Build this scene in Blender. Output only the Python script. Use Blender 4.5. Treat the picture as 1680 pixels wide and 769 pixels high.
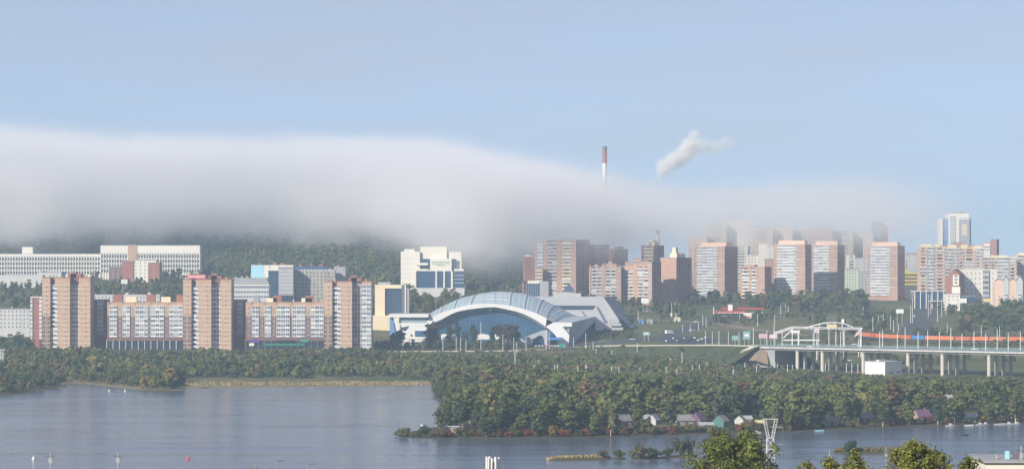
import bpy, math, random
import numpy as np
from mathutils import Vector
R = math.radians
SC = bpy.context.scene
COL = SC.collection
for _o in list(bpy.data.objects):
    bpy.data.objects.remove(_o)

# ------------------------------------------------------------------ camera
HC, F, UX, HY = 71.0, 4350.0, 840.0, 440.0       # camera height, focal length in photo pixels, image centre column, horizon row
cam = bpy.data.cameras.new('camera')
cam.sensor_width = 36.0
cam.lens = 36.0 * F / 1680.0
cam.shift_y = (HY - 384.5) / 1680.0
cam.clip_start, cam.clip_end = 1.0, 60000.0
camo = bpy.data.objects.new('camera', cam)
COL.objects.link(camo)
camo.location = (0, 0, HC)
camo.rotation_euler = (R(90), 0, 0)
SC.camera = camo

# ------------------------------------------------------------------ sky and sun
SUN_AZ, SUN_EL = 42.0, 27.0                      # degrees left of straight behind the camera, elevation
world = bpy.data.worlds.new('World')
SC.world = world
world.use_nodes = True
wn, wl = world.node_tree.nodes, world.node_tree.links
wn.clear()
sky = wn.new('ShaderNodeTexSky')
sky.sky_type = 'NISHITA'
sky.sun_disc = False
sky.sun_elevation = R(SUN_EL)
sky.sun_rotation = R(180 + SUN_AZ)
sky.altitude = 400
sky.air_density = 1.0
sky.dust_density = 0.7
sky.ozone_density = 2.0
tc = wn.new('ShaderNodeTexCoord'); vo = wn.new('ShaderNodeVectorMath'); vo.operation = 'ADD'; vo.inputs[1].default_value = (0, 0, 0.085)
vn = wn.new('ShaderNodeVectorMath'); vn.operation = 'NORMALIZE'          # the deep clear band of the sky reaches down to the horizon
wl.new(tc.outputs['Generated'], vo.inputs[0]); wl.new(vo.outputs[0], vn.inputs[0]); wl.new(vn.outputs[0], sky.inputs[0])
bg = wn.new('ShaderNodeBackground')
bg.inputs['Strength'].default_value = 0.11
wout = wn.new('ShaderNodeOutputWorld')
tn = wn.new('ShaderNodeMixRGB'); tn.blend_type = 'MULTIPLY'; tn.inputs[0].default_value = 1.0
tn.inputs[2].default_value = (1.06, 0.95, 1.03, 1)       # white balance of the sky as a whole
wl.new(sky.outputs[0], tn.inputs[1])
# thin streaky veil of high cloud over the whole sky
mpw = wn.new('ShaderNodeMapping'); mpw.inputs['Scale'].default_value = (3.0, 3.0, 26.0); wl.new(tc.outputs['Generated'], mpw.inputs[0])
nzw = wn.new('ShaderNodeTexNoise'); nzw.inputs['Scale'].default_value = 1.6; nzw.inputs['Detail'].default_value = 6; nzw.inputs['Roughness'].default_value = .6; wl.new(mpw.outputs[0], nzw.inputs['Vector'])
mrw = wn.new('ShaderNodeMapRange'); mrw.inputs[1].default_value = .42; mrw.inputs[2].default_value = .72; mrw.inputs[3].default_value = .26; mrw.inputs[4].default_value = .66; wl.new(nzw.outputs[0], mrw.inputs[0])
vw = wn.new('ShaderNodeMixRGB'); vw.inputs[2].default_value = (3.7, 3.8, 4.0, 1); wl.new(mrw.outputs[0], vw.inputs[0]); wl.new(tn.outputs[0], vw.inputs[1]); wl.new(vw.outputs[0], bg.inputs[0])
wl.new(bg.outputs[0], wout.inputs[0])
sun = bpy.data.lights.new('sun', 'SUN')
sun.energy = 4.9
sun.angle = R(0.6)
sun.color = (1.0, 0.92, 0.80)
suno = bpy.data.objects.new('sun', sun)
COL.objects.link(suno)
_a, _e = R(SUN_AZ), R(SUN_EL)
TOSUN = Vector((-math.sin(_a) * math.cos(_e), -math.cos(_a) * math.cos(_e), math.sin(_e)))
suno.rotation_euler = TOSUN.to_track_quat('Z', 'Y').to_euler()
suno.location = (0, 0, 400)

SC.view_settings.view_transform = 'Standard'
SC.view_settings.look = 'None'
SC.view_settings.gamma = 1.0
SC.view_settings.use_curve_mapping = False
SC.view_settings.exposure = 0.38
cy = SC.cycles
cy.use_denoising = True
cy.max_bounces = 8
cy.diffuse_bounces = 2
cy.glossy_bounces = 2
cy.transmission_bounces = 2
cy.transparent_max_bounces = 6
cy.volume_bounces = 4
cy.volume_max_steps = 256
cy.caustics_reflective = False
cy.caustics_refractive = False
cy.sample_clamp_indirect = 6.0

# ------------------------------------------------------------------ helpers
def at(px, py, Y):
    """a point of the place seen at a photo pixel, Y metres away"""
    return Vector(((px - UX) * Y / F, Y, HC - (py - HY) * Y / F))
def xat(px, Y): return (px - UX) * Y / F
def zat(py, Y): return HC - (py - HY) * Y / F
def ywater(py): return HC * F / (py - HY)

def tag(o, label=None, cat=None, group=None, kind=None):
    if label: o['label'] = label
    if cat: o['category'] = cat
    if group: o['group'] = group
    if kind: o['kind'] = kind
    return o
def link(name, me, parent=None, loc=(0, 0, 0), rz=0.0):
    o = bpy.data.objects.new(name, me)
    COL.objects.link(o)
    o.location = loc
    if rz: o.rotation_euler = (0, 0, rz)
    if parent is not None: o.parent = parent
    return o
def thing(name, label, cat, loc=(0, 0, 0), rz=0.0, group=None):
    return tag(link(name, None, None, loc, rz), label, cat, group)

MATS = {}
def mat(name, col, rough=0.8, spec=0.3, metal=0.0, var=0.12, scale=0.15, detail=4.0, tint=False, bump=0.0, streak=False, em=None):
    """plain procedural surface: base colour broken by large and small noise"""
    if name in MATS: return MATS[name]
    m = bpy.data.materials.new(name)
    m.use_nodes = True
    n, l = m.node_tree.nodes, m.node_tree.links
    b = n['Principled BSDF']
    b.inputs['Roughness'].default_value = rough
    b.inputs['Specular IOR Level'].default_value = spec
    b.inputs['Metallic'].default_value = metal
    g = n.new('ShaderNodeNewGeometry')
    mp = n.new('ShaderNodeMapping')
    mp.inputs['Scale'].default_value = (scale, scale, scale * (0.12 if streak else 1.0))
    l.new(g.outputs['Position'], mp.inputs[0])
    t = n.new('ShaderNodeTexNoise')
    t.inputs['Scale'].default_value = 1.0
    t.inputs['Detail'].default_value = detail
    t.inputs['Roughness'].default_value = 0.65
    l.new(mp.outputs[0], t.inputs['Vector'])
    mr = n.new('ShaderNodeMapRange')
    mr.inputs[1].default_value, mr.inputs[2].default_value = 0.25, 0.75
    mr.inputs[3].default_value, mr.inputs[4].default_value = 1 - var, 1 + var
    l.new(t.outputs[0], mr.inputs[0])
    vm = n.new('ShaderNodeVectorMath'); vm.operation = 'SCALE'
    vm.inputs[0].default_value = col[:3]
    l.new(mr.outputs[0], vm.inputs['Scale'])
    last = vm.outputs[0]
    if tint:
        oi = n.new('ShaderNodeObjectInfo')
        v2 = n.new('ShaderNodeVectorMath'); v2.operation = 'MULTIPLY'
        l.new(last, v2.inputs[0]); l.new(oi.outputs['Color'], v2.inputs[1]); last = v2.outputs[0]
    l.new(last, b.inputs['Base Color'])
    if bump:
        bp = n.new('ShaderNodeBump'); bp.inputs['Strength'].default_value = bump
        l.new(t.outputs[0], bp.inputs['Height']); l.new(bp.outputs[0], b.inputs['Normal'])
    if em:
        b.inputs['Emission Color'].default_value = (*em[:3], 1); b.inputs['Emission Strength'].default_value = em[3]
    MATS[name] = m
    return m
def glass(name, col, rough=0.08, spec=0.9):
    if name in MATS: return MATS[name]
    return mat(name, col, rough, spec, 0.0, 0.35, 0.4)

class MB:
    """collects faces of one mesh; each face has a material slot"""
    def __init__(s): s.v, s.f, s.m, s.mats = [], [], [], []
    def slot(s, m):
        if m not in s.mats: s.mats.append(m)
        return s.mats.index(m)
    def face(s, pts, m):
        i = len(s.v); s.v += [tuple(p) for p in pts]; s.f.append(tuple(range(i, i + len(pts)))); s.m.append(s.slot(m))
    def box(s, x0, x1, y0, y1, z0, z1, m):
        i = len(s.v)
        s.v += [(x0, y0, z0), (x1, y0, z0), (x1, y1, z0), (x0, y1, z0), (x0, y0, z1), (x1, y0, z1), (x1, y1, z1), (x0, y1, z1)]
        k = s.slot(m)
        for q in ((0, 1, 5, 4), (1, 2, 6, 5), (2, 3, 7, 6), (3, 0, 4, 7), (4, 5, 6, 7), (3, 2, 1, 0)):
            s.f.append(tuple(i + j for j in q)); s.m.append(k)
        return s
    def prism(s, poly, z0, z1, m):
        """vertical prism over a counter-clockwise (x, y) outline"""
        n = len(poly); i = len(s.v); k = s.slot(m)
        s.v += [(x, y, z0) for x, y in poly] + [(x, y, z1) for x, y in poly]
        for j in range(n):
            a = (j + 1) % n
            s.f.append((i + j, i + a, i + n + a, i + n + j)); s.m.append(k)
        s.f.append(tuple(i + n + j for j in range(n))); s.m.append(k)
        s.f.append(tuple(i + n - 1 - j for j in range(n))); s.m.append(k)
        return s
    def slab(s, poly, y0, y1, m):
        """plate with an (x, z) outline, from depth y0 (front) to y1 (outline counter-clockwise seen from the front)"""
        n = len(poly); i = len(s.v); k = s.slot(m)
        s.v += [(x, y0, z) for x, z in poly] + [(x, y1, z) for x, z in poly]
        for j in range(n):
            a = (j + 1) % n
            s.f.append((i + a, i + j, i + n + j, i + n + a)); s.m.append(k)
        s.f.append(tuple(i + j for j in range(n))); s.m.append(k)
        s.f.append(tuple(i + n + n - 1 - j for j in range(n))); s.m.append(k)
        return s
    def tube(s, a, b, r0, r1, m, n=6, cap=True):
        a, b = Vector(a), Vector(b); d = (b - a).normalized()
        u = d.cross(Vector((0, 0, 1)) if abs(d.z) < 0.95 else Vector((1, 0, 0))).normalized(); w = d.cross(u)
        i = len(s.v); k = s.slot(m)
        for c, r in ((a, r0), (b, r1)):
            for j in range(n):
                t = 2 * math.pi * j / n
                s.v.append(tuple(c + (u * math.cos(t) + w * math.sin(t)) * r))
        for j in range(n):
            q = (j + 1) % n
            s.f.append((i + j, i + n + j, i + n + q, i + q)); s.m.append(k)
        if cap:
            s.f.append(tuple(i + n + n - 1 - j for j in range(n))); s.m.append(k)
            s.f.append(tuple(i + j for j in range(n))); s.m.append(k)
        return s
    def bar(s, a, b, w, m): return s.tube(a, b, w * 0.7071, w * 0.7071, m, 4)
    def mesh(s, name='mesh'):
        me = bpy.data.meshes.new(name)
        me.from_pydata(s.v, [], s.f)
        for q in s.mats: me.materials.append(q)
        me.polygons.foreach_set('material_index', s.m)
        me.update()
        return me
    def build(s, name, parent=None, loc=(0, 0, 0), rz=0.0): return link(name, s.mesh(name), parent, loc, rz)

def np_mesh(name, V, Fq, mats, attr=None, smooth=False):
    """mesh from numpy arrays: V (n,3), Fq (m,k) with equal k"""
    me = bpy.data.meshes.new(name)
    V = np.asarray(V, dtype=np.float32); Fq = np.asarray(Fq, dtype=np.int32)
    k = Fq.shape[1]
    me.vertices.add(len(V)); me.vertices.foreach_set('co', V.ravel())
    me.loops.add(Fq.size); me.loops.foreach_set('vertex_index', Fq.ravel())
    me.polygons.add(len(Fq))
    me.polygons.foreach_set('loop_start', np.arange(0, Fq.size, k, dtype=np.int32))
    for q in mats: me.materials.append(q)
    me.update(calc_edges=True)
    if smooth: me.polygons.foreach_set('use_smooth', np.ones(len(Fq), dtype=bool))
    if attr is not None:
        a = me.color_attributes.new('tint', 'FLOAT_COLOR', 'POINT')
        a.data.foreach_set('color', np.asarray(attr, dtype=np.float32).ravel())
    me.validate()
    return me

_ones = 'first second third fourth fifth sixth seventh eighth ninth tenth eleventh twelfth thirteenth fourteenth fifteenth sixteenth seventeenth eighteenth nineteenth'.split()
def nth(i):
    """1 -> first, 23 -> twenty-third"""
    if i < 20: return _ones[i - 1]
    t = {2: 'twent', 3: 'thirt', 4: 'fort', 5: 'fift'}[i // 10]
    return t + 'ieth' if i % 10 == 0 else t + 'y-' + _ones[i % 10 - 1]
# ------------------------------------------------------------------ terrain
YK = np.array([1000, 1600, 1700, 1800, 1900, 2000, 2080, 2150, 2250, 2400, 2600, 2800, 3000, 3300, 3600, 12000.])
UK = np.array([-400, 300, 640, 720, 900, 1060, 1180, 1300, 1500, 1700, 2400.])
ZK = np.array([
    [2, 2, 3.5, 5, 6, 8, 9.5, 20, 34, 45, 54, 66, 98, 140, 150, 150],
    [2, 2, 3.5, 5, 6, 8, 9.5, 18, 32, 45, 54, 66, 98, 140, 150, 150],
    [2, 2, 3.5, 5, 6, 8, 9.0, 16, 28, 42, 54, 74, 105, 140, 150, 150],
    [2, 2, 3.5, 5, 6, 8, 9.0, 14, 27, 38, 50, 65, 85, 110, 120, 120],
    [2, 2, 3.5, 5, 6, 8, 9.0, 14, 27, 39, 50, 57, 66, 80, 90, 90],
    [2, 2, 3.5, 5, 6, 8, 10.5, 16, 26, 38, 45, 52, 56, 60, 60, 60],
    [2, 2, 3.5, 5, 7, 10, 12.5, 17, 24, 35, 42, 46, 48, 50, 50, 50],
    [2, 2, 3.5, 5.5, 11, 13.5, 14.5, 17, 24, 34, 41, 44, 46, 47, 47, 47],
    [2, 2, 4, 6, 12, 15, 16, 18, 23, 31, 39, 43, 45, 46, 46, 46],
    [2, 2, 4, 7, 13, 16, 17, 19, 24, 30, 37, 42, 44, 45, 45, 45],
    [2, 2, 4, 7, 13, 16, 17, 19, 24, 30, 37, 42, 44, 45, 45, 45]], dtype=float)

def _wp(pts): return np.array([[(u - UX) * ywater(p) / F, ywater(p)] for u, p in pts])
LAND = _wp([(-900, 640), (-300, 642), (0, 649), (38, 645), (60, 641), (105, 637), (112, 629), (150, 630), (172, 633), (226, 639), (262, 642),
            (298, 640), (304, 636), (400, 635.5), (500, 634.5), (600, 633.5), (700, 631.5), (711, 632), (711, 642), (716, 655), (735, 660), (775, 663), (796, 668),
            (775, 676), (745, 688), (722, 699), (690, 704), (648, 713), (662, 717), (700, 719.5), (760, 719), (850, 718.5), (950, 717.5), (1000, 716.5),
            (1050, 715), (1120, 713.5), (1160, 712), (1250, 709.5), (1340, 707), (1420, 703), (1500, 699.5), (1600, 697), (1680, 695), (2200, 690), (3600, 690),
            (3600, 465), (-900, 465)])
ISLETS = [_wp(p) for p in (
    [(893, 753), (930, 750.5), (975, 749.5), (1003, 750.5), (1003, 753), (960, 754.5), (915, 755.5)],
    [(1008, 750), (1026, 750), (1026, 754), (1008, 754)],
    [(1036, 748), (1080, 748), (1084, 752), (1060, 754), (1038, 753)],
    [(1086, 747), (1105, 747), (1105, 751), (1088, 751)],
    [(1108, 746), (1142, 746), (1142, 751), (1110, 751)],
    [(1365, 740), (1400, 737.5), (1470, 738.5), (1500, 740), (1490, 743), (1420, 744), (1372, 743)])]

def sdist(P, x, y):
    """signed distance to polygon P, positive inside"""
    d2 = np.full(x.shape, 1e18); ins = np.zeros(x.shape, bool); n = len(P)
    for i in range(n):
        ax, ay = P[i]; bx, by = P[(i + 1) % n]
        ex, ey = bx - ax, by - ay
        t = np.clip(((x - ax) * ex + (y - ay) * ey) / (ex * ex + ey * ey + 1e-9), 0, 1)
        d2 = np.minimum(d2, (x - ax - t * ex) ** 2 + (y - ay - t * ey) ** 2)
        if ay != by:
            c = ((ay > y) != (by > y)) & (x < ex * (y - ay) / (by - ay) + ax)
            ins ^= c
    d = np.sqrt(d2)
    return np.where(ins, d, -d)

def hgt(x, y):
    x = np.atleast_1d(np.asarray(x, float)); y = np.atleast_1d(np.asarray(y, float))
    ys = np.maximum(y, 1.0)
    u = x / ys * F + UX
    cols = np.array([np.interp(y, YK, ZK[i]) for i in range(len(UK))])
    ui = np.clip(np.interp(u, UK, np.arange(len(UK))), 0, len(UK) - 1.001)
    i0 = ui.astype(int); fr = ui - i0
    ar = np.arange(len(x))
    base = cols[i0, ar] * (1 - fr) + cols[i0 + 1, ar] * fr
    d = sdist(LAND, x, y)
    wob = 0.25 * np.sin(x * 0.21) * np.sin(y * 0.13) + 0.2 * np.sin(x * 0.057 + y * 0.031)
    z = np.where(d > 0, np.minimum(base, 0.12 + d * 0.055 + np.maximum(0, d - 30) * 0.2) + np.where(d > 10, wob, 0), np.maximum(-3, d * 0.12 - 0.05))
    for P in ISLETS:
        q = sdist(P, x, y)
        z = np.maximum(z, np.where(q > 0, np.minimum(0.15 + q * 0.25, 0.7), np.maximum(-3, q * 0.2)))
    nb = np.interp(y, [-3000, 0, 60, 200, 400, 700, 800, 870, 890, 900], [90, 69.2, 62, 48, 26, 5.5, 2, .6, -1, -3])
    return np.where(y < 900, np.maximum(nb, z), z)
_gx, _gy = np.arange(-900, 901, 4.0), np.arange(900, 3301, 4.0)
_G = np.concatenate([hgt(_gx, np.full(_gx.shape, yy)) for yy in _gy]).reshape(len(_gy), len(_gx))
def h1(x, y):
    if not (-896 < x < 896 and 904 < y < 3290): return float(hgt([x], [y])[0])
    a, b = (x + 900) / 4.0, (y - 900) / 4.0
    i, j = int(a), int(b); fx, fy = a - i, b - j
    return float((_G[j, i] * (1 - fx) + _G[j, i + 1] * fx) * (1 - fy) + (_G[j + 1, i] * (1 - fx) + _G[j + 1, i + 1] * fx) * fy)
def hgrid(x, y):
    a = np.clip((x + 900) / 4.0, 0, len(_gx) - 1.01); b = np.clip((y - 900) / 4.0, 0, len(_gy) - 1.01)
    i, j = a.astype(int), b.astype(int); fx, fy = a - i, b - j
    return (_G[j, i] * (1 - fx) + _G[j, i + 1] * fx) * (1 - fy) + (_G[j + 1, i] * (1 - fx) + _G[j + 1, i + 1] * fx) * fy
def ground_at(px, Y): return h1(xat(px, Y), Y)

def make_ground():
    ys = np.concatenate([[-3000, -1200, -400, -120, 0, 60, 120, 200, 300, 400, 500, 600, 700, 800, 850, 870, 890, 905, 930, 960], np.arange(980, 1060, 2.0), np.arange(1060, 1660, 4.0),
                         np.arange(1660, 2300, 9.0), np.arange(2300, 3400, 25.0), [3500, 3700, 4200, 5000, 6500, 9000, 14000, 24000]])
    us = np.concatenate([[-9000, -5000, -3000, -2000, -1300, -900, -600, -400, -250], np.arange(-150, 1830, 7.0), [1950, 2100, 2300, 2600, 3000, 3600, 4600, 6500, 10500]])
    Yg, Ug = np.meshgrid(ys, us, indexing='ij')
    Xg = (Ug - UX) / F * np.maximum(np.abs(Yg), 900)
    Z = hgt(Xg.ravel(), Yg.ravel())
    V = np.stack([Xg.ravel(), Yg.ravel(), Z], 1)
    nr, nc = Yg.shape
    i = (np.arange(nr - 1)[:, None] * nc + np.arange(nc - 1)[None, :]).ravel()
    Fq = np.stack([i, i + 1, i + nc + 1, i + nc], 1)
    m = bpy.data.materials.new('ground_cover'); m.use_nodes = True
    n, l = m.node_tree.nodes, m.node_tree.links
    b = n['Principled BSDF']; b.inputs['Roughness'].default_value = 0.95; b.inputs['Specular IOR Level'].default_value = 0.1
    g = n.new('ShaderNodeNewGeometry')
    def noise(sc, det):
        t = n.new('ShaderNodeTexNoise'); t.inputs['Scale'].default_value = sc; t.inputs['Detail'].default_value = det
        t.inputs['Roughness'].default_value = 0.7
        l.new(g.outputs['Position'], t.inputs['Vector']); return t
    a, c = noise(0.012, 5), noise(0.12, 6)
    r1 = n.new('ShaderNodeValToRGB'); r1.color_ramp.elements[0].position = 0.35; r1.color_ramp.elements[1].position = 0.68
    r1.color_ramp.elements[0].color = (0.055, 0.075, 0.028, 1); r1.color_ramp.elements[1].color = (0.18, 0.155, 0.075, 1)
    l.new(a.outputs[0], r1.inputs[0])
    r2 = n.new('ShaderNodeValToRGB'); r2.color_ramp.elements[0].color = (0.55, 0.55, 0.55, 1); r2.color_ramp.elements[1].color = (1.4, 1.4, 1.4, 1)
    l.new(c.outputs[0], r2.inputs[0])
    mx = n.new('ShaderNodeMixRGB'); mx.blend_type = 'MULTIPLY'; mx.inputs[0].default_value = 1
    l.new(r1.outputs[0], mx.inputs[1]); l.new(r2.outputs[0], mx.inputs[2])
    sx = n.new('ShaderNodeSeparateXYZ'); l.new(g.outputs['Position'], sx.inputs[0])
    zz = n.new('ShaderNodeMath'); zz.operation = 'MULTIPLY_ADD'; zz.inputs[1].default_value = 1.4
    l.new(c.outputs[0], zz.inputs[0]); l.new(sx.outputs[2], zz.inputs[2])
    mr = n.new('ShaderNodeMapRange'); mr.inputs[1].default_value = 1.9; mr.inputs[2].default_value = 2.9
    l.new(zz.outputs[0], mr.inputs[0])
    r3 = n.new('ShaderNodeValToRGB'); r3.color_ramp.elements[0].position = 0.3; r3.color_ramp.elements[1].position = 0.7
    r3.color_ramp.elements[0].color = (0.13, 0.115, 0.05, 1); r3.color_ramp.elements[1].color = (0.27, 0.225, 0.13, 1)
    l.new(c.outputs[0], r3.inputs[0])
    soil = n.new('ShaderNodeMixRGB'); soil.inputs[1].default_value = (0.075, 0.07, 0.034, 1)      # dark soil on the spit, dry sand on the far beach
    ym = n.new('ShaderNodeMapRange'); ym.inputs[1].default_value = 1530; ym.inputs[2].default_value = 1560; l.new(sx.outputs[1], ym.inputs[0])
    l.new(ym.outputs[0], soil.inputs[0]); l.new(r3.outputs[0], soil.inputs[2])
    m2 = n.new('ShaderNodeMixRGB'); l.new(mr.outputs[0], m2.inputs[0]); l.new(soil.outputs[0], m2.inputs[1]); l.new(mx.outputs[0], m2.inputs[2])
    l.new(m2.outputs[0], b.inputs['Base Color'])
    o = link('ground', np_mesh('ground', V, Fq, [m], smooth=True))
    tag(o, kind='structure')
make_ground()

def make_water():
    m = bpy.data.materials.new('river_water'); m.use_nodes = True
    n, l = m.node_tree.nodes, m.node_tree.links
    b = n['Principled BSDF']
    b.inputs['Base Color'].default_value = (0.085, 0.112, 0.165, 1)
    b.inputs['Roughness'].default_value = 0.12
    b.inputs['IOR'].default_value = 1.33
    b.inputs['Specular IOR Level'].default_value = 0.5
    g = n.new('ShaderNodeNewGeometry')
    def wave(sx, sy, det, strength, dist, src=None):
        mp = n.new('ShaderNodeMapping'); mp.inputs['Scale'].default_value = (sx, sy, 1)
        mp.inputs['Rotation'].default_value = (0, 0, R(8))
        l.new(g.outputs['Position'], mp.inputs[0])
        t = n.new('ShaderNodeTexNoise'); t.inputs['Scale'].default_value = 1; t.inputs['Detail'].default_value = det
        l.new(mp.outputs[0], t.inputs['Vector'])
        bp = n.new('ShaderNodeBump'); bp.inputs['Strength'].default_value = strength; bp.inputs['Distance'].default_value = dist
        l.new(t.outputs[0], bp.inputs['Height'])
        if src: l.new(src.outputs[0], bp.inputs['Normal'])
        return bp, t
    b1, t1 = wave(0.35, 0.8, 5, 1.0, 0.2)
    b2, t2 = wave(0.012, 0.07, 5, 1.0, 0.7, b1)
    l.new(b2.outputs[0], b.inputs['Normal'])
    # calmer and rougher patches of current
    mp = n.new('ShaderNodeMapping'); mp.inputs['Scale'].default_value = (0.006, 0.03, 1); l.new(g.outputs['Position'], mp.inputs[0])
    t = n.new('ShaderNodeTexNoise'); t.inputs['Scale'].default_value = 1; t.inputs['Detail'].default_value = 6; t.inputs['Roughness'].default_value = 0.6
    l.new(mp.outputs[0], t.inputs['Vector'])
    mr = n.new('ShaderNodeMapRange'); mr.inputs[1].default_value = 0.35; mr.inputs[2].default_value = 0.7
    mr.inputs[3].default_value = 0.03; mr.inputs[4].default_value = 0.26
    l.new(t.outputs[0], mr.inputs[0]); l.new(mr.outputs[0], b.inputs['Roughness'])
    me = MB()
    me.face([(-14000, 700, 0), (14000, 700, 0), (14000, 1900, 0), (-14000, 1900, 0)], m)
    tag(me.build('river'), kind='structure')
make_water()
# ------------------------------------------------------------------ building kit
BR_O = mat('brick_orange', (0.465, 0.315, 0.225), 0.9, 0.2, var=0.16, scale=0.25)
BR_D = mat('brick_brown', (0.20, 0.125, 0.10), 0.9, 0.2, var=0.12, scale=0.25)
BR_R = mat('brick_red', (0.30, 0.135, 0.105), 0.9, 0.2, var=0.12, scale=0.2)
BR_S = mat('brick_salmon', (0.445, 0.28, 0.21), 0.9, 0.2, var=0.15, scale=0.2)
WHITE = mat('white_plaster', (0.68, 0.65, 0.58), 0.8, 0.3, var=0.07, scale=0.12, streak=True)
WPVC = mat('white_frames', (0.72, 0.73, 0.74), 0.5, 0.4, var=0.04)
CREAM = mat('cream_plaster', (0.70, 0.60, 0.42), 0.85, 0.2, var=0.08, scale=0.12, streak=True)
PEACH = mat('peach_plaster', (0.68, 0.49, 0.38), 0.85, 0.2, var=0.08, scale=0.12, streak=True)
GREY = mat('grey_panel', (0.33, 0.33, 0.35), 0.7, 0.3, var=0.08, scale=0.1)
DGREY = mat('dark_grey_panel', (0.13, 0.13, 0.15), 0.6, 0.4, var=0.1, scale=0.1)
LGREY = mat('light_grey_concrete', (0.50, 0.50, 0.49), 0.85, 0.2, var=0.12, scale=0.1, streak=True)
ROOFG = mat('grey_roofing', (0.30, 0.31, 0.33), 0.8, 0.2, var=0.18, scale=0.08)
REDP = mat('red_paint', (0.55, 0.05, 0.04), 0.5, 0.4, var=0.08)
GREENP = mat('green_panel', (0.03, 0.16, 0.10), 0.5, 0.4)
BLUEP = mat('blue_panel', (0.06, 0.20, 0.46), 0.45, 0.5, var=0.08)
LBLUE = mat('pale_blue_panel', (0.33, 0.60, 0.75), 0.5, 0.4, var=0.06)
YELP = mat('yellow_panel', (0.75, 0.60, 0.10), 0.6, 0.3)
GREENW = mat('pale_green_plaster', (0.60, 0.68, 0.52), 0.85, 0.2, var=0.06)
GL = glass('window_glass', (0.030, 0.045, 0.065))
GLB = glass('blue_glass', (0.03, 0.07, 0.13))
GLC = glass('curtain_glass', (0.09, 0.11, 0.135), 0.2, 0.7)

GLV = [GLC, glass('curtain_glass_mid', (0.17, 0.185, 0.20), 0.2, 0.7), glass('curtain_glass_dark', (0.06, 0.07, 0.085), 0.12, 0.8), glass('curtain_glass_pale', (0.33, 0.33, 0.32), 0.3, 0.5), glass('curtain_glass_mid', ())]
GLW = [GL, GL, GL, glass('blinds_glass', (0.17, 0.17, 0.165), 0.3, 0.5), GL]
PARV = {WPVC: [WPVC, WPVC, WPVC, mat('grey_parapet', (0.42, 0.42, 0.42), .7), mat('beige_parapet', (0.55, 0.47, 0.36), .7), mat('worn_white_parapet', (0.58, 0.57, 0.54), .8)]}
LOG = mat('loggia_panel', (0.30, 0.33, 0.37), .5, .5, var=.15, scale=.3)
PARV[LOG] = [LOG, LOG, WPVC, mat('grey_parapet', ()), mat('pale_blue_parapet', (0.40, 0.46, 0.52), .6)]
RF = random.Random(9)
_mc = {}
def win_mesh(w, h, fr, gl):
    k = ('w', round(w, 2), round(h, 2), fr, gl)
    if k not in _mc:
        b = MB(); t = min(0.16, w * 0.12); y0, y1 = -0.14, -0.03
        a, c = w / 2, w / 2 - t
        o = [(-a, 0), (a, 0), (a, h), (-a, h)]; i = [(-c, t), (c, t), (c, h - t), (-c, h - t)]
        for j in range(4):
            q = (j + 1) % 4
            b.face([(o[j][0], y0, o[j][1]), (o[q][0], y0, o[q][1]), (i[q][0], y0, i[q][1]), (i[j][0], y0, i[j][1])], fr)
            b.face([(i[j][0], y0, i[j][1]), (i[q][0], y0, i[q][1]), (i[q][0], y1, i[q][1]), (i[j][0], y1, i[j][1])], fr)
            b.face([(o[q][0], y0, o[q][1]), (o[j][0], y0, o[j][1]), (o[j][0], 0.05, o[j][1]), (o[q][0], 0.05, o[q][1])], fr)
        b.face([(x, y1, z) for x, z in i], gl)
        if w > 1.3: b.box(-0.05, 0.05, y0 + 0.02, y1, t, h - t, fr)
        _mc[k] = b.mesh('window')
    return _mc[k]
def balc_mesh(w, h, d, par, fr, gl, glazed):
    k = ('b', round(w, 2), round(h, 2), d, par, fr, gl, glazed)
    if k not in _mc:
        b = MB(); a = w / 2
        b.box(-a, a, -d, 0.05, 0, 0.18, LGREY if not glazed else fr)
        pt = 1.05 if glazed else min(1.35, h * .42); b.box(-a, a, -d, -d + 0.1, 0.18, pt, par)
        if glazed:
            b.box(-a + 0.08, a - 0.08, -d + 0.12, 0.05, 0.18, h - 0.25, gl)
            b.box(-a, a, -d, 0.05, h - 0.34, h - 0.02, fr); b.box(-a, a, -d - .03, -d + .1, .98, 1.12, fr)
            n = max(2, int(round(w / 1.3)))
            for j in range(n + 1):
                x = -a + 0.07 + (w - 0.14) * j / n
                b.box(x - 0.1, x + 0.1, -d - 0.04, -d + 0.12, .1, h - 0.25, fr)
        else:
            for sgn in (-1, 1): b.box(sgn * a - (0.1 if sgn > 0 else 0), sgn * a + (0 if sgn > 0 else 0.1), -d + 0.1, 0.05, 0.18, pt, par)
            b.box(-a * 0.55, a * 0.5, -0.06, 0.05, 0.2, h - 0.6, gl)
        _mc[k] = b.mesh('balcony')
    return _mc[k]

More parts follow.
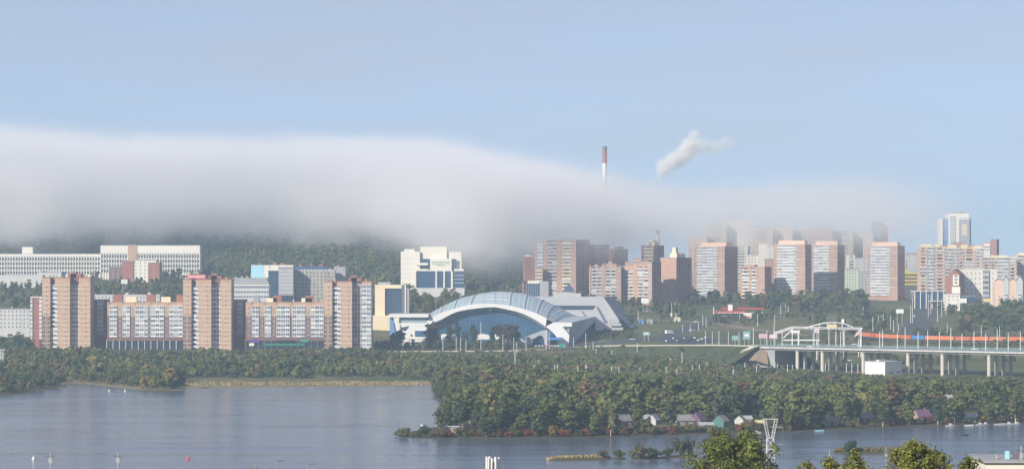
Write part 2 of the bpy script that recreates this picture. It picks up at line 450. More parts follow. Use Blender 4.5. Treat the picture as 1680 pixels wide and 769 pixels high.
class Bld:
    def __init__(s, name, label, cat, px0, px1, ytop, Y, zb=None, depth=15.0, b=0.0, side=None, group=None):
        s.Y, s.b, s.px0, s.k = Y, b, px0, Y / F
        s.cb = math.cos(R(b))
        s.W = (px1 - px0) * s.k / s.cb
        s.D = side * s.k / math.sin(R(b)) if side else depth
        x0 = xat(px0, Y)
        if zb is None:
            c, sn = math.cos(R(-b)), math.sin(R(-b))
            pts = [(x0 + c * u - sn * v, Y + sn * u + c * v) for u in (0, s.W) for v in (0, s.D)]
            zb = float(min(hgt([p[0] for p in pts], [p[1] for p in pts]))) - 0.6
        s.zb = zb
        s.H = zat(ytop, Y) - zb
        s.root = thing(name, label, cat, (x0, Y, zb), R(-b), group)
        s.join = None
    def lx(s, px): return (px - s.px0) * s.k / s.cb
    def lz(s, py): return zat(py, s.Y) - s.zb
    def box(s, part, m, x0, x1, y0, y1, z0, z1): return MB().box(x0, x1, y0, y1, z0, z1, m).build(part, s.root)
    def place(s, part, me, face, t, z, y=0.0):
        if face == 'f': o = (t, y, z); rz = 0
        elif face == 'r': o = (s.W - y, t, z); rz = R(90)
        else: o = (y, t, z); rz = R(-90)
        if s.join is not None:
            c, sn = round(math.cos(rz)), round(math.sin(rz)); J = s.join; i = len(J.v)
            for v in me.vertices:
                x, q, w = v.co; J.v.append((o[0] + c * x - sn * q, o[1] + sn * x + c * q, o[2] + w))
            sl = [J.slot(q) for q in me.materials]
            for p in me.polygons: J.f.append(tuple(i + j for j in p.vertices)); J.m.append(sl[p.material_index])
            return None
        return link(part, me, s.root, o, rz)
    def start_join(s): s.join = MB()
    def end_join(s, name='windows'):
        if s.join and s.join.f: tag(s.join.build(name, s.root), kind='stuff')
        s.join = None
    def roof(s, m=None, over=0.25, t=0.5, huts=(), x0=0, x1=None, y0=0, y1=None, z=None, hut_mat=None):
        x1 = s.W if x1 is None else x1; y1 = s.D if y1 is None else y1; z = s.H if z is None else z
        p = s.box('roof', m or ROOFG, x0 - over, x1 + over, y0 - over, y1 + over, z - 0.05, z + t)
        for hx0, hx1, hh in huts:
            MB().box(x0 + (x1 - x0) * hx0, x0 + (x1 - x0) * hx1, y0 + (y1 - y0) * 0.25, y0 + (y1 - y0) * 0.7, z + t - 0.02, z + t + hh, hut_mat or m or ROOFG).build('roof_hut', p)
        return p

def face_fill(B, face, a, b, y, z0, fh, n, wins=(), bal=None, ww=1.3, wh=1.5, fr=None, gl=None):
    """windows at the given fractions of [a, b] and an optional balcony stack, n storeys"""
    fr = fr or WPVC; gl = gl or GL
    for i in range(n):
        z = z0 + i * fh
        for f in wins: B.place('window', win_mesh(ww, wh, fr, gl if gl is not GL else RF.choice(GLW)), face, a + (b - a) * f, z + 0.9, y)
        if bal:
            g, par, d = bal[:3]; nb = bal[3] if len(bal) > 3 else 1
            w = (b - a) / nb
            for j in range(nb):
                B.place('balcony', balc_mesh(w * 0.96, fh, d, RF.choice(PARV.get(par, [par])), fr, RF.choice(GLV) if g else RF.choice((GL, GLC, GLV[3])), g or (B.join is None and RF.random() < .16)), face, a + w * (j + 0.5), z, y)

def seg_building(name, label, px0, px1, ytop, Y, segs, fh=3.0, n=None, z0=None, zb=None, depth=15.0, b=0.0, side=None, side_spec=None, cat='apartment block',
                 group=None, huts=(), roofm=None, belts=None, joined=False, split=None, hutm=None, belt_mat=None, ww=1.3, wh=1.5, roof=True, fr=None):
    """segs: (px from, px to, set-back, wall material or (upper, lower), window fractions, balcony spec)"""
    B = Bld(name, label, cat, px0, px1, ytop, Y, zb, depth, b, side, group)
    if n is None: n = max(1, int(B.H / fh - 0.15))
    if z0 is None: z0 = B.H - n * fh - 0.3
    if joined: B.start_join()
    for sg in segs:
        p0, p1, yo, wm, wins, bal = sg[:6]
        a, c = B.lx(p0), B.lx(p1)
        top = B.lz(sg[6]) if len(sg) > 6 else B.H
        if isinstance(wm, tuple):
            zs = B.lz(split)
            B.box('wall', wm[0], a, c, yo, B.D, zs, top); B.box('wall', wm[1], a, c, yo, B.D, 0, zs)
        else: B.box('wall', wm, a, c, yo, B.D, 0, top)
        nn = n if len(sg) <= 6 else max(1, int((top - z0) / fh))
        face_fill(B, 'f', a, c, yo, z0, fh, nn, wins, bal, ww, wh, fr)
        if belts and yo < 0.5 and not bal:
            for i in range(belts, n + 1, belts):
                B.box('belt_course', belt_mat or CREAM, a - 0.02, c + 0.02, yo - 0.10, yo + 0.3, z0 + i * fh - 0.2, z0 + i * fh + 0.12)
        if roof and (len(sg) > 6 or len(segs) == 1): B.roof(roofm, huts=huts, x0=a, x1=c, y0=yo, z=top, hut_mat=hutm)
    if roof and len(segs) > 1 and len(segs[0]) == 6:
        mn = [sg for sg in segs if sg[2] < 1]
        for sg in segs: s_rf = B.box('roof', roofm or ROOFG, B.lx(sg[0]) - 0.1, B.lx(sg[1]) + 0.1, sg[2] - 0.15, B.D + 0.15, B.H - 0.04, B.H + 0.4 + (0.1 if sg[2] < 1 else 0))
        for hx0, hx1, hh in huts:
            B.box('roof_hut', hutm or roofm or ROOFG, B.W * hx0, B.W * hx1, B.D * 0.3, B.D * 0.75, B.H + 0.4, B.H + 0.4 + hh).parent = s_rf
        B.rf = s_rf
    if side_spec:
        wins, bal, nb = side_spec
        B.box('side_wall', BR_R, B.W + .005, B.W + .06, .05, B.D, 0, B.H - .06)  # plain red brick, chosen darker to put shade into the side's colour
        face_fill(B, 'r', 0.6, B.D - 0.6, -0.06, z0, fh, n, wins, bal, ww, wh, fr)
    if joined: B.end_join()
    return B

# ------------------------------------------------------------------ riverside towers and blocks
OD = (BR_O, BR_D)
G1 = (True, WPVC, 1.1)
def orange_tower(label, segs, px0, px1, ytop, extra=None):
    B = seg_building('apartment_tower', label, px0, px1, ytop, 2000, segs, fh=3.38, n=15, z0=1.0, zb=7.0, depth=20, cat='tower block',
                     group='orange brick towers by the river', belts=1, split=517, roofm=BR_R, huts=((0.5, 0.78, 2.6), (0.56, 0.68, 4.2)), hutm=BR_R, belt_mat=CREAM)
    for px in (0.2, 0.86): B.box('vent_stack', BR_O, B.W * px, B.W * px + 1.2, 5, 6.4, B.H + 0.4, B.H + 2.0).parent = B.rf
    MB().tube((B.W * 0.62, 9, B.H + 3.4), (B.W * 0.62, 9, B.H + 9), 0.09, 0.05, DGREY).build('mast', B.rf)
    return B
orange_tower('orange brick tower standing alone beside the red slab block and grey trees',
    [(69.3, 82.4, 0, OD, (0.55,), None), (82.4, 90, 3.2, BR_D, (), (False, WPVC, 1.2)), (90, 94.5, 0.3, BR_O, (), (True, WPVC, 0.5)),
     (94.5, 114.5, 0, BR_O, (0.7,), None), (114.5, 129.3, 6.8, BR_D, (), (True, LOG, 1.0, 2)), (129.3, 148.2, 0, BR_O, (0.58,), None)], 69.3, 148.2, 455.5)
tB = orange_tower('orange brick tower with a red rooftop sign between the two long blocks',
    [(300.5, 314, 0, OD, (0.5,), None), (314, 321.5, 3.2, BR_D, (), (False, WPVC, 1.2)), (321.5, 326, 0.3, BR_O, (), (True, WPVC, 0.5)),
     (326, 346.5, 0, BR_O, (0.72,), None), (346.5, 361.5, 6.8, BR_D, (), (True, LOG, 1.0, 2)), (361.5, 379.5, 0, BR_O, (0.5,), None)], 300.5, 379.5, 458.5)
orange_tower('brick tower with a deep dark recess and white glazed loggias on its river end',
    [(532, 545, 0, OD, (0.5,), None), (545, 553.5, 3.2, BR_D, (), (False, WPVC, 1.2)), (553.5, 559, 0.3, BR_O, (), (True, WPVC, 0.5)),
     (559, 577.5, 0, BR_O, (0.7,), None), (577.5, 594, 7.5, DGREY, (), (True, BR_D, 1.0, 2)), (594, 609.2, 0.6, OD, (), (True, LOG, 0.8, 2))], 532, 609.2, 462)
# red letters on tower B
sg = MB(); q0 = tB.lx(307); q1 = tB.lx(337)
sgn = thing('rooftop_sign', 'red and white sign standing on the roof of an orange brick tower', 'sign', (tB.root.location.x + q0, 2002, tB.zb + tB.H + 0.5))
SIGNR = mat('sign_red', (0.60, 0.12, 0.13), 0.5, 0.4, var=0.04)
MB().box(0, q1 - q0, 0, 0.4, 0.3, 3.3, SIGNR).build('board', sgn)
random.seed(5)
_x = 0.8
while _x < q1 - q0 - 1.4:      # row of white letter strokes, too small to read in the photograph
    w = random.choice((0.7, 0.9, 0.9)); b = MB()
    b.box(_x, _x + 0.22, -0.06, 0.02, .9, 2.7, WPVC); b.box(_x + w - 0.1, _x + w + 0.12, -0.06, 0.02, .9, 2.7, WPVC)
    zc = random.choice((.9, 1.7, 2.5)); b.box(_x + 0.22, _x + w - 0.1, -0.055, 0.02, zc, zc + 0.2, WPVC); b.build('letter', sgn); _x += w + 0.42
for x in (0.5, (q1 - q0) / 2, q1 - q0 - 0.5): MB().box(x - 0.08, x + 0.08, 0.1, 0.3, -0.3, 0.32, DGREY).build('post', sgn)

def long_block(label, px0, px1, bays, shop, huts_px):
    segs = []; bays = sorted(bays); cur = px0
    for a, c in bays:
        if a - cur > 0.6: segs.append((cur, a, 0, OD, (0.5,) if a - cur > 4 else (), None))
        segs.append((a, c, 0.4, OD, (), (True, LOG, 1.0, 3 if c - a > 16 else 2))); cur = c
    if px1 - cur > 0.6: segs.append((cur, px1, 0, OD, (), None))
    B = seg_building('apartment_block', label, px0, px1, 496.5, 2006, segs, fh=3.38, n=7, z0=11.6, zb=7.5, depth=16, group='long brick blocks by the river', split=518, roofm=BR_O, ww=1.2)
    k = B
    for hx0, hx1, hy, m in huts_px:
        B.box('roof_hut', m, B.lx(hx0), B.lx(hx1), 5, 9.5, B.H + 0.4, B.lz(hy)).parent = B.rf
    for i in range(9):
        x = B.W * (0.06 + 0.105 * i); B.box('vent_stack', LGREY, x, x + 0.8, 11, 11.8, B.H + 0.4, B.H + 1.4 + 0.5 * (i % 3)).parent = B.rf
    # podium with dark shop glazing
    z1 = B.lz(556)
    pod = MB().box(B.lx(px0 - 1), B.lx(px1 + 1), -3.0, -0.05, z1 - 1.0, z1, BR_D).build('podium_roof', B.root)
    n = 12
    for i in range(n):
        x = B.W * i / n
        B.place('shop_window', win_mesh(B.W / n - 0.5, z1 - 1.3, DGREY, GL), 'f', x + B.W / n / 2, 0.1, -2.4)
        B.box('pillar', LGREY if shop == 'w' else BR_D, x - 0.25, x + 0.25, -2.9, -2.4, 0, z1 - 1.0)
    return B
bA = long_block('long brick block with white loggias and dark glazed ground floor beside the lone tower', 176, 300.2,
    [(179.5, 192.2), (201.3, 213.3), (221.9, 243.3), (247.6, 269), (277.7, 300)], 'w', ((205, 222.5, 486.5, CREAM), (262.8, 278.3, 486.8, CREAM), (184, 199, 483, BR_R), (238.5, 253, 483, BR_R), (288, 299, 483.5, BR_R)))
bB = long_block('long brick block with white loggias above green shop signs', 403, 532.2,
    [(413.5, 425), (434.4, 445), (453.7, 475.5), (479.5, 501), (510, 531)], 'g', ((437.2, 453.5, 488.8, CREAM), (493.8, 511, 488.8, CREAM), (447, 461, 484.5, BR_R), (500, 513, 485, BR_R), (415, 424, 484, ROOFG)))
# signs over the shops of block B
for a, c, m, lab in ((409, 427, mat('violet_sign', (0.10, 0.04, 0.25), 0.5, 0.4), 'violet shop sign'), (432, 500, GREENP, 'green shop fascia'), (454, 482, mat('black_sign', (0.02, 0.02, 0.025), 0.4, 0.5), 'black shop sign'), (493, 506, mat('teal_sign', (0.02, 0.30, 0.22), 0.5, 0.4), 'teal shop sign'), (409, 417, WHITE, 'white shop panel')):
    dz = {'violet shop sign': (557, 561.5), 'green shop fascia': (563, 567), 'black shop sign': (557.2, 561), 'teal shop sign': (557, 560.5), 'white shop panel': (562.5, 567)}[lab]
    tag(MB().box(xat(a, 2003), xat(c, 2003), 0, 0.3, 0, zat(dz[0], 2003) - zat(dz[1], 2003), m).build('shop_sign', None, (0, 2002.3 - (0.4 if 'black' in lab else 0), zat(dz[1], 2003))),
        lab + ' on the ground floor of the long brick block', 'sign')
def red_link(label, px0, px1, ytop, Y, white):
    return seg_building('apartment_block', label, px0, px1, ytop, Y, [(px0, white[0], 0, BR_R, (0.5,), None), (white[0], white[1], 0.4, BR_R, (), (True, WPVC, 1.0)), (white[1], px1, 0, BR_R, (), None)],
                 fh=3.2, n=8, zb=8, depth=14, roofm=BR_R, group='red brick link blocks')
red_link('narrow dark red block with white balconies between lone tower and long block', 148.4, 175.8, 492, 2022, (159, 170))
red_link('narrow dark red block with white balconies beside the tower with the red sign', 379.7, 402.8, 492, 2022, (389, 399))
seg_building('apartment_block', 'red brick slab block half hidden behind the lone orange tower', 50, 68.8, 487.5, 2060,
             [(50, 53.5, 0.3, BR_R, (), (True, WPVC, 1.0)), (53.5, 64.5, 0, BR_R, (), None), (64.5, 68.8, 0.3, BR_R, (), (True, WPVC, 1.0))], fh=3.2, n=10, zb=9, depth=16, roofm=WHITE)
seg_building('apartment_block', 'old pale five storey block with grey roof at the edge of the trees', -14, 49, 507, 2130, [(-14, 49, 0, LGREY, tuple((i + .5) / 10 for i in range(10)), None)], fh=3.1, n=5, depth=12, huts=((0.1, 0.13, 1.6), (0.5, 0.53, 1.6)))
seg_building('apartment_block', 'pale low roofed block behind the long brick block', 148, 262, 484, 2110, [(148, 262, 0, LGREY, tuple((i + .5) / 20 for i in range(20)), None)], fh=3.1, n=3, depth=12, roofm=LGREY, huts=((0.5, 0.54, 1.5), (0.82, 0.86, 1.5)), joined=True)

# ------------------------------------------------------------------ institutes on the hill
def institute(label, px0, px1, ytop, Y, nb, n, fh, band, mid=None, hut=None):
    B = Bld('institute_building', label, 'institute', px0, px1, ytop, Y, None, 18)
    zt = B.lz(band)
    B.box('wall', WHITE, 0, B.W, 0, B.D, 0, B.H)
    B.box('frieze', WHITE, -0.3, B.W + 0.3, -0.75, -0.02, zt, B.H + 0.4)
    B.box('roof', ROOFG, -0.3, B.W + 0.3, -0.7, B.D + 0.3, B.H + 0.41, B.H + 0.9)
    w = B.W / nb
    for i in range(nb + 1): B.box('pier', WHITE, i * w - 0.32, i * w + 0.32, -0.7, -0.01, 0, zt - 0.01)
    for i in range(nb):
        for j in range(n): B.place('window', win_mesh(w - 0.75, fh * 0.74, LGREY, GL), 'f', (i + .5) * w, zt - (j + 1) * fh + 0.1)
    if mid: B.box('stair_tower', mat('tan_panel', (0.42, 0.30, 0.22), 0.85), B.lx(mid[0]), B.lx(mid[1]), -1.2, B.D * 0.6, 0, B.H + 1.1)
    if hut: B.box('roof_hut', WHITE, B.lx(hut[0]), B.lx(hut[1]), 4, 12, B.H + 0.91, B.lz(hut[2]))
    return B
institute('long white institute with close vertical piers and a small block on its roof', -42, 164.8, 417.5, 2725, 46, 4, 4.6, 420.5, None, (35, 52.5, 405))
institute('tall white institute with a blank top storey above vertical piers', 165.5, 327.5, 403.5, 2700, 37, 4, 4.9, 415.5, (210, 225))
B = seg_building('school_building', 'low red brick building with a white glazed middle below the tall institute', 178, 262, 433, 2650,
    [(178, 200, 2, BR_D, (.3, .7), None, 438), (200, 219, 0, BR_R, (), None, 428), (219, 256, 1, WHITE, (.1, .3, .5, .7, .9), None, 427), (243, 262, -1, BR_R, (.5,), None, 431)], fh=3.6, depth=18, cat='school')
seg_building('warehouse', 'low white flat roofed building among trees below the institutes', -30, 100, 449, 2560, [(-30, 70, 0, LGREY, (), None, 451), (62, 100, 2, LGREY, (.2, .5, .8), None, 447)], fh=3.4, depth=26, cat='building', roofm=LGREY)  # light grey instead of white puts the mist's fading into the colour
# ------------------------------------------------------------------ offices behind the blocks
B = seg_building('office_building', 'wide office with window bands under a broad grey metal roof', 377, 441, 466, 2180, [(377, 441, 0, LGREY, (), None)], depth=20, fh=3.5, n=3, cat='office', roof=False)
for i in range(3):
    for j in range(14): B.place('window', win_mesh(B.W / 14 - 0.25, 1.9, WPVC, GLB), 'f', B.W * (j + .5) / 14, B.H - 3.4 - 3.9 * i)
B.box('cornice', WHITE, -0.4, B.W + 0.4, -0.5, 0.4, B.H - 1.1, B.H - 0.2)
MB().slab([(-0.5, 0), (B.W + 0.5, 0), (B.W - 2, 5.2), (2, 5.2)], 0, 24, ROOFG).build('roof', B.root, (0, -0.4, B.H - 0.02))
for i in range(6): B.box('vent_stack', LGREY, B.W * (.1 + .15 * i), B.W * (.1 + .15 * i) + 0.9, 12, 13, B.H + 5, B.H + 6.6)
B = seg_building('office_building', 'white office with a pale blue end wall behind the grey glass tower', 412, 481, 435.5, 2330, [(412, 433, 0, LBLUE, (), None), (433, 481, 0.2, WHITE, (.2, .5, .8), None)], depth=16, cat='office', roofm=WHITE, huts=((.5, .58, 2.5), (.68, .78, 2.0)), hutm=BR_R)
B = Bld('office_tower', 'grey office tower with a dark glass corner and pale floor lines', 'office', 440, 481, 439, 2225, None, 18)
B.box('wall', GREY, B.lx(457), B.W, 0, B.D, 0, B.H); B.box('glass_wall', GLB, 0, B.lx(456.9), 1.2, B.D - 1, 0, B.lz(445.5)); B.box('wall', DGREY, -0.3, B.lx(457), 0.6, B.D, B.lz(445.5), B.lz(443.5))
for i in range(8):
    B.box('floor_line', WPVC, B.lx(457) + 0.3, B.W - 0.3, -0.08, 0.1, B.H - 2.6 - 3.0 * i, B.H - 2.35 - 3.0 * i)
    B.box('mullion', DGREY, 0, B.lx(456.9), 1.05, 1.3, B.lz(445.5) - 3.0 * i - 0.3, B.lz(445.5) - 3.0 * i)
B.roof(DGREY, x0=B.lx(457))
B = seg_building('office_building', 'white office with a grid of small square windows', 482, 548.5, 444, 2240, [(482, 548.5, 0, WHITE, tuple((i + .5) / 11 for i in range(11)), None)], depth=18, fh=3.05, n=8, cat='office', ww=1.6, wh=1.6, roofm=LGREY, b=0, fr=LGREY)
for i in range(12): B.box('parapet_block', WHITE, B.W * i / 12, B.W * i / 12 + 1.2, -0.2, 0.6, B.H + 0.45, B.H + 1.1)
seg_building('office_building', 'dark grey office corner with a saw edged roofline behind the white window grid', 538.5, 566.5, 439, 2262, [(538.5, 548, 1, DGREY, (), None, 443), (548, 566.5, 0, GREY, (.2, .5, .8), None, 438)], depth=14, cat='office', huts=((.2, .4, 1.2),))
seg_building('shed', 'dark blue metal roofed hall behind the white office', 484, 538, 437.5, 2320, [(484, 538, 0, mat('navy_metal', (0.05, 0.09, 0.2), 0.5, 0.5), (), None)], depth=20, cat='hall', huts=((.1, .2, 1.5), (.45, .5, 2.6), (.7, .85, 1.2)), roofm=mat('navy_metal', ()), hutm=BR_R)
B = Bld('office_building', 'cream framed office with a dark glass front beside the arched arena', 'office', 615, 671, 467, 2190, None, 18)
B.box('wall', CREAM, 0, B.lx(631.5), 0, B.D, 0, B.H - 3); B.box('wall', CREAM, 0, B.lx(659), -0.2, B.D, B.H - 3, B.H)
B.box('glass_wall', GLB, B.lx(631.5), B.lx(659), 1.4, B.D - 0.5, 0, B.H - 3); B.box('wall', DGREY, B.lx(659), B.lx(664), 0.5, B.D, 0, B.H - 0.5); B.box('wall', WHITE, B.lx(664), B.lx(666), 0, 4, 0, B.H + 0.6)
B.box('wall', GREY, B.lx(666), B.W, 1, B.D, 0, B.H - 3)
for i in range(9): B.box('mullion', DGREY, B.lx(631.5), B.lx(659), 1.25, 1.5, 2.5 + 2.9 * i, 2.75 + 2.9 * i)
for i in range(9): B.box('mullion', DGREY, B.lx(631.5) + 1.5 * i, B.lx(631.5) + 1.5 * i + 0.15, 1.28, 1.5, 0, B.H - 3)
B.box('roof_hut', GREY, B.lx(620), B.lx(640), 5, 12, B.H, B.H + 2.2)
B.box('podium', CREAM, B.lx(606), B.lx(660), -6, -0.1, 0, B.lz(517))
# white court house
B = Bld('court_house', 'large stepped white public building with tall dark glazing and a banner wall', 'public building', 657.5, 761, 404, 2500, None, 26)
L, Z = B.lx, B.lz
for p in ((657.5, 689, 0.0, 412.5, None), (663, 680, .6, 408.6, None), (689.5, 733, 3.0, 404.5, None), (733, 757, 5.0, 412.8, None)): B.box('wall', WHITE, L(p[0]), L(p[1]), p[2], B.D, 0, Z(p[3]))
B.box('wall', WHITE, L(705.5), L(741), -1.2, 2.98, Z(444.5), Z(424))
B.box('cornice', WHITE, L(683), L(702), -1.4, -0.02, Z(435), Z(431)); B.box('cornice', WHITE, L(681), L(702), -2.4, -0.02, Z(444.4), Z(441)); B.box('cornice', WHITE, L(745), L(761), -1.0, 4.9, Z(444.4), Z(441)); B.box('glass_wall', GLB, L(690), L(748), 1.0, 2.9, Z(440), Z(424.5))
B.box('glass_wall', GLB, L(682), L(761), 0.2 - 1.2, 4.95, Z(478), Z(444.6))
for a, c in ((680.5, 683), (714.5, 717), (727.5, 730), (740, 743)): B.box('pillar', WHITE, L(a), L(c), -2.3, -1.02, Z(486), Z(444.5))
B.box('plinth', WHITE, L(657.5), L(690), -0.6, -0.02, 0, Z(469)); B.box('plinth', LGREY, L(680), L(762), -3, -1.02, 0, Z(472))
for i in range(3): B.box('floor_line', WPVC, L(744), L(761), -1.12, -1.0, Z(452 + 6 * i), Z(451.4 + 6 * i))
for i in range(6): B.box('reveal_band', LGREY, L(657.6), L(681), -0.06, 0.05, Z(425 + 8 * i), Z(424.2 + 8 * i))
for zz, x0, x1, m in ((429.5, 708, 739, 0), (432.5, 709.5, 737, 1), (435.5, 716, 730, 1)):     # dark green lines of lettering on the banner wall
    random.seed(int(zz)); x = x0; bb = MB()
    while x < x1:
        w = random.uniform(0.9, 2.2); bb.box(L(x), L(min(x + w, x1)), -1.27, -1.18, Z(zz + .55), Z(zz - .55), GREENP); x += w + 0.45
    tag(bb.build('lettering', B.root), kind='stuff')
# ------------------------------------------------------------------ red brick quarter behind the arena
OPN = (False, LGREY, 0.9); OPC = (False, CREAM, 0.9); OPW = (False, WHITE, 0.9)
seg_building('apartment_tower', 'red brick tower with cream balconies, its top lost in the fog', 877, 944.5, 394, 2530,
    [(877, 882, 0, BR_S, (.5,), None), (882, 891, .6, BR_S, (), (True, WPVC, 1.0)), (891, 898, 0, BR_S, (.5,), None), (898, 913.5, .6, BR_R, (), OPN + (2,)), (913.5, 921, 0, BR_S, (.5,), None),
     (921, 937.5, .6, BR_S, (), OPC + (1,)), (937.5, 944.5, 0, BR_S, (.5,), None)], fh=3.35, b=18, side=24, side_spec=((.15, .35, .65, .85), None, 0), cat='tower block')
seg_building('apartment_block', 'cream balconied low wing in front of the fog topped red tower', 877.5, 890.5, 439, 2515, [(877.5, 890.5, 0, BR_S, (), (False, CREAM, 1.0))], fh=3.3, depth=9)
seg_building('apartment_block', 'small plain red brick block with pale roof next to the fog topped tower', 858, 876, 421, 2540, [(858, 876, 0, BR_R, (.1, .9), None)], fh=3.2, depth=14, roofm=WHITE, huts=((.2, .7, 1.4),))
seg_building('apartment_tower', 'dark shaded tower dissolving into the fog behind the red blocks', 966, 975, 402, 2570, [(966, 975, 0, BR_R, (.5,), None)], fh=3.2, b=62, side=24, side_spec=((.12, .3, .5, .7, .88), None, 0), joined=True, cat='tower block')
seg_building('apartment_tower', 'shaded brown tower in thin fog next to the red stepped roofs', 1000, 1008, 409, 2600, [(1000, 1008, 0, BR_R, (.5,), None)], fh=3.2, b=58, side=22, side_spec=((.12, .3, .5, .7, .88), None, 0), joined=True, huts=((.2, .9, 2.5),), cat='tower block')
def red_block(label, segs, px0, px1, ytop, Y, **k):
    return seg_building('apartment_block', label, px0, px1, ytop, Y, segs, fh=3.1, group='stepped red brick blocks', **k)
red_block('stepped red brick block with grey balconies nearest the arena roof',
    [(967, 970.5, 0, BR_S, (.5,), None, 438), (970.5, 988, .6, BR_S, (), OPN + (2,), 437.5), (988, 993, 0, BR_S, (.5,), None, 435), (993, 1011.5, .6, BR_S, (), OPN + (2,), 433), (1011.5, 1019, 0, BR_S, (.5,), None, 437)], 967, 1019, 437, 2400, depth=14, huts=((.3, .6, 1.6),), hutm=BR_S)
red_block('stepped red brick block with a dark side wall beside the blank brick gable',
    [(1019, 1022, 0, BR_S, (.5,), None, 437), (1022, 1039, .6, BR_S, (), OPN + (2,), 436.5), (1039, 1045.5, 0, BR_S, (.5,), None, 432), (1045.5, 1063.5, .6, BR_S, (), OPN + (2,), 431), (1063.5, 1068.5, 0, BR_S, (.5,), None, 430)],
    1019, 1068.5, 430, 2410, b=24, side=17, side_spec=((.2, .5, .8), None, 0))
red_block('red brick upper block with stepped pediment showing above the stepped block', [(1026, 1040, 0, BR_S, (.3, .7), None, 430), (1040, 1050, -.6, BR_S, (), OPN, 423.5), (1050, 1064, 0, BR_S, (.3, .7), None, 428)], 1026, 1064, 428, 2470, depth=12)
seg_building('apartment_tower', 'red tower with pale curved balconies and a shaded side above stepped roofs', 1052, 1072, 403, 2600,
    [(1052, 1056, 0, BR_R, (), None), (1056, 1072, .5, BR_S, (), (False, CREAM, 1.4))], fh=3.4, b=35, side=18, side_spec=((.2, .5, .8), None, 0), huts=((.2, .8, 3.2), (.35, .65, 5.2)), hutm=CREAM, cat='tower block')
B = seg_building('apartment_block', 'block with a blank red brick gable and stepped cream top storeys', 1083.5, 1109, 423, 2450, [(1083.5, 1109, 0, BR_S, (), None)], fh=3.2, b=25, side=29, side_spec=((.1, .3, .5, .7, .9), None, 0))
for a, c, y0, y1, t in ((1098, 1109, 1, 12, 415), (1100.5, 1106, 3, 9, 406), (1109, 1120, 8, 20, 415.5)):
    B.box('penthouse', CREAM, B.lx(a), min(B.lx(c), B.W + 1), y0, y1, B.H + 0.5, B.lz(t))
_T = dict(fh=2.83, cat='tower block', group='white fronted brick towers', roofm=PEACH)
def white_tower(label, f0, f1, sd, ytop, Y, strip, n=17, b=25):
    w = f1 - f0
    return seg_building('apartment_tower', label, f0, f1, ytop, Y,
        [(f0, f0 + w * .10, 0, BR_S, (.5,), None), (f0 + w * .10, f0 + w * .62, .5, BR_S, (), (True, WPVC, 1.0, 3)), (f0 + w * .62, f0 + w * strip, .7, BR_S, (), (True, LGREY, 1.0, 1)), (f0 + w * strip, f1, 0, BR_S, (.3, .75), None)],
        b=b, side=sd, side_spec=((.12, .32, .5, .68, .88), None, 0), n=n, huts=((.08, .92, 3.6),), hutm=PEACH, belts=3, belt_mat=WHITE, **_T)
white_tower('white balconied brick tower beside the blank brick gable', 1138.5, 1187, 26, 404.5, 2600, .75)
white_tower('white balconied tower with a lower red wing, between small red block and half shaded tower', 1270, 1318.5, 13.5, 401, 2590, .72)
white_tower('white balconied tower with its lower half in shade', 1331, 1371.5, 16, 402, 2650, .68)
white_tower('white balconied tower standing free beside the yellow striped building', 1423, 1469.5, 17, 403.5, 2610, .74)
seg_building('apartment_block', 'red wing of the balconied tower with plain brick face', 1257, 1270, 425, 2600, [(1257, 1270, 0, BR_S, (.3, .7), None)], fh=2.9, depth=16)
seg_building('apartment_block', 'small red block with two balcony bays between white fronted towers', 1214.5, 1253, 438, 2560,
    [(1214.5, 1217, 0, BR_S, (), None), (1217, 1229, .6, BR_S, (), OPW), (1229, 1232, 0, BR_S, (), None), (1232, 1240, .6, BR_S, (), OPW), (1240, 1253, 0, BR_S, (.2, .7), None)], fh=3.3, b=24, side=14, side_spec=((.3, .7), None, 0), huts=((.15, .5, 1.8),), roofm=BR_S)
# ---- paler buildings further off
def pale(label, px0, px1, ytop, Y, m, nw=5, bal=None, b=0, side=None, **k):
    return seg_building('apartment_block', label, px0, px1, ytop, Y, [(px0, px1, 0, m, tuple((i + .5) / nw for i in range(nw)), bal)], fh=3.0, b=b, side=side, joined=True, group='pale distant blocks', **k)
pale('white balconied slab rising just behind the small red block', 1205, 1226, 405, 2800, WHITE, 3, OPW, 20, 6)
pale('low white block with dark roof hut between distant towers', 1226, 1247, 418, 2790, WHITE, 4, huts=((.2, .5, 2),))
pale('narrow bright white slab next to the red wing', 1246, 1259, 399, 2780, WHITE, 0)
pale('white slab behind the narrow bright slab', 1261, 1277, 403, 2840, WHITE, 3)
pale('pale green low block with white gable between the two free towers', 1388, 1410, 441, 2740, GREENW, 5)
pale('white balconied block behind the pale green block', 1391, 1403, 418, 2800, WHITE, 0, OPW)
pale('grey low block with small gabled bays beside the free white tower', 1408, 1423, 446, 2735, LGREY, 3)
pale('grey boxy block filling the gap under the fog', 1400, 1424, 423, 2850, LGREY, 2)
for i, (a, c, t, m, nw, lab) in enumerate(((1131, 1160, 386, PEACH, 5, 'peach slab veiled by fog behind the gabled block'), (1160, 1192, 366, PEACH, 5, 'tall slab almost lost in fog above the first white tower'),
        (1193, 1232, 362, WHITE, 6, 'broad pale slab almost lost in fog above the white slabs'), (1233, 1268, 372, PEACH, 5, 'fogged slab above the bright white slab'), (1270, 1300, 372, PEACH, 5, 'fogged slab above the tower with the red wing'),
        (1300, 1331, 378, BR_S, 5, 'reddish fogged slab between two white fronted towers'), (1332, 1366, 372, BR_S, 5, 'fogged slab with scaffold like balconies above the half shaded tower'), (1366, 1400, 379, PEACH, 6, 'peach slab in thin fog beside the half shaded tower'),
        (1400, 1433, 383, PEACH, 6, 'peach slab in thin fog above the pale green block'))):
    pale(lab, a, c, t, 3000 + 14 * (i % 3), m, nw, OPC if i % 2 else None)
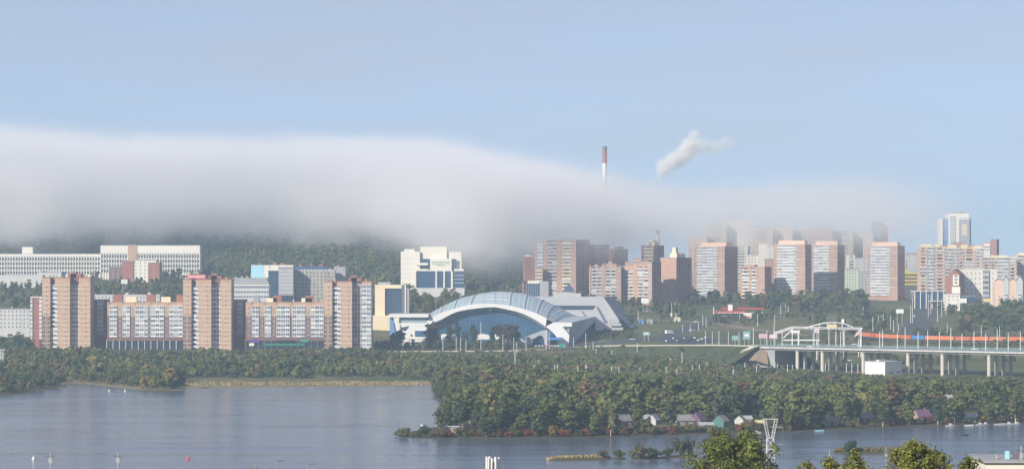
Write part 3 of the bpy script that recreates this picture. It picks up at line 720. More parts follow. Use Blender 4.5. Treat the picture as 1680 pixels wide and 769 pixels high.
seg_building('apartment_tower', 'slim dark grey tower in thin fog above the free white tower', 1433, 1446, 364, 3040, [(1433, 1446, 0, DGREY, (.3, .7), None)], fh=3, depth=14, joined=True, cat='tower block')
seg_building('apartment_tower', 'slim peach tower in thin fog behind the free white tower', 1446, 1459, 362, 3050, [(1446, 1459, 0, PEACH, (.3, .7), None)], fh=3, depth=14, joined=True, cat='tower block')
# ---- yellow striped building, peach blocks, tall tower
B = Bld('parking_building', 'yellow and grey striped building beside the free white tower', 'parking garage', 1484, 1509, 447, 2700, None, 20)
B.box('wall', DGREY, 0, B.W, 0, B.D, 0, B.H)
for i in range(4): B.box('yellow_band', YELP, -.1, B.W, -.5, -.01, B.H - 1.6 - i * 3.7, B.H + 0.2 - i * 3.7)
B.box('stair_tower', YELP, -.2, B.lx(1489), -.6, 6, B.H - 1, B.lz(441))
pale('grey gabled block above the yellow striped building', 1484, 1510, 418, 2780, LGREY, 0, huts=((.2, .9, 2.0),))
pale('white balconied block peering over the yellow striped building', 1484, 1490, 428, 2740, WHITE, 0, OPW)
def peach_block(label, px0, px1, ytop, Y, bays, **k):
    segs = []; cur = px0
    for a, c, t in bays:
        if a > cur + .5: segs.append((cur, a, 0, PEACH, (.5,), None))
        segs.append((a, c, .5, WHITE if t == 'w' else PEACH, (), (True, WPVC, 1.0, 2) if t == 'w' else (False, PEACH, 0.9, 1))); cur = c
    if cur < px1 - .5: segs.append((cur, px1, 0, PEACH, (.5,), None))
    return seg_building('apartment_block', label, px0, px1, ytop, Y, segs, fh=3.35, group='peach apartment blocks', roofm=CREAM, **k)
peach_block('peach block with white glazed middle and red cap, above the small mall', 1508, 1551, 405, 2600, [(1508.5, 1521, 'p'), (1522, 1532, 'w'), (1534, 1550, 'p')], depth=16, huts=((.1, .5, 2.4), (.62, .82, 2.4)))
peach_block('peach block with arched balconies behind the white gabled hall', 1551, 1614, 407, 2690, [(1551, 1561, 'w'), (1564, 1571, 'w'), (1574, 1580, 'p'), (1581, 1600, 'p'), (1602, 1612, 'w')], depth=16, huts=((.1, .3, 3.0), (.45, .6, 3), (.75, .97, 2.0)))
peach_block('long low peach block under a white hipped roof', 1612, 1668, 422, 2640, [(1613, 1624, 'p'), (1625, 1634, 'p'), (1636, 1655, 'w'), (1656, 1667, 'p')], depth=16, huts=((.3, .75, 1.6),))
peach_block('peach block running out of the picture beside the hipped roof', 1669, 1715, 418, 2660, [(1669, 1678, 'p'), (1680, 1695, 'w'), (1697, 1712, 'p')], depth=16, huts=((.1, .3, 1.6),))
B = Bld('apartment_tower', 'tall white and blue tower rising clear above the peach blocks', 'tower block', 1543, 1594, 350, 2990, None, 24)
L, Z = B.lx, B.lz
B.box('wall', WHITE, L(1543.5), L(1547), 1.5, B.D, 0, Z(358.5)); B.box('wall', BLUEP, L(1547), L(1556.5), 3, B.D, 0, Z(359)); B.box('wall', WHITE, L(1556.5), L(1589.5), 0, B.D, 0, Z(350)); B.box('wall', BLUEP, L(1589.5), L(1594), 4, B.D, 0, Z(359))
B.box('wall', GREY, L(1573), L(1590.5), -1.2, -0.02, 0, Z(359.5))
B.box('wall', CREAM, L(1578.5), L(1586), -1.6, -1.22, Z(386), Z(368))
n = 17
for i in range(n):
    z = Z(354) - 3.0 - i * 3.05
    if z < 3: break
    B.place('balcony', balc_mesh(L(1567) - L(1558), 3.05, 0.9, WPVC, WPVC, GLC, True), 'f', (L(1558) + L(1567)) / 2, z)
    B.place('window', win_mesh(1.2, 1.7, WPVC, GLB), 'f', L(1549.5), z, 3); B.place('window', win_mesh(1.2, 1.7, WPVC, GLB), 'f', L(1554), z, 3)
    for x in (1575.5, 1580.5, 1584, 1588): B.place('window', win_mesh(1.1, 1.7, WPVC, GLB), 'f', L(x), z, -1.6 if (1578.5 < x < 1586 and 368 < HY + (HC - z - B.zb) / B.k < 386) else (-1.2 if z < Z(361) else 0))
B.roof(ROOFG, x0=L(1556.5), x1=L(1589.5), huts=((.3, .6, 1.6), (.72, .9, 2.0)))
seg_building('apartment_block', 'stepped dull red block at the foot of the tall blue tower', 1540, 1600, 402, 2860, [(1540, 1570, 1, BR_S, (.2, .5, .8), None, 403), (1566, 1582, 0, BR_S, (.3, .7), None, 398), (1582, 1600, 1, BR_S, (.3, .7), None, 402)], fh=3.1, depth=16, joined=True)
seg_building('apartment_tower', 'pink and red stepped tower with a pale round bay beyond the peach blocks', 1609, 1634, 398, 2950, [(1609, 1614, 1, BR_S, (.5,), None, 399), (1614, 1624, 0, PEACH, (), (True, WPVC, 1.0), 399), (1624, 1634, 0, BR_R, (.3, .7), None, 393)], fh=3.1, b=18, side=8, cat='tower block', joined=True)
# ---- white gabled hall and houses in front
B = seg_building('hall', 'long white hall with a red brick end and tall window bay', 1566, 1636, 442, 2560, [(1566, 1612, 0, WHITE, (.3, .45, .6, .75, .9), None), (1612, 1622, -.8, LGREY, (), (True, LGREY, 1.0)), (1622, 1636, 0, WHITE, (.5,), None)], fh=5.0, cat='hall', depth=18, roofm=WHITE)
B = Bld('gabled_house', 'tall red brick gabled house with a white oriel at the end of the hall', 'house', 1551, 1573, 450, 2535, None, 20, 22)
MB().slab([(0, 0), (B.W, 0), (B.W, B.H), (B.W * .55, B.H + 5.2), (0, B.H - 4)], 0, 22, BR_R).build('wall', B.root)
B.box('oriel', WHITE, B.W * .55, B.W - .3, -1.6, -.02, B.lz(468), B.lz(451)); 
for i in range(3): B.place('window', win_mesh(3.2, 1.9, WPVC, GLC), 'f', B.W * .77, B.lz(465) + i * 3.0, -1.6)
B.box('porch', WHITE, B.W * .5, B.W + 1, -3, -.02, 0, B.lz(470))
for a, c, m, lab in ((1633, 1645, PEACH, 'small peach gabled house beside the long white hall'), (1645, 1655, LGREY, 'narrow grey gabled house with white arched bay'), (1656, 1667, PEACH, 'peach gabled house with a dark roof step'), (1667, 1678, LGREY, 'grey gabled house with white arched bay at the edge of view')):
    B = Bld('gabled_house', lab, 'house', a, c, 460, 2520, None, 14)
    MB().slab([(0, 0), (B.W, 0), (B.W, B.H), (B.W * .5, B.H + (4.6 if m is LGREY else 1.5)), (0, B.H)], 0, 14, m).build('wall', B.root)
    for sx in (-1, 1):
        MB().bar((B.W * .5, -.2, B.H + (5.0 if m is LGREY else 1.9)), (B.W * .5 + sx * (B.W * .5 + .4), -.2, B.H), .5, DGREY).build('verge', B.root)
    if m is LGREY:
        for i in range(4): B.place('balcony', balc_mesh(B.W * .5, 3.0, .9, WPVC, WPVC, GLC, True), 'f', B.W / 2, 1 + 3.0 * i)
    else:
        for i in range(3): B.place('window', win_mesh(1.3, 1.6, WPVC, GL), 'f', B.W / 2, 3 + 3.2 * i)
B = Bld('shopping_mall', 'low glass and white shopping hall below the peach blocks', 'mall', 1500, 1552, 478, 2470, None, 22)
B.box('wall', GLB, 0, B.W, 0, B.D, 0, B.H)
B.box('roof', LGREY, -.5, B.W + .5, -1, B.D, B.H + .01, B.H + .8)
for i in range(6): B.box('portal_frame', WHITE, B.W * i / 5.5, B.W * i / 5.5 + .7, -1, -.02, 0, B.H)
B.box('canopy', WHITE, B.W * .45, B.W * .98, -4, -1.02, B.H * .45, B.H * .45 + .6)
seg_building('shopping_mall', 'low white shop row beneath the white hall', 1552, 1600, 488, 2440, [(1552, 1575, 0, WHITE, (.2, .5, .8), None, 482), (1575, 1600, 2, GLB, (), None, 486)], fh=3.6, depth=14, cat='shop')

# ------------------------------------------------------------------ ice arena
ARW = mat('arena_white', (0.70, 0.70, 0.69), 0.55, 0.4, var=0.05, scale=0.08)
ARG = mat('arena_grey_metal', (0.36, 0.39, 0.43), 0.5, 0.5, var=0.06, scale=0.06)
ARB = mat('arena_blue_wall', (0.04, 0.105, 0.195), 0.22, 0.7, var=0.35, scale=0.05)
ARR = mat('arena_roof_sheet', (0.40, 0.495, 0.53), 0.35, 0.5, var=0.10, scale=0.05)
ARS = mat('arena_skylight', (0.62, 0.68, 0.70), 0.25, 0.6, var=0.05, scale=0.1)
AY, AZ = 2100.0, 8.5
arena = thing('ice_arena', 'white arched ice arena with pale blue vaulted roof and blue front wall', 'arena', (xat(808, AY), AY, AZ))
ak = AY / F
def ax(p): return (p - 808) * ak
def az(p): return zat(p, AY) - AZ
FE = [(697, 528), (704, 523), (721.5, 514), (744, 506.5), (773, 499.5), (802, 498), (820, 499), (836, 501), (860.5, 507), (882, 514.6), (897, 522), (908, 528.5)]   # front edge of the vault
SI = [(702, 517), (709, 512), (730, 501), (754, 490), (782, 483), (806, 479.3), (820, 478.8), (840, 479.4), (866, 483.5), (893, 493.5), (914, 503), (937, 518)]     # crest line, deeper in
def catm(P, n):
    P = np.array(P, float); m = len(P); out = []
    for t in np.linspace(0, m - 1, n):
        i = min(int(t), m - 2); f = t - i
        p0, p1, p2, p3 = P[max(i - 1, 0)], P[i], P[i + 1], P[min(i + 2, m - 1)]
        out.append(0.5 * ((2 * p1) + (p2 - p0) * f + (2 * p0 - 5 * p1 + 4 * p2 - p3) * f * f + (3 * p1 - p0 - 3 * p2 + p3) * f ** 3))
    return np.array(out)
NS, NP = 81, 8
fe, si = catm(FE, NS), catm(SI, NS)
DC = 46.0
def vault(i, v):
    """v 0 front edge, 1 crest, 2 back edge"""
    k2 = (AY + DC) / F
    a = np.array([ax(fe[i][0]), 0.0, az(fe[i][1])])
    c = np.array([(si[i][0] - UX) * k2 - xat(808, AY), DC, HC - (si[i][1] - HY) * k2 - AZ])
    e = np.array([2 * c[0] - a[0], 2 * DC, a[2] - 2])
    # parabola through the three points
    return a * (1 - v) * (2 - v) / 2 + c * v * (2 - v) + e * v * (v - 1) / 2
def patch(i0, i1, v0, v1, nv, m, off=0.0, name='roof_panel', parent=None):
    b = MB(); rows = []
    step = max(1, (i1 - i0) // 6)
    ii = list(range(i0, i1, step)) + [i1]
    for i in ii:
        rows.append([vault(i, v0 + (v1 - v0) * j / nv) + np.array([0, -off * .4, off]) for j in range(nv + 1)])
    for r in range(len(rows) - 1):
        for j in range(nv): b.face([rows[r][j], rows[r + 1][j], rows[r + 1][j + 1], rows[r][j + 1]], m)
    return b.build(name, parent or arena)
cuts = [0, 8, 15, 22, 29, 51, 58, 65, 72, 80]
for q in range(len(cuts) - 1):
    p = patch(cuts[q], cuts[q + 1], 0, 2, 10, ARR)
    if q == 4:
        for a, c in ((.18, .26), (.36, .46), (.58, .68), (.78, .86)): patch(31, 40, a, c, 2, ARS, .12, 'skylight', p); patch(41, 49, a, c, 2, ARS, .12, 'skylight', p)
for q in cuts:
    b = MB()
    for j in range(14):
        u0, u1 = vault(q, j / 7.0), vault(q, (j + 1) / 7.0)
        b.bar(u0 + np.array([0, 0, .2]), u1 + np.array([0, 0, .2]), .9, ARG)
    b.build('roof_rib', arena)
for q in range(len(cuts) - 1):          # fine standing seams between the main ribs
    for s_ in range(1, 4):
        iq = int(round(cuts[q] + (cuts[q + 1] - cuts[q]) * s_ / 4)); b = MB()
        for j in range(10): b.bar(vault(iq, j / 5.0) + np.array([0, 0, .08]), vault(iq, (j + 1) / 5.0) + np.array([0, 0, .08]), .28, ARG)
        b.build('roof_seam', arena)
for vq in (.33, .66, 1.0):
    b = MB()
    for i in range(0, 80, 2): b.bar(vault(i, vq) + np.array([0, 0, .1]), vault(i + 2, vq) + np.array([0, 0, .1]), .25, ARG)
    b.build('roof_purlin', arena)
LE = [(690, 540), (704, 532), (721.5, 525), (749, 511.5), (781.6, 505.6), (809, 503.6), (822, 505.4), (851, 512), (874.6, 522.4), (895, 535), (907, 545), (913.6, 553), (915, 568)]
le = catm(LE, 60); fu = catm([(690, 531)] + FE[1:] + [(922, 540)], 60)
poly = [(ax(p[0]), az(p[1])) for p in le[:58]] + [(ax(930), az(569)), (ax(938.5), az(529)), (ax(908), az(528.3))] + [(ax(p[0]), az(p[1])) for p in fe[::-2]][1:]
b = MB(); n2 = 40
lo = catm(LE[:-3], n2); up = catm([(690, 531)] + FE[1:], n2)
for i in range(n2 - 1):
    P = [lo[i], lo[i + 1], up[i + 1], up[i]]
    b.face([(ax(p[0]), -2.2, az(p[1])) for p in P], ARW)
    b.face([(ax(lo[i + 1][0]), -2.2, az(lo[i + 1][1])), (ax(lo[i][0]), -2.2, az(lo[i][1])), (ax(lo[i][0]), 1.5, az(lo[i][1])), (ax(lo[i + 1][0]), 1.5, az(lo[i + 1][1]))], ARW)
    b.face([(ax(up[i][0]), -2.2, az(up[i][1])), (ax(up[i + 1][0]), -2.2, az(up[i + 1][1])), (ax(up[i + 1][0]), .6, az(up[i + 1][1]) + .1), (ax(up[i][0]), .6, az(up[i][1]) + .1)], ARW)
b.build('front_arch', arena)
# blue wall set back under the arch
wl_ = catm(LE[:-2], 40)
pl = [(ax(p[0]), az(p[1]) + .6) for p in wl_]
MB().slab([(ax(700), 0.0), (ax(912), 0.0)] + pl[::-1], 5.0, 6.0, ARB).build('front_wall', arena)
for zp, x0, x1 in ((519, 745, 868), (529, 722, 886), (540, 705, 900)): MB().box(ax(x0), ax(x1), 4.85, 5.0, az(zp + .45), az(zp - .45), mat('arena_dark_blue', (0.02, 0.07, 0.19), .4, .5)).build('wall_rail', arena)
for i in range(34):
    u_ = 712 + i * 5.8; tz = float(np.interp(u_, [p[0] for p in wl_], [p[1] for p in wl_]))
    MB().box(ax(u_) - .12, ax(u_) + .12, 4.8, 5.0, 0, az(tz), mat('arena_mullion', (.10, .17, .26), .4, .5)).build('wall_mullion', arena)
b = MB(); sf = catm(LE[3:10], 30)
for i in range(29):
    a, c = sf[i], sf[i + 1]
    if i % 2 == 0: b.bar((ax(a[0]), 1.2, az(a[1])), (ax(c[0]), 1.2, az(c[1] + 3.2)), .35, ARG)
    else: b.bar((ax(a[0]), 1.2, az(a[1] + 3.2)), (ax(c[0]), 1.2, az(c[1])), .35, ARG)
    b.bar((ax(a[0]), 1.2, az(a[1] + 3.2)), (ax(c[0]), 1.2, az(c[1] + 3.2)), .4, ARG)
b.build('arch_truss', arena)
tag(MB().box(0, 2.6, 0, .2, 0, 1.5, mat('teal_sign', ())).build('arena_emblem', arena, (ax(801), .3, az(508.5))))
# western wing
W_ = lambda part, m, p0, p1, y0, y1, q0, q1: MB().box(ax(p0), ax(p1), y0, y1, az(q1), az(q0), m).build(part, arena)
W_('wing_roof', ARW, 638, 703, -6, 40, 515.2, 520); W_('wing_glass', mat('arena_pale_glass', (0.30, 0.38, 0.42), .2, .8, var=.1), 655, 700, -2.5, 38, 520.1, 529)
W_('wing_wall', ARW, 657, 701, -3.5, 36, 529.1, 570); W_('blue_pier', mat('arena_pier_blue', (0.13, 0.27, 0.50), .5, .4), 639.5, 649, -2, 34, 520.1, 570)
MB().slab([(ax(653), az(553)), (ax(660), az(553)), (ax(652), az(520.1)), (ax(646), az(520.1))], -5.5, -3.6, ARW).build('raking_strut', arena)
MB().slab([(ax(649), az(545)), (ax(652), az(541)), (ax(648), az(529)), (ax(646), az(529))], -4.5, -3, GLB).build('dark_fin', arena)
e = [(ax(657) + (ax(672) - ax(657)) * t, az(534.3) - (az(534.3) - az(542.5)) * math.sin(math.pi * min(1, t * .9 + .1)) * (1.0)) for t in np.linspace(0, 1, 9)]
MB().slab(e[::1], -3.62, -3.4, GLB).build('wing_window', arena)
W_('entrance', ARB, 681, 703, -4.2, -3.51, 542, 551); W_('entrance_door', GL, 674, 677, -3.6, -3.4, 548, 551.5)
W_('forecourt_wall', LGREY, 668, 712, -8, -7.4, 554.8, 556.5)
# eastern leg
b = MB()
leg = [(895, 535), (907, 545), (913.6, 553), (915, 570), (932.5, 570), (934, 549), (923, 535.5), (938.3, 535.3), (938.5, 528.8), (908, 528.3), (897, 522.5)]
b.slab([(ax(p), az(q)) for p, q in leg], -2.2, 1.5, ARW); b.build('leg_plate', arena)
MB().slab([(ax(923), az(535.7)), (ax(934), az(549)), (ax(938.2), az(535.7))], .4, 1.0, mat('arena_pale_glass', ())).build('leg_window', arena)
SYB = 52.0; kb = (AY + SYB) / F
def fp(t, py):     # point on the slanted eastern side wall, t 0 front .. 1 back
    y = SYB * t; k = (AY + y) / F
    return Vector(((938.5 + 38.5 * t - UX) * k - xat(808, AY), y - 2.1, HC - (py - HY) * k - AZ))
b = MB(); rows = []
nn = 14
arcx = [(1.0, 526), (.93, 529), (.8, 533), (.66, 539), (.52, 546), (.40, 554), (.31, 562), (.27, 570)]
def low(t):
    xs = [a[0] for a in arcx][::-1]; ys_ = [a[1] for a in arcx][::-1]
    return float(np.interp(t, xs, ys_)) if t >= .27 else 570.0
for i in range(nn):
    t0, t1 = i / nn, (i + 1) / nn
    tp = lambda t: 528.8 - 9.6 * t
    lx0 = lambda t: low(t)
    off = Vector((0, 0, 0))
    def lean(t, py): return fp(t, py) + Vector((-(py - 528) * .16 * max(0, 1 - t * 1.2), 0, 0))
    b.face([lean(t0, low(t0)), lean(t1, low(t1)), lean(t1, tp(t1)), lean(t0, tp(t0))], ARG)
    b.face([lean(t1, low(t1)), lean(t0, low(t0)), lean(t0, low(t0)) + Vector((-3, 1.5, 0)), lean(t1, low(t1)) + Vector((-3, 1.5, 0))], ARG)
b.build('side_wall', arena)  # grey instead of white puts this side's shade into its colour
b = MB(); b.face([fp(.12, 572) + Vector((-5, 3, 0)), fp(1, 566) + Vector((-5, 3, 0)), fp(1, 521) + Vector((-5, 3, 0)), fp(.12, 530) + Vector((-5, 3, 0))], GLB); b.build('side_glass', arena)
for i in range(7):
    t = .3 + i * .1; MB().bar(fp(t, 571) + Vector((-4.6, 2.6, 0)), fp(t, 524) + Vector((-4.6, 2.6, 0)), .3, ARG).build('side_mullion', arena)
b = MB(); b.face([fp(0, 528.7), fp(1, 519), vault(80, 1.0), vault(80, .5), vault(80, 0)], ARG)
b.face([vault(80, 1.0), fp(1, 519), fp(1, 519) + Vector((0, 40, -1)), vault(80, 2)], ARG); b.build('side_roof', arena)
b = MB(); b.face([fp(1, 519), fp(1, 566), fp(1, 566) + Vector((-2, 40, 0)), fp(1, 519) + Vector((0, 40, 0))], ARG); b.build('rear_wall', arena)
# low arched porch in front of the wall
por = [(848, 558), (860, 553), (875, 547), (890, 541.5), (898, 540.5), (898, 570), (893, 570), (892.5, 556), (890, 551), (887, 549), (881, 551), (875, 557), (871, 567), (871, 570), (850, 570)]
MB().slab([(ax(p), az(q)) for p, q in por][::-1], -9, -2.5, ARG).build('porch_shell', arena)
W_('porch_glass', GLB, 871.5, 892, -6, -5.6, 550, 570); W_('blue_canopy', BLUEP, 899, 921.5, -10, -2.4, 552.6, 556.8); W_('porch_door', GL, 902, 914.5, -2.6, -2.3, 557, 570)
for a, c in ((724, 735), (738, 747), (782, 803), (812, 820)): MB().slab([(ax(a), az(556)), (ax(c), az(556)), (ax(c), az(549)), (ax((a + c) / 2), az(547)), (ax(a), az(548))], -5, -3, ARW).build('white_screen', arena)
for i in range(10): W_('porch_column', ARW, 824 + i * 4.6, 824.8 + i * 4.6, -7, -6.6, 560, 572)

# ------------------------------------------------------------------ grey sports complex with sloped faces
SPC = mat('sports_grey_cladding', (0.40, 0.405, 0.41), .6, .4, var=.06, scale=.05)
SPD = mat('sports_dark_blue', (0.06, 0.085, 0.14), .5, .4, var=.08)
sp = thing('sports_complex', 'grey sloped sided sports complex with a small dark pyramid on its roof', 'sports hall', (0, 0, 0))
g0 = ground_at(960, 2200) - 4
A0, A1, A2, A3 = at(850, 540, 2172), at(1014, 522, 2180), at(990, 487, 2222), at(872, 487, 2222)
A0.z = g0; 
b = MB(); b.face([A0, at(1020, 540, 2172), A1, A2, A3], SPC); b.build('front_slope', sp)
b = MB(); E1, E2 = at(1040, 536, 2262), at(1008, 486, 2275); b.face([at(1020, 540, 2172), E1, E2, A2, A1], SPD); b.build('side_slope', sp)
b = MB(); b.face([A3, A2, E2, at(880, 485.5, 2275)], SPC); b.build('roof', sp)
for i, (q0, q1) in enumerate(((524, 528), (530, 534), (536.5, 541))):
    MB().box(xat(999 + 2 * i, 2176), xat(1015 + 3 * i, 2176), 2166 - 3 * i, 2176, zat(q1, 2172), zat(q0, 2172), SPC).build('terrace', sp)
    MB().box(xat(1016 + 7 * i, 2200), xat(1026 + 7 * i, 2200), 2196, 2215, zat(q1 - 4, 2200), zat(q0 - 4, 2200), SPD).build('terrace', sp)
def onslope(px, py, d=0.3):
    t = (540 - py) / 53.0; return at(px, py, 2172 + 50 * t - d)
b = MB(); b.face([onslope(922, 508), onslope(973, 508), onslope(978, 501), onslope(914, 501)], GL); b.build('slot_window', sp)
b = MB(); b.face([onslope(961, 520), onslope(964, 520), onslope(956, 510), onslope(953, 510)], DGREY); b.build('slot_window', sp)
b = MB(); b.face([onslope(978, 503), onslope(982, 503), onslope(998, 530), onslope(992, 530)], DGREY); b.build('slope_gutter', sp)
MB().box(xat(908, 2236), xat(953, 2236), 2236, 2262, zat(487, 2236), zat(481, 2236), SPC).build('upper_storey', sp)
MB().box(xat(921, 2240), xat(945, 2240), 2240, 2252, zat(481, 2240) + .01, zat(478.8, 2240), ARW).build('upper_storey', sp)
p = [at(922.5, 478.7, 2240), at(944.5, 478.7, 2240), at(944.5, 478.7, 2252), at(922.5, 478.7, 2252)]; z = p[0].z
for q in p: q.z = z
ap = at(933.5, 464.5, 2246); b = MB()
for i in range(4): b.face([p[i], p[(i + 1) % 4], ap], SPD)
b.build('pyramid', sp)
B = Bld('office_building', 'small dark glass office box behind the arena roof', 'office', 856.5, 900, 462.5, 2300, None, 14)
B.box('wall', BR_R, 0, B.lx(860), -.3, B.D, 0, B.H - .5); B.box('glass_wall', GLB, B.lx(860), B.lx(885.5), .3, B.D, 0, B.H - 1.2); B.box('wall', GREY, B.lx(885.5), B.W, 0, B.D, 0, B.H + .6); B.box('roof_hut', WHITE, B.lx(866), B.lx(884), 2, 9, B.H - 1.19, B.H + 1.2)
for i in range(7): B.box('mullion', WPVC, B.lx(860 + 3.6 * i), B.lx(860.3 + 3.6 * i), .15, .32, 0, B.H - 1.2)
# chimneys
def chimney(label, px, ytop, ybase, Y, w, bands):
    c = thing('chimney', label, 'chimney', (xat(px, Y), Y, h1(xat(px, Y), Y) - 1))
    z0 = c.location.z; k = Y / F
    for q0, q1, m in bands:
        a = zat(q1, Y) - z0 if q1 is not None else 0; d = zat(q0, Y) - z0; T = zat(ytop, Y) - z0
        r = lambda z: (w / 2) * k * (1 + .45 * (1 - z / T))
        MB().tube((0, 0, a), (0, 0, d), r(a), r(d), m, 20).build('shaft_band', c)
    T = zat(ytop, Y) - z0
    MB().tube((0, 0, T - 3.5), (0, 0, T + .5), w / 2 * k * 1.08, w / 2 * k * 1.1, DGREY, 20).build('rim', c)
CHR = mat('chimney_red', (0.33, 0.12, 0.10), .85, var=.1); CHW = mat('chimney_white', (0.66, 0.65, 0.62), .85, var=.1)
chimney('tall red and white banded chimney standing out of the fog', 992, 241, 300, 3450, 7.2, ((241, 268, CHR), (268, 296, CHW), (296, 330, CHR), (330, 365, CHW), (365, None, CHR)))
chimney('short pale chimney above the tower with curved balconies', 1079, 378, 400, 2850, 7, ((378, 384, CHR), (384, None, CHW)))
# ------------------------------------------------------------------ roads
ASPH = mat('asphalt', (0.060, 0.062, 0.068), .85, .3, var=.25, scale=.2)
CONC = mat('pale_concrete', (0.52, 0.49, 0.43), .9, .2, var=.12, scale=.3, streak=True)
CONG = mat('grey_concrete', (0.30, 0.30, 0.29), .9, .2, var=.15, scale=.3)
STEEL = mat('galvanised_steel', (0.42, 0.43, 0.44), .45, .5, .3, var=.06)
WPAINT = mat('white_paint', (0.72, 0.72, 0.70), .5, .4, var=.06)
DIRT = mat('bare_earth', (0.21, 0.165, 0.115), .95, .1, var=.25, scale=.1)
DIRTG = mat('verge_grass', (0.062, 0.074, 0.034), .95, .1, var=.5, scale=.11, detail=7)
TEALR = mat('teal_railing', (0.27, 0.40, 0.42), .5, .4)
YY = np.concatenate([np.arange(905, 1700, 1.0), np.arange(1700, 3300, 2.0)])
def ground_hit(px, py, lo=0, hi=9999):
    """where the sight line through a photo pixel first meets the ground"""
    ys = YY[(YY > lo) & (YY < hi)]
    z = hgrid((px - UX) / F * ys, ys); row = HY + (HC - z) * F / ys
    k = np.nonzero(row <= py)[0]
    i = k[0] if len(k) else len(ys) - 1
    return Vector(((px - UX) / F * ys[i], ys[i], z[i]))
def smooth_path(P, n): return catm(P, n)
def drape(name, pts, width, m, lift=.06, n=50, z=None, kind='structure', label=None, cat=None):
    """road strip laid on the terrain along (photo column, distance[, height]) points"""
    P = smooth_path([(xat(u[0], u[1]), u[1], u[2] if len(u) > 2 else 0) for u in pts], n)
    b = MB(); prev = None
    for i in range(n):
        d = P[min(i + 1, n - 1)] - P[max(i - 1, 0)]; d = d[:2] / (np.linalg.norm(d[:2]) + 1e-9); nr = np.array([-d[1], d[0]])
        row = []
        for s in (-1, -.5, 0, .5, 1):
            q = P[i][:2] + nr * width / 2 * s
            row.append((q[0], q[1], (P[i][2] if len(pts[0]) > 2 else h1(q[0], q[1])) + lift))
        if prev:
            for j in range(4): b.face([prev[j], prev[j + 1], row[j + 1], row[j]][::-1], m)
        prev = row
    return tag(b.build(name), label, cat, kind=kind)
# embanked road running up to the bridge
EMB = [(1243, 1742, 19.55), (1190, 1792, 18.7), (1130, 1852, 17.0), (1060, 1932, 14.5), (1000, 2010, 12.0), (955, 2046, 10.2), (900, 2020, 9.0), (820, 2004, 8.3), (720, 1999, 8.2), (640, 1992, 8.2), (618, 1984, 8.0)]
P = smooth_path([(xat(u, y), y, z) for u, y, z in EMB], 90)
SLOPE_PTS = []
b, sl, kb_, rl = MB(), MB(), MB(), MB(); prev = None
for i in range(90):
    d = P[min(i + 1, 89)] - P[max(i - 1, 0)]; d = d[:2] / np.linalg.norm(d[:2]); nr = np.array([d[1], -d[0]])
    if nr[1] < 0: nr = -nr                       # towards the far side
    w = 26 if P[i][2] > 11 else 14
    c = P[i]; nearp, farp = c[:2], c[:2] + nr * w
    toe_n = nearp - nr * max(2, (c[2] - h1(*(nearp - nr * 10))) * 1.7); toe_f = farp + nr * max(2, (c[2] - h1(*(farp + nr * 8))) * 1.5)
    cur = [(*toe_n, h1(*toe_n) - .3), (*nearp, c[2]), (*farp, c[2]), (*toe_f, min(h1(*toe_f), c[2]) - .3)]
    if prev:
        sl.face([prev[0], prev[1], cur[1], cur[0]][::-1], DIRTG); b.face([prev[1], prev[2], cur[2], cur[1]][::-1], ASPH); sl.face([prev[2], prev[3], cur[3], cur[2]][::-1], DIRTG)
        a0, a1 = Vector(prev[1]), Vector(cur[1])
        kb_.box(0, 0, 0, 0, 0, 0, CONC) if False else None
        n3 = Vector((nr[0], nr[1], 0))
        kb_.face([a0, a1, a1 + Vector((0, 0, .75)), a0 + Vector((0, 0, .75))], CONC); kb_.face([a0 + Vector((0, 0, .75)), a1 + Vector((0, 0, .75)), a1 + Vector((0, 0, .75)) + n3 * .4, a0 + Vector((0, 0, .75)) + n3 * .4], CONC)
        kb_.face([a1 + n3 * .4, a0 + n3 * .4, a0 + n3 * .4 + Vector((0, 0, .75)), a1 + n3 * .4 + Vector((0, 0, .75))], CONC)
    for f_ in (.15, .3, .45, .6, .75, .9): SLOPE_PTS.append(tuple(cur[1][j] + (cur[0][j] - cur[1][j]) * f_ for j in range(3)))
    prev = cur
tag(b.build('embanked_road'), kind='structure'); tag(sl.build('road_embankment_slope'), kind='structure')
tag(kb_.build('roadside_parapet'), 'pale low concrete parapet along the embanked road below the arena', 'parapet')
drape('junction_road', [(930, 2094), (990, 2102), (1050, 2125), (1100, 2160), (1150, 2235), (1190, 2340)], 15, ASPH, n=40)
drape('slip_road', [(1030, 2345), (1100, 2335), (1180, 2325), (1300, 2310), (1420, 2270)], 9, mat('worn_asphalt', (0.19, 0.18, 0.17), .9, var=.2), n=40)
drape('dirt_road', [(1010, 2280), (1080, 2262), (1160, 2255), (1230, 2215)], 12, DIRT, n=40, lift=.1)
drape('dirt_road', [(1195, 2225), (1260, 2185), (1330, 2140)], 14, DIRT, n=30, lift=.1)
drape('avenue', [(1470, 2080), (1492, 2160), (1512, 2280), (1522, 2420), (1525, 2520)], 22, ASPH, n=40)
drape('parking_ground', [(1095, 2100), (1130, 2112), (1165, 2125)], 60, mat('dark_asphalt', (0.035, 0.035, 0.045), .8, var=.2), n=20, lift=.12)
drape('railway_bed', [(1405, 2105, 17.0), (1440, 2052, 16.8), (1480, 2016, 16.6), (1530, 1992, 16.4), (1600, 1972, 16.2), (1720, 1958, 16.0)], 9, mat('ballast', (0.16, 0.145, 0.13), .95, var=.3, scale=.6), n=50, lift=0)
drape('scrub_track', [(1160, 1700), (1260, 1705), (1330, 1712), (1420, 1690), (1500, 1668)], 9, DIRT, n=30, lift=.1)
drape('scrub_track', [(1015, 1905), (1060, 1900), (1110, 1896)], 5, CONC, n=20, lift=.12)

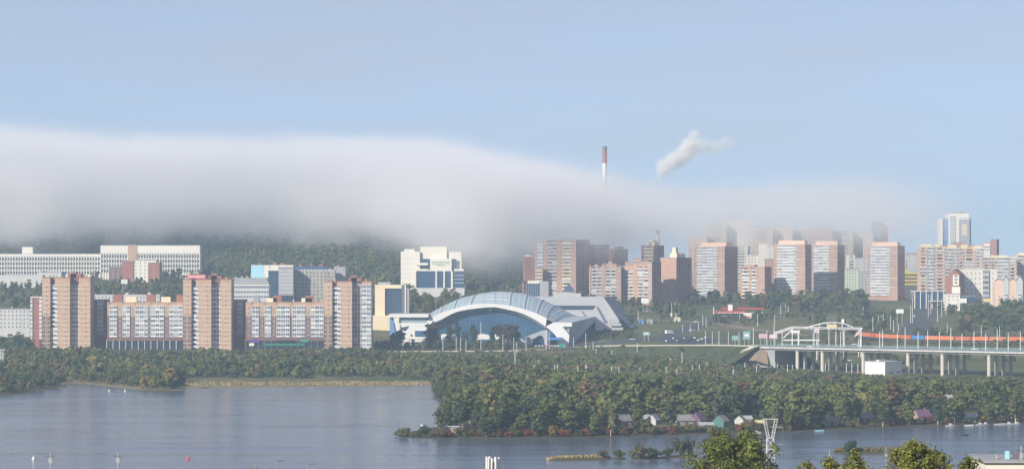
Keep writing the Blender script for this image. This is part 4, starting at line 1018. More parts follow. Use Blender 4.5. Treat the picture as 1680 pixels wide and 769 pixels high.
# ------------------------------------------------------------------ road bridge
P0 = Vector((xat(1240, 1745), 1745.0, 0)); DL = Vector((.8, -.6, 0)); DN = Vector((.6, .8, 0)); ZD = 19.7
def bt(px):
    q = (px - UX) / F; return (q * 1745 - P0.x) / (.8 + .6 * q)
def bp(t, w, z=0.0): return P0 + DL * t + DN * w + Vector((0, 0, z))
TL = bt(1905)
bridge = thing('road_bridge', 'long grey road bridge on pale round columns crossing the wooded bank', 'bridge', tuple(bp(0, 0, 0)))
_brz = math.atan2(-.6, .8)
bridge.rotation_euler = (0, 0, _brz)          # local x along the bridge, local y across it
def bbox(part, x0, x1, y0, y1, z0, z1, m, par=None): return MB().box(x0, x1, y0, y1, z0, z1, m).build(part, par or bridge)
t = -4.0; k = 0
while t < TL:
    bbox('deck_span', t, t + 23.9, .6, 34.4, ZD - 1.0, ZD - .25, CONG); bbox('girder', t + .1, t + 23.8, 1.6, 2.6, ZD - 2.3, ZD - 1.01, CONG); bbox('girder', t + .1, t + 23.8, 16.5, 17.5, ZD - 2.2, ZD - 1.01, CONG); bbox('girder', t + .1, t + 23.8, 32.4, 33.4, ZD - 2.3, ZD - 1.01, CONG)
    bbox('fascia', t, t + 23.85, 0, .59, ZD - 1.15, ZD - .1, mat('fascia_concrete', (0.47, 0.46, 0.44), .85, var=.15, scale=.25)); bbox('fascia', t, t + 23.85, 34.41, 35, ZD - 1.1, ZD - .1, mat('fascia_concrete', ()))
    bbox('road_surface', t, t + 23.9, 1.5, 33.5, ZD - .24, ZD - .12, ASPH)
    for y in (.25, 34.7):
        r = MB()
        for zz in (.25, .6, 1.0): r.box(t, t + 23.9, y, y + .1, ZD + zz, ZD + zz + .12, TEALR)
        for j in range(12): r.box(t + 2 * j, t + 2 * j + .14, y - .02, y + .12, ZD - .1, ZD + 1.15, TEALR)
        r.build('railing', bridge)
    t += 24.0
for px in (1305.5, 1346.5, 1413.5, 1487, 1543.5, 1620, 1703, 1790, 1880):
    x = bt(px)
    bbox('pier_cap', x - .9, x + .9, 1.2, 33.6, ZD - 3.1, ZD - 2.31, CONG)
    for wv in (2.2, 12.2, 22.2, 32.2):
        g = bp(x, wv); z = h1(g.x, g.y) - 1
        MB().tube((x, wv, z), (x, wv, ZD - 3.11), 1.15, 1.15, CONC, 14).build('column', bridge)
bbox('abutment', -9, 14, 1, 34, 6, ZD - 2.35, CONG)
b = MB(); a0 = [(-9, -4, 10.5), (3, -5, 10.5), (11, -2.5, 8), (8, .9, ZD - 3.2), (-5, .9, ZD - .3), (-11, -2, ZD - 3.5)]
for i in range(6): b.face([a0[i], a0[(i + 1) % 6], (0, .95, ZD - .6)], DIRT if i != 4 else CONC)
b.build('slope_paving', bridge)
# lamp posts standing on the bridge and its approach
def lamp_mesh(h, two):
    k = ('lamp', round(h, 1), two)
    if k not in _mc:
        b = MB().tube((0, 0, 0), (0, 0, h), .27, .2, WPAINT, 6); _mc[k] = b.mesh('post')
        a = MB()
        for s in ((-1, 1) if two else (1,)): a.tube((0, 0, h - .1), (s * 1.9, 0, h + .5), .07, .06, WPAINT, 5); a.box(s * 1.9 - .45, s * 1.9 + .45, -.16, .16, h + .42, h + .6, STEEL)
        _mc[('arm',) + k[1:]] = a.mesh('lamp_arm')
    return _mc[k], _mc[('arm',) + k[1:]]
def lamp(loc, h, label, group, two=False, rz=0.0, name='street_lamp'):
    o = thing(name, label, 'street lamp', loc, rz, group); a, c = lamp_mesh(h, two)
    link('post', a, o); link('lamp_arm', c, o); return o
for i, px in enumerate((1257, 1282, 1341, 1378, 1410, 1442, 1471, 1505, 1540, 1577, 1616, 1653, 1690)):
    lamp(tuple(bp(bt(px), 1.0, ZD - .12)), 10.5 + (i % 3) * .4, nth(i + 1) + ' white lamp post from the abutment on the near edge of the road bridge', 'lamp posts along the near edge of the bridge', rz=math.atan2(.8, .6))
for i, px in enumerate((1236, 1270, 1300, 1360, 1385, 1413, 1448, 1485, 1522, 1560, 1598, 1636, 1674)):
    q = (px - UX) / F; Pq = P0 + DN * 34; tt = (q * Pq.y - Pq.x) / (.8 + .6 * q)
    lamp(tuple(bp(tt, 34, ZD - .12)), 12.0 + (i % 2) * 1.5, nth(i + 1) + ' white lamp post from the abutment on the far edge of the road bridge', 'lamp posts along the far edge of the bridge', rz=math.atan2(-.8, -.6))

# ------------------------------------------------------------------ white steel footbridge over the tracks
FY = 1850.0; fk = FY / F
fb_ = thing('footbridge', 'white steel footbridge with a shallow arch and stairs beyond the road bridge', 'footbridge', (xat(1345, FY), FY, 0))
def fq(px, py, y=0.0): return Vector(((px - 1345) * fk, y, zat(py, FY)))
b = MB()
for y in (0, 3.5):
    for a, c in ((( 1300, 536), (1416, 538)), ((1300, 538.5), (1416, 540.5)), ((1300, 536), (1270, 546)), ((1300, 538.5), (1270, 548.5))): b.bar(fq(*a, y), fq(*c, y), .35, WPAINT)
b.build('walkway_truss', fb_)
for y in (0, 3.5):
    arc = [(1322, 538), (1332, 535), (1345, 531.5), (1358, 529.3), (1370, 528.8), (1382, 530), (1392, 533), (1401, 537.5)]
    b = MB()
    for i in range(7): b.bar(fq(*arc[i], y), fq(*arc[i + 1], y), .5, WPAINT)
    b.build('arch_chord', fb_)
    b = MB()
    for i in range(1, 7): b.bar(fq(*arc[i], y), fq(arc[i][0], 538.4, y), .22, WPAINT)
    for i in range(24): b.bar(fq(1301 + 4.8 * i, 536.2, y), fq(1301 + 4.8 * i, 538.8, y), .16, WPAINT)
    b.build('hangers', fb_)
MB().box((1300 - 1345) * fk, (1416 - 1345) * fk, .2, 3.3, zat(539.5, FY), zat(538.9, FY), CONG).build('walkway', fb_)
for a, c in (((1303, 537), (1285, 554)), ((1414, 538), (1402, 552))):
    b = MB()
    for y in (-2.0, 0.0): b.bar(fq(*a, y), fq(*c, y), .4, WPAINT)
    n = 16
    for i in range(n): p = fq(*a, -1).lerp(fq(*c, -1), (i + .5) / n); b.box(p.x - .25, p.x + .25, -2, 0, p.z - .05, p.z + .05, CONG)
    b.build('stairs', fb_)
for px in (1300, 1310, 1336, 1343, 1372, 1385, 1409, 1413):
    g = h1(xat(px, FY), FY); MB().tube(((px - 1345) * fk, 1.7, g - .5), ((px - 1345) * fk, 1.7, zat(539, FY)), .28, .28, WPAINT, 8).build('support', fb_)
MB().box((1358 - 1345) * fk, (1373 - 1345) * fk, -.4, 3.9, zat(538.6, FY), zat(528.2, FY) - 1.5, mat('cream_sheet', (.62, .55, .34), .6)).build('stair_hut', fb_)
g = thing('overhead_gantry', 'low white sign gantry on two posts under the footbridge', 'gantry', (xat(1315, 1835), 1835, ground_at(1315, 1835)))
kk = 1835 / F; MB().box(-30 * kk, 30 * kk, -.3, .3, zat(558.6, 1835) - g.location.z, zat(556.6, 1835) - g.location.z, WPAINT).build('beam', g)
for x in (-15, -4.5, 25): MB().box(x * kk - .3, x * kk + .3, -.25, .25, -.5, zat(558.6, 1835) - g.location.z, WPAINT).build('post', g)
MB().box(-17 * kk, -3 * kk, -.32, .1, zat(546, 1835) - g.location.z, zat(541.5, 1835) - g.location.z, WPAINT).build('sign_panel', g)
for x in (-15, -4.5): MB().box(x * kk - .2, x * kk + .2, -.2, .05, zat(556.6, 1835) - g.location.z, zat(546, 1835) - g.location.z, WPAINT).build('post', g)

# ------------------------------------------------------------------ container train
TP = smooth_path([(xat(u, y), y, 0) for u, y in ((1405, 2105), (1440, 2052), (1480, 2016), (1530, 1992), (1600, 1972), (1720, 1958))], 200)
cum = np.concatenate([[0], np.cumsum(np.linalg.norm(np.diff(TP[:, :2], axis=0), axis=1))])
def tpos(s): return np.array([np.interp(s, cum, TP[:, j]) for j in range(2)])
CO = mat('container_orange', (0.62, 0.17, 0.055), .6, .3, var=.1, scale=.5); CB = mat('container_blue', (0.05, 0.20, 0.48), .6, .3, var=.1, scale=.5)
CO2 = mat('container_orange_faded', (0.55, 0.20, 0.10), .65, .3, var=.12, scale=.5); CO3 = mat('container_orange_dark', (0.48, 0.12, 0.045), .6, .3, var=.12, scale=.5)
RUST = mat('wagon_steel', (0.12, 0.10, 0.09), .8, var=.2)
def container_mesh(L, m):
    k = ('cont', L, m)
    if k not in _mc:
        b = MB(); b.box(-L / 2 + .06, L / 2 - .06, -1.16, 1.16, .05, 2.55, m)
        for z in (0, 2.48): b.box(-L / 2, L / 2, -1.22, -1.17, z, z + .16, m); b.box(-L / 2, L / 2, 1.17, 1.22, z, z + .16, m)
        n = int(L / .6)
        for i in range(n): x = -L / 2 + .25 + i * (L - .5) / n; b.box(x, x + .28, -1.215, -1.15, .16, 2.48, m)
        _mc[k] = b.mesh('container')
    return _mc[k]
wg = MB(); wg.box(-6.4, 6.4, -1.3, 1.3, .85, 1.15, RUST); wg.box(-6.2, 6.2, -.3, .3, .5, .85, RUST); WGM = wg.mesh('flatbed')
wh = MB().tube((0, -.78, .46), (0, .78, .46), .46, .46, RUST, 10); WHM = wh.mesh('wheelset')
s = 1.0; i = 0
pat = 'OOOOOOOO' + 'b' + 'OOOOOO' + 'bO' + 'b' + '.OOOOO'
lab = {'O': ' orange shipping container on the freight train, counted from the footbridge', 'b': ' blue shipping container on the freight train, counted from the footbridge'}
while s < cum[-1] - 14 and i < len(pat):
    L = 12.9
    a, c = tpos(s), tpos(s + L); mid = (a + c) / 2; rz = math.atan2(c[1] - a[1], c[0] - a[0]); z = max(h1(*mid), 16.1) + .25 if False else 16.55 + (2105 - mid[1]) * -.003 + .3
    f = thing('flat_wagon', nth(i + 1) + ' dark flat wagon of the container train, counted from the footbridge', 'wagon', (*mid, z), rz, 'flat wagons of the freight train')
    link('flatbed', WGM, f)
    for x in (-5.0, -3.4, 3.4, 5.0): link('wheelset', WHM, f, (x, 0, 0))
    ch = pat[i]
    if ch != '.':
        o = link('shipping_container', container_mesh(12.2, (CO, CO2, CO, CO3)[i % 4] if ch == 'O' else CB), None, (*mid, z + 1.16), rz)
        tag(o, nth(pat[:i + 1].count(ch)) + lab[ch], 'container', 'containers on the freight train')
    s += L; i += 1

# ------------------------------------------------------------------ white warehouse under the bridge
B = Bld('warehouse', 'white flat roofed warehouse with a grey side beside the bridge columns', 'warehouse', 1419, 1448.5, 593, 1668, None, 22, 40, 33)
B.box('wall', WPAINT, 0, B.W, 0, B.D, 0, B.H); B.roof(LGREY, t=.35, huts=((.35, .5, .9),))
for x in (.55, .68, .8): B.place('window', win_mesh(.8, 1.6, DGREY, GL), 'f', B.W * x, .9)
for x in (.3, .42, .75, .86): B.place('window', win_mesh(1.2, 1.2, DGREY, GL), 'r', B.D * x, 2.6)
# ------------------------------------------------------------------ petrol station
gp = at(1210, 523, 2330); gz = ground_at(1210, 2330)
gs = thing('petrol_station', 'petrol station with two long red canopies on white posts', 'petrol station', (gp.x, 2330, gz)); k = 2330 / F
zt = lambda py: zat(py, 2330) - gz
MB().box(-39 * k, 12 * k, 0, 9, zt(512.6), zt(510.2), REDP).build('canopy', gs); MB().box(-24 * k, 45 * k, 14, 24, zt(507.2), zt(505.2), REDP).build('canopy', gs)
MB().box(-39.2 * k, 12.2 * k, -.1, 9.1, zt(513.4), zt(512.62), WPAINT).build('canopy_soffit', gs)
MB().box(-30 * k, 8 * k, 11, 13, -.5, zt(511), WHITE).build('kiosk', gs); MB().box(10 * k, 26 * k, -4, 2, -.5, zt(512.8), WHITE).build('kiosk', gs)
for i in range(4): MB().box((-28 + 9 * i) * k, (-21 + 9 * i) * k, 10.9, 11.0, .3, 2.7, GL).build('shop_window', gs)
for x in (-39, -26, -12, 0, 10): MB().box(x * k, (x + 1.2) * k, 3, 3.6, -.5, zt(513.6), WPAINT).build('post', gs)
for x in (28, 43): MB().box(x * k, (x + 1.2) * k, 18, 18.6, -.5, zt(507.6), WPAINT).build('post', gs)
MB().box(-39.8 * k, -38.6 * k, -1, -.2, -.5, zt(503.5), WPAINT).build('price_pylon', gs); MB().box(-14 * k, -7 * k, 8, 12, zt(509.6), zt(499.5), WPAINT).build('roof_sign', gs)

# ------------------------------------------------------------------ billboards
def billboard(label, x0, x1, y0, y1, yb, Y, col, m2=None, name='billboard'):
    z = ground_at((x0 + x1) / 2, Y); kx = Y / F; W = (x1 - x0) * kx
    o = thing(name, label, 'billboard', (xat((x0 + x1) / 2, Y), Y, z - .3)); zz = lambda p: zat(p, Y) - z + .3
    MB().box(-W / 2, W / 2, -.2, .2, zz(y1), zz(y0), col).build('panel', o)
    MB().box(-W / 2 - .12, W / 2 + .12, -.1, .25, zz(y1) - .15, zz(y1) - .01, STEEL).build('frame', o)
    for x in ((0,) if W < 5 else (-W * .3, W * .3)): MB().tube((x, .35, 0), (x, .35, zz(y0) - .5), .22, .18, STEEL, 8).build('post', o)
    if m2: MB().box(-W * .3, W * .3, -.24, -.15, zz(y1 * .65 + y0 * .35), zz(y1 * .35 + y0 * .65), m2).build('print', o)
PINK = mat('pink_print', (.62, .42, .48), .5); PTEAL = mat('teal_print', (.24, .40, .42), .5); YBB = mat('yellow_print', (.70, .52, .18), .5)
billboard('white billboard on a thick post below the red stepped block', 1052, 1064, 489, 497, 505, 2335, WPAINT)
billboard('white billboard in front of the petrol station', 1217.5, 1234, 515.5, 523.5, 528, 2300, WPAINT, REDP)
billboard('white billboard beside the avenue below the free white tower', 1470, 1482.5, 507, 513.5, 520, 2240, WPAINT)
billboard('white billboard before the low shop row', 1558, 1570.5, 492, 499.5, 505, 2380, WPAINT)
billboard('tilted looking white billboard next to the shop row trees', 1575, 1586, 489, 497, 503, 2390, WPAINT)
billboard('cream billboard among the trees below the gabled houses', 1613.5, 1625, 489.5, 494.5, 500, 2370, YBB)
billboard('pink billboard at the bridge head', 1245, 1257.5, 547, 554.5, 566, 1890, PINK)
billboard('pale pink billboard beside the footbridge ramp', 1262, 1275.5, 548, 555, 567, 1885, PINK, WPAINT)
billboard('teal and white billboard at the edge of the parking ground', 1219, 1231, 543, 556, 566, 1930, PTEAL, WPAINT)
billboard('small teal billboard behind the parking ground', 1201, 1211, 550, 557.5, 566, 1960, PTEAL)
billboard('small red and white sign beside the footbridge posts', 1336, 1344, 539, 545, 567, 1842, WPAINT, REDP)
billboard('violet sign next to the red and white sign', 1331.5, 1336, 539, 545, 560, 1846, mat('violet_print', (.22, .16, .42), .5))
billboard('white upright sign above the footbridge', 1380.5, 1385, 523, 529.5, 540, 1960, WPAINT)
billboard('yellow sign on a post in front of the arena', 811.5, 819.5, 559, 567.5, 577, 2068, YBB)
billboard('white billboard with green print among the hillside trees', 199, 209, 458.5, 465, 470, 2420, WPAINT, mat('leaf_print', (.25, .5, .15), .5))
billboard('round teal road sign board at the junction', 1055, 1066, 544, 549.5, 553, 2110, PTEAL, WPAINT)

# ------------------------------------------------------------------ poles in the scrub and along the roads
def pole_mesh(h):
    k = ('pole', round(h * 2) / 2)
    if k not in _mc: _mc[k] = MB().tube((0, 0, -.5), (0, 0, k[1]), .23, .18, WPAINT, 6).mesh('shaft'); _mc[('xarm', 1)] = MB().box(-.9, .9, -.08, .08, -.08, .08, CONG).mesh('crossarm')
    return _mc[k]
def pole(px, ytop, ybase, label, group, lo=0, hi=9999, arm=True):
    p = ground_hit(px, ybase, lo, hi); h = (ybase - ytop) * p.y / F
    o = thing('utility_pole', label, 'pole', tuple(p), 0, group); link('shaft', pole_mesh(h), o)
    if arm and h > 5: link('crossarm', _mc[('xarm', 1)], o, (0, 0, h - .8))
NP_ = 0
for px, t, q in sorted(((962, 600, 618), (1003.5, 600, 618), (1015.3, 601, 623), (1050, 603, 619), (1093, 601, 617), (1110.6, 604, 623), (1100, 587, 600), (1119, 578, 606), (1126.6, 594, 607), (1136, 597, 610), (1147.7, 598, 613), (1160, 594, 609), (1185, 601, 613), (1188.6, 597, 611),
                 (1203, 605, 622), (1222, 594, 611), (1243.8, 596, 612), (1271.5, 593, 607), (1275.4, 597, 613), (1292, 597, 610), (1308, 598, 614), (1319.5, 593, 609), (1354, 596, 608), (948, 600, 618), (845, 575, 617), (850, 584, 598), (883, 590, 606), (876, 598, 614), (910, 598, 617), (915, 598, 616), (961.5, 596, 617), (1241, 600, 618))):
    NP_ = NP_ + 1; pole(px, t, q, nth(NP_) + ' pale pole in the scrub, counted from the arena towards the bridge', 'poles in the scrub', 1400, 2000)
for i, (px, t, q) in enumerate(((1300, 598, 612), (1388.6, 595, 612), (1397.6, 595, 613), (1407.5, 596, 613))): pole(px, t, q, nth(i + 1) + ' thin pole beside the bare track, counted from the bridge abutment', 'poles under the bridge', 1400, 1740)
for i, (px, t, q) in enumerate(sorted(((678.5, 556, 572), (699, 556, 573), (726.6, 555, 575), (748.5, 552, 576), (755.7, 553, 576), (764.5, 556, 575), (784.6, 553, 573), (789, 528, 576), (716.7, 556, 571), (825, 548, 575), (830, 556, 574), (843, 553, 576), (848, 560, 578), (660, 525 + 30, 572),
                           (973, 561, 577), (1045.5, 563, 585), (1070.5, 569, 584), (1077.5, 571, 586), (1116.3, 565, 588), (1111.6, 580, 588), (1142, 570, 582), (1189.5, 565, 581), (1202, 567, 588), (978, 571, 582), (1003.8, 575, 586), (896, 540, 575), (901, 543, 573), (863, 552, 573), (941, 553, 572), (961, 545, 573)))):
    pole(px, t, q, nth(i + 1) + ' slim white lamp standard along the arena road, counted from the brick towers', 'lamp standards along the arena road', 1850, 2110, arm=False)
NP_ = 0
for px, t, q in sorted(((1047, 509, 525), (1102, 496, 520), (1107, 496, 519), (1153, 517, 534), (1158.5, 522, 536), (1146, 529, 541), (1132.5, 532, 545), (1120, 532, 544), (1213.5, 515, 530), (1243, 515, 535), (1271, 515, 533), (1157.5, 543, 566), (1168.6, 544, 567), (1179.5, 543, 566), (1195, 544, 567), (1212.5, 545, 567), (1236, 541, 567), (1247.6, 547, 566),
                 (1281, 500, 516), (1289, 497, 516), (1293, 500, 516), (1416, 503, 530), (1432, 520, 545), (1441, 518, 545), (1449, 515, 545), (1461, 517, 540), (1466, 525, 545), (1474, 530, 545), (1494, 500, 530), (1497, 490, 530), (1523, 482, 520), (1527, 484, 515), (1538, 495, 528), (1545, 490, 520), (1552, 490, 515), (1554, 530, 550), (1610, 535, 555), (1640, 535, 555))):
    NP_ = NP_ + 1; pole(px, t, q, nth(NP_) + ' slim mast by the junction roads, counted from the grey sports complex', 'masts at the road junction', 1880, 2500, arm=False)
# ------------------------------------------------------------------ foliage
def leaf_mat(name, attr):
    m = bpy.data.materials.new(name); m.use_nodes = True
    n, l = m.node_tree.nodes, m.node_tree.links
    b = n['Principled BSDF']; b.inputs['Roughness'].default_value = .75; b.inputs['Specular IOR Level'].default_value = .12
    if attr: src = n.new('ShaderNodeAttribute'); src.attribute_name = 'tint'; col = src.outputs['Color']
    else: src = n.new('ShaderNodeObjectInfo'); col = src.outputs['Color']
    g = n.new('ShaderNodeNewGeometry'); t = n.new('ShaderNodeTexNoise'); t.inputs['Scale'].default_value = .55; t.inputs['Detail'].default_value = 3
    l.new(g.outputs['Position'], t.inputs['Vector'])
    mr = n.new('ShaderNodeMapRange'); mr.inputs[1].default_value = .3; mr.inputs[2].default_value = .7; mr.inputs[3].default_value = .62; mr.inputs[4].default_value = 1.4
    l.new(t.outputs[0], mr.inputs[0])
    v = n.new('ShaderNodeVectorMath'); v.operation = 'SCALE'; l.new(col, v.inputs[0]); l.new(mr.outputs[0], v.inputs['Scale'])
    l.new(v.outputs[0], b.inputs['Base Color'])
    tr = n.new('ShaderNodeBsdfTranslucent'); l.new(v.outputs[0], tr.inputs[0])
    mx = n.new('ShaderNodeMixShader'); mx.inputs[0].default_value = .16
    l.new(b.outputs[0], mx.inputs[1]); l.new(tr.outputs[0], mx.inputs[2]); l.new(mx.outputs[0], n['Material Output'].inputs['Surface'])
    return m
LEAF_O, LEAF_A = leaf_mat('foliage', False), leaf_mat('foliage_mass', True)
BARK = mat('bark', (.13, .10, .075), .9, .1, var=.3, scale=1.2); BIRCH = mat('birch_bark', (.52, .50, .45), .8, .1, var=.3, scale=1.5)
OCT_V = np.array([(1, 0, 0), (0, 1, 0), (-1, 0, 0), (0, -1, 0), (0, 0, 1), (0, 0, -1)], float)
OCT_F = [(0, 1, 4), (1, 2, 4), (2, 3, 4), (3, 0, 4), (1, 0, 5), (2, 1, 5), (3, 2, 5), (0, 3, 5)]
ICO_V = np.array([(0, 0, -1), (.72, .53, -.45), (-.28, .85, -.45), (-.89, 0, -.45), (-.28, -.85, -.45), (.72, -.53, -.45), (.28, .85, .45), (-.72, .53, .45), (-.72, -.53, .45), (.28, -.85, .45), (.89, 0, .45), (0, 0, 1)])
ICO_F = [(0, 2, 1), (1, 5, 0), (0, 3, 2), (0, 4, 3), (0, 5, 4), (1, 10, 5), (2, 6, 1), (3, 7, 2), (4, 8, 3), (5, 9, 4), (10, 1, 6), (6, 2, 7), (7, 3, 8), (8, 4, 9), (9, 5, 10), (6, 10, 11), (7, 6, 11), (8, 7, 11), (9, 8, 11), (10, 9, 11)]
def crown(seed, shape, nleaf, leaf, core=.74, lob=1.0):
    """unit crown: height 0..1 is the tree's height; returns triangles (V, F) as leaf sprays round several lobes"""
    rg = np.random.RandomState(seed); lobes = []
    if shape == 'round':
        for i in range(int(19 * lob)):
            a = rg.uniform(0, 6.28); h = rg.uniform(.24, .90); w = math.sin(math.pi * min(1, max(0, (h - .12) / .95))) ** .7
            lobes.append((np.array([math.cos(a) * .22 * w * rg.uniform(.3, 1), math.sin(a) * .22 * w * rg.uniform(.3, 1), h]), rg.uniform(.06, .135)))
        lobes.append((np.array([0, 0, .52]), .19))
    elif shape == 'tall':
        for i in range(int(13 * lob)):
            h = .16 + .062 / lob * i + rg.uniform(-.02, .02); a = rg.uniform(0, 6.28); r = .085 * math.sin(math.pi * (h - .1) / 1.0) + .02
            lobes.append((np.array([math.cos(a) * .07 * rg.uniform(.2, 1), math.sin(a) * .07 * rg.uniform(.2, 1), h]), r * rg.uniform(.75, 1.3)))
    elif shape == 'cone':
        for i in range(9):
            h = .16 + .092 * i; r = .19 * (1 - h) + .02; a = rg.uniform(0, 6.28)
            lobes.append((np.array([math.cos(a) * .04, math.sin(a) * .04, h]), r))
    else:  # bush
        for i in range(9):
            a = rg.uniform(0, 6.28); q = rg.uniform(.05, .55); h = rg.uniform(.25, .68)
            lobes.append((np.array([math.cos(a) * q, math.sin(a) * q, h * (1 - .35 * q)]), rg.uniform(.2, .34)))
    R2 = np.array([q[1] ** 2 for q in lobes]); cnt = np.maximum(1, (nleaf * R2 / R2.sum()).astype(int))
    V, Fc = [], []
    for (c, r), k in zip(lobes, cnt):
        d = rg.normal(size=(k, 3)); d /= np.linalg.norm(d, axis=1)[:, None]
        d[:, 2] = np.where(d[:, 2] < -.3, -d[:, 2] * .6, d[:, 2])
        p = c + d * (r * rg.uniform(.78, 1.12, size=(k, 1)))
        nrm = d + rg.normal(scale=.48, size=(k, 3)); nrm /= np.linalg.norm(nrm, axis=1)[:, None]
        t = np.cross(nrm, rg.normal(size=(k, 3))); t /= np.linalg.norm(t, axis=1)[:, None]; u = np.cross(nrm, t)
        s = leaf * rg.uniform(.6, 1.5, size=(k, 1)); s2 = s * rg.uniform(.5, .9, size=(k, 1))
        i0 = len(V) * 0 + sum(len(q) for q in V)
        quad = np.stack([p - t * s - u * s2 * .5, p + t * s * .3 - u * s2, p + t * s + u * s2 * .4, p - t * s * .2 + u * s2], 1).reshape(-1, 3)
        V.append(quad)
        idx = i0 + np.arange(k)[:, None] * 4
        Fc.append(idx + np.array([[0, 1, 2]])); Fc.append(idx + np.array([[0, 2, 3]]))
        i0 += 4 * k
        if core: V.append(c + OCT_V * r * core * 1.12 * rg.uniform(.85, 1.1, size=(6, 1))); Fc.append(i0 + np.array(OCT_F))
    return np.concatenate(V), np.concatenate(Fc)
def trunk_mesh(name, hgt_, r, m, limbs, seed):
    rg = random.Random(seed); b = MB(); p = Vector((0, 0, -.03)); n = 5
    for i in range(n):
        q = Vector((rg.uniform(-.012, .012), rg.uniform(-.012, .012), hgt_ * (i + 1) / n)); b.tube(p, q, r * (1 - .16 * i), r * (1 - .16 * (i + 1)), m, 6, False); p = q
        if i >= 1:
            for j in range(limbs):
                a = rg.uniform(0, 6.28); e = q + Vector((math.cos(a) * .14, math.sin(a) * .14, .10)); b.tube(q, e, r * .45, r * .15, m, 4, False)
    return b.mesh(name)
# crown variants for single trees (fine) and for masses (coarse)
VAR = {}
for shape, leaf, nl in (('round', .036, 560), ('tall', .028, 440), ('cone', .026, 420), ('bush', .062, 380)):
    VAR[shape] = [np_mesh('crown', *crown(100 + 7 * i + len(shape), shape, nl, leaf), [LEAF_O]) for i in range(6)]
TRK = {'round': trunk_mesh('trunk', .62, .018, BARK, 2, 1), 'tall': trunk_mesh('trunk', .8, .012, BIRCH, 1, 2), 'cone': trunk_mesh('trunk', .85, .014, BARK, 0, 3), 'bush': trunk_mesh('trunk', .5, .03, BARK, 3, 4)}
MASS = {s: [crown(900 + 11 * i + len(s), s, nl, lf, .78, .68) for i in range(5)] for s, nl, lf in (('round', 120, .058), ('tall', 100, .042), ('cone', 80, .045), ('bush', 90, .11))}
MASSL = {s: [crown(700 + 11 * i + len(s), s, nl, lf, .85, .5) for i in range(4)] for s, nl, lf in (('round', 60, .08), ('tall', 46, .065), ('cone', 44, .06), ('bush', 50, .15))}
GREENS = [(.108, .128, .040), (.082, .104, .040), (.144, .156, .046), (.122, .128, .048), (.058, .082, .038), (.166, .166, .054)]
AUTUMN = [(.19, .155, .05), (.17, .11, .05), (.17, .145, .06), (.12, .075, .05)]
RT = random.Random(77)
GREENS.sort(key=lambda q: q[0] + q[1])
def patch_noise(x, y, s=1.0): return .5 + .25 * (math.sin(x * .037 * s + 1.7) * math.sin(y * .021 * s + .4) + math.sin(x * .083 * s - y * .047 * s + 2.1)) + .12 * math.sin(x * .19 * s + y * .13 * s)
def pick(aut=.08, x=None, y=None):
    if x is None: g = RT.choice(GREENS)
    else: g = GREENS[int(min(5, max(0, patch_noise(x, y) * 5.2 + RT.uniform(-1.2, 1.2))))]; aut = aut * 2.4 if patch_noise(y, x, .8) > .68 else aut * .5
    c = RT.choice(AUTUMN) if RT.random() < aut else g; k = RT.uniform(.85, 1.18)
    return tuple(q * k for q in c)
TN = {'round': ('leafy_tree', 'tree'), 'tall': ('birch_tree', 'tree'), 'cone': ('spruce_tree', 'tree'), 'bush': ('shrub', 'shrub')}
def tree(shape, x, y, h, label, group, col=None, wide=1.0, name=None, z=None):
    nm, cat = TN[shape]
    o = thing(name or nm, label, cat, (x, y, (h1(x, y) if z is None else z) - .05), RT.uniform(0, 6.28), group)
    o.scale = (h * wide * RT.uniform(.88, 1.12), h * wide, h); o.rotation_euler[0] = RT.uniform(-.05, .05); o.rotation_euler[1] = RT.uniform(-.05, .05)
    link('trunk', TRK[shape], o); c = link('crown', RT.choice(VAR[shape]), o); c.color = (*(col or pick()), 1)
    return o
def mass(name, pts, label, low=False):
    """pts: (x, y, z, h, width, shape, colour); one woodland nobody could count"""
    Vs, Fs, Cs = [], [], []; off = 0
    M = MASSL if low else MASS
    for x, y, z, h, w, s, c in pts:
        V, Fc = M[s][RT.randrange(len(M[s]))]; a = RT.uniform(0, 6.28); ca, sa = math.cos(a) * h * w, math.sin(a) * h * w
        P = np.empty_like(V); P[:, 0] = V[:, 0] * ca - V[:, 1] * sa + x; P[:, 1] = V[:, 0] * sa + V[:, 1] * ca + y; P[:, 2] = V[:, 2] * h + z
        Vs.append(P); Fs.append(Fc + off); off += len(V); Cs.append(np.tile(np.array([[*c, 1.0]]), (len(V), 1)))
    o = link(name, np_mesh(name, np.concatenate(Vs), np.concatenate(Fs), [LEAF_A], np.concatenate(Cs)))
    return tag(o, label, 'woodland', kind='stuff')
def scatter(poly, spacing, seed):
    """jittered points inside a polygon of (photo column, distance)"""
    rg = np.random.RandomState(seed); P = np.array([[xat(u, y), y] for u, y in poly]); x0, y0 = P.min(0); x1, y1 = P.max(0)
    gx, gy = np.meshgrid(np.arange(x0, x1, spacing), np.arange(y0, y1, spacing)); gx = gx.ravel() + rg.uniform(-.45, .45, gx.size) * spacing; gy = gy.ravel() + rg.uniform(-.45, .45, gy.size) * spacing
    k = sdist(P, gx, gy) > 0; gx, gy = gx[k], gy[k]
    z = hgrid(gx, gy); k = z > .25
    return list(zip(gx[k], gy[k], z[k]))
def row_of(x, y, z): return HY + (HC - z) * F / y
def col_of(x, y): return UX + x * F / y

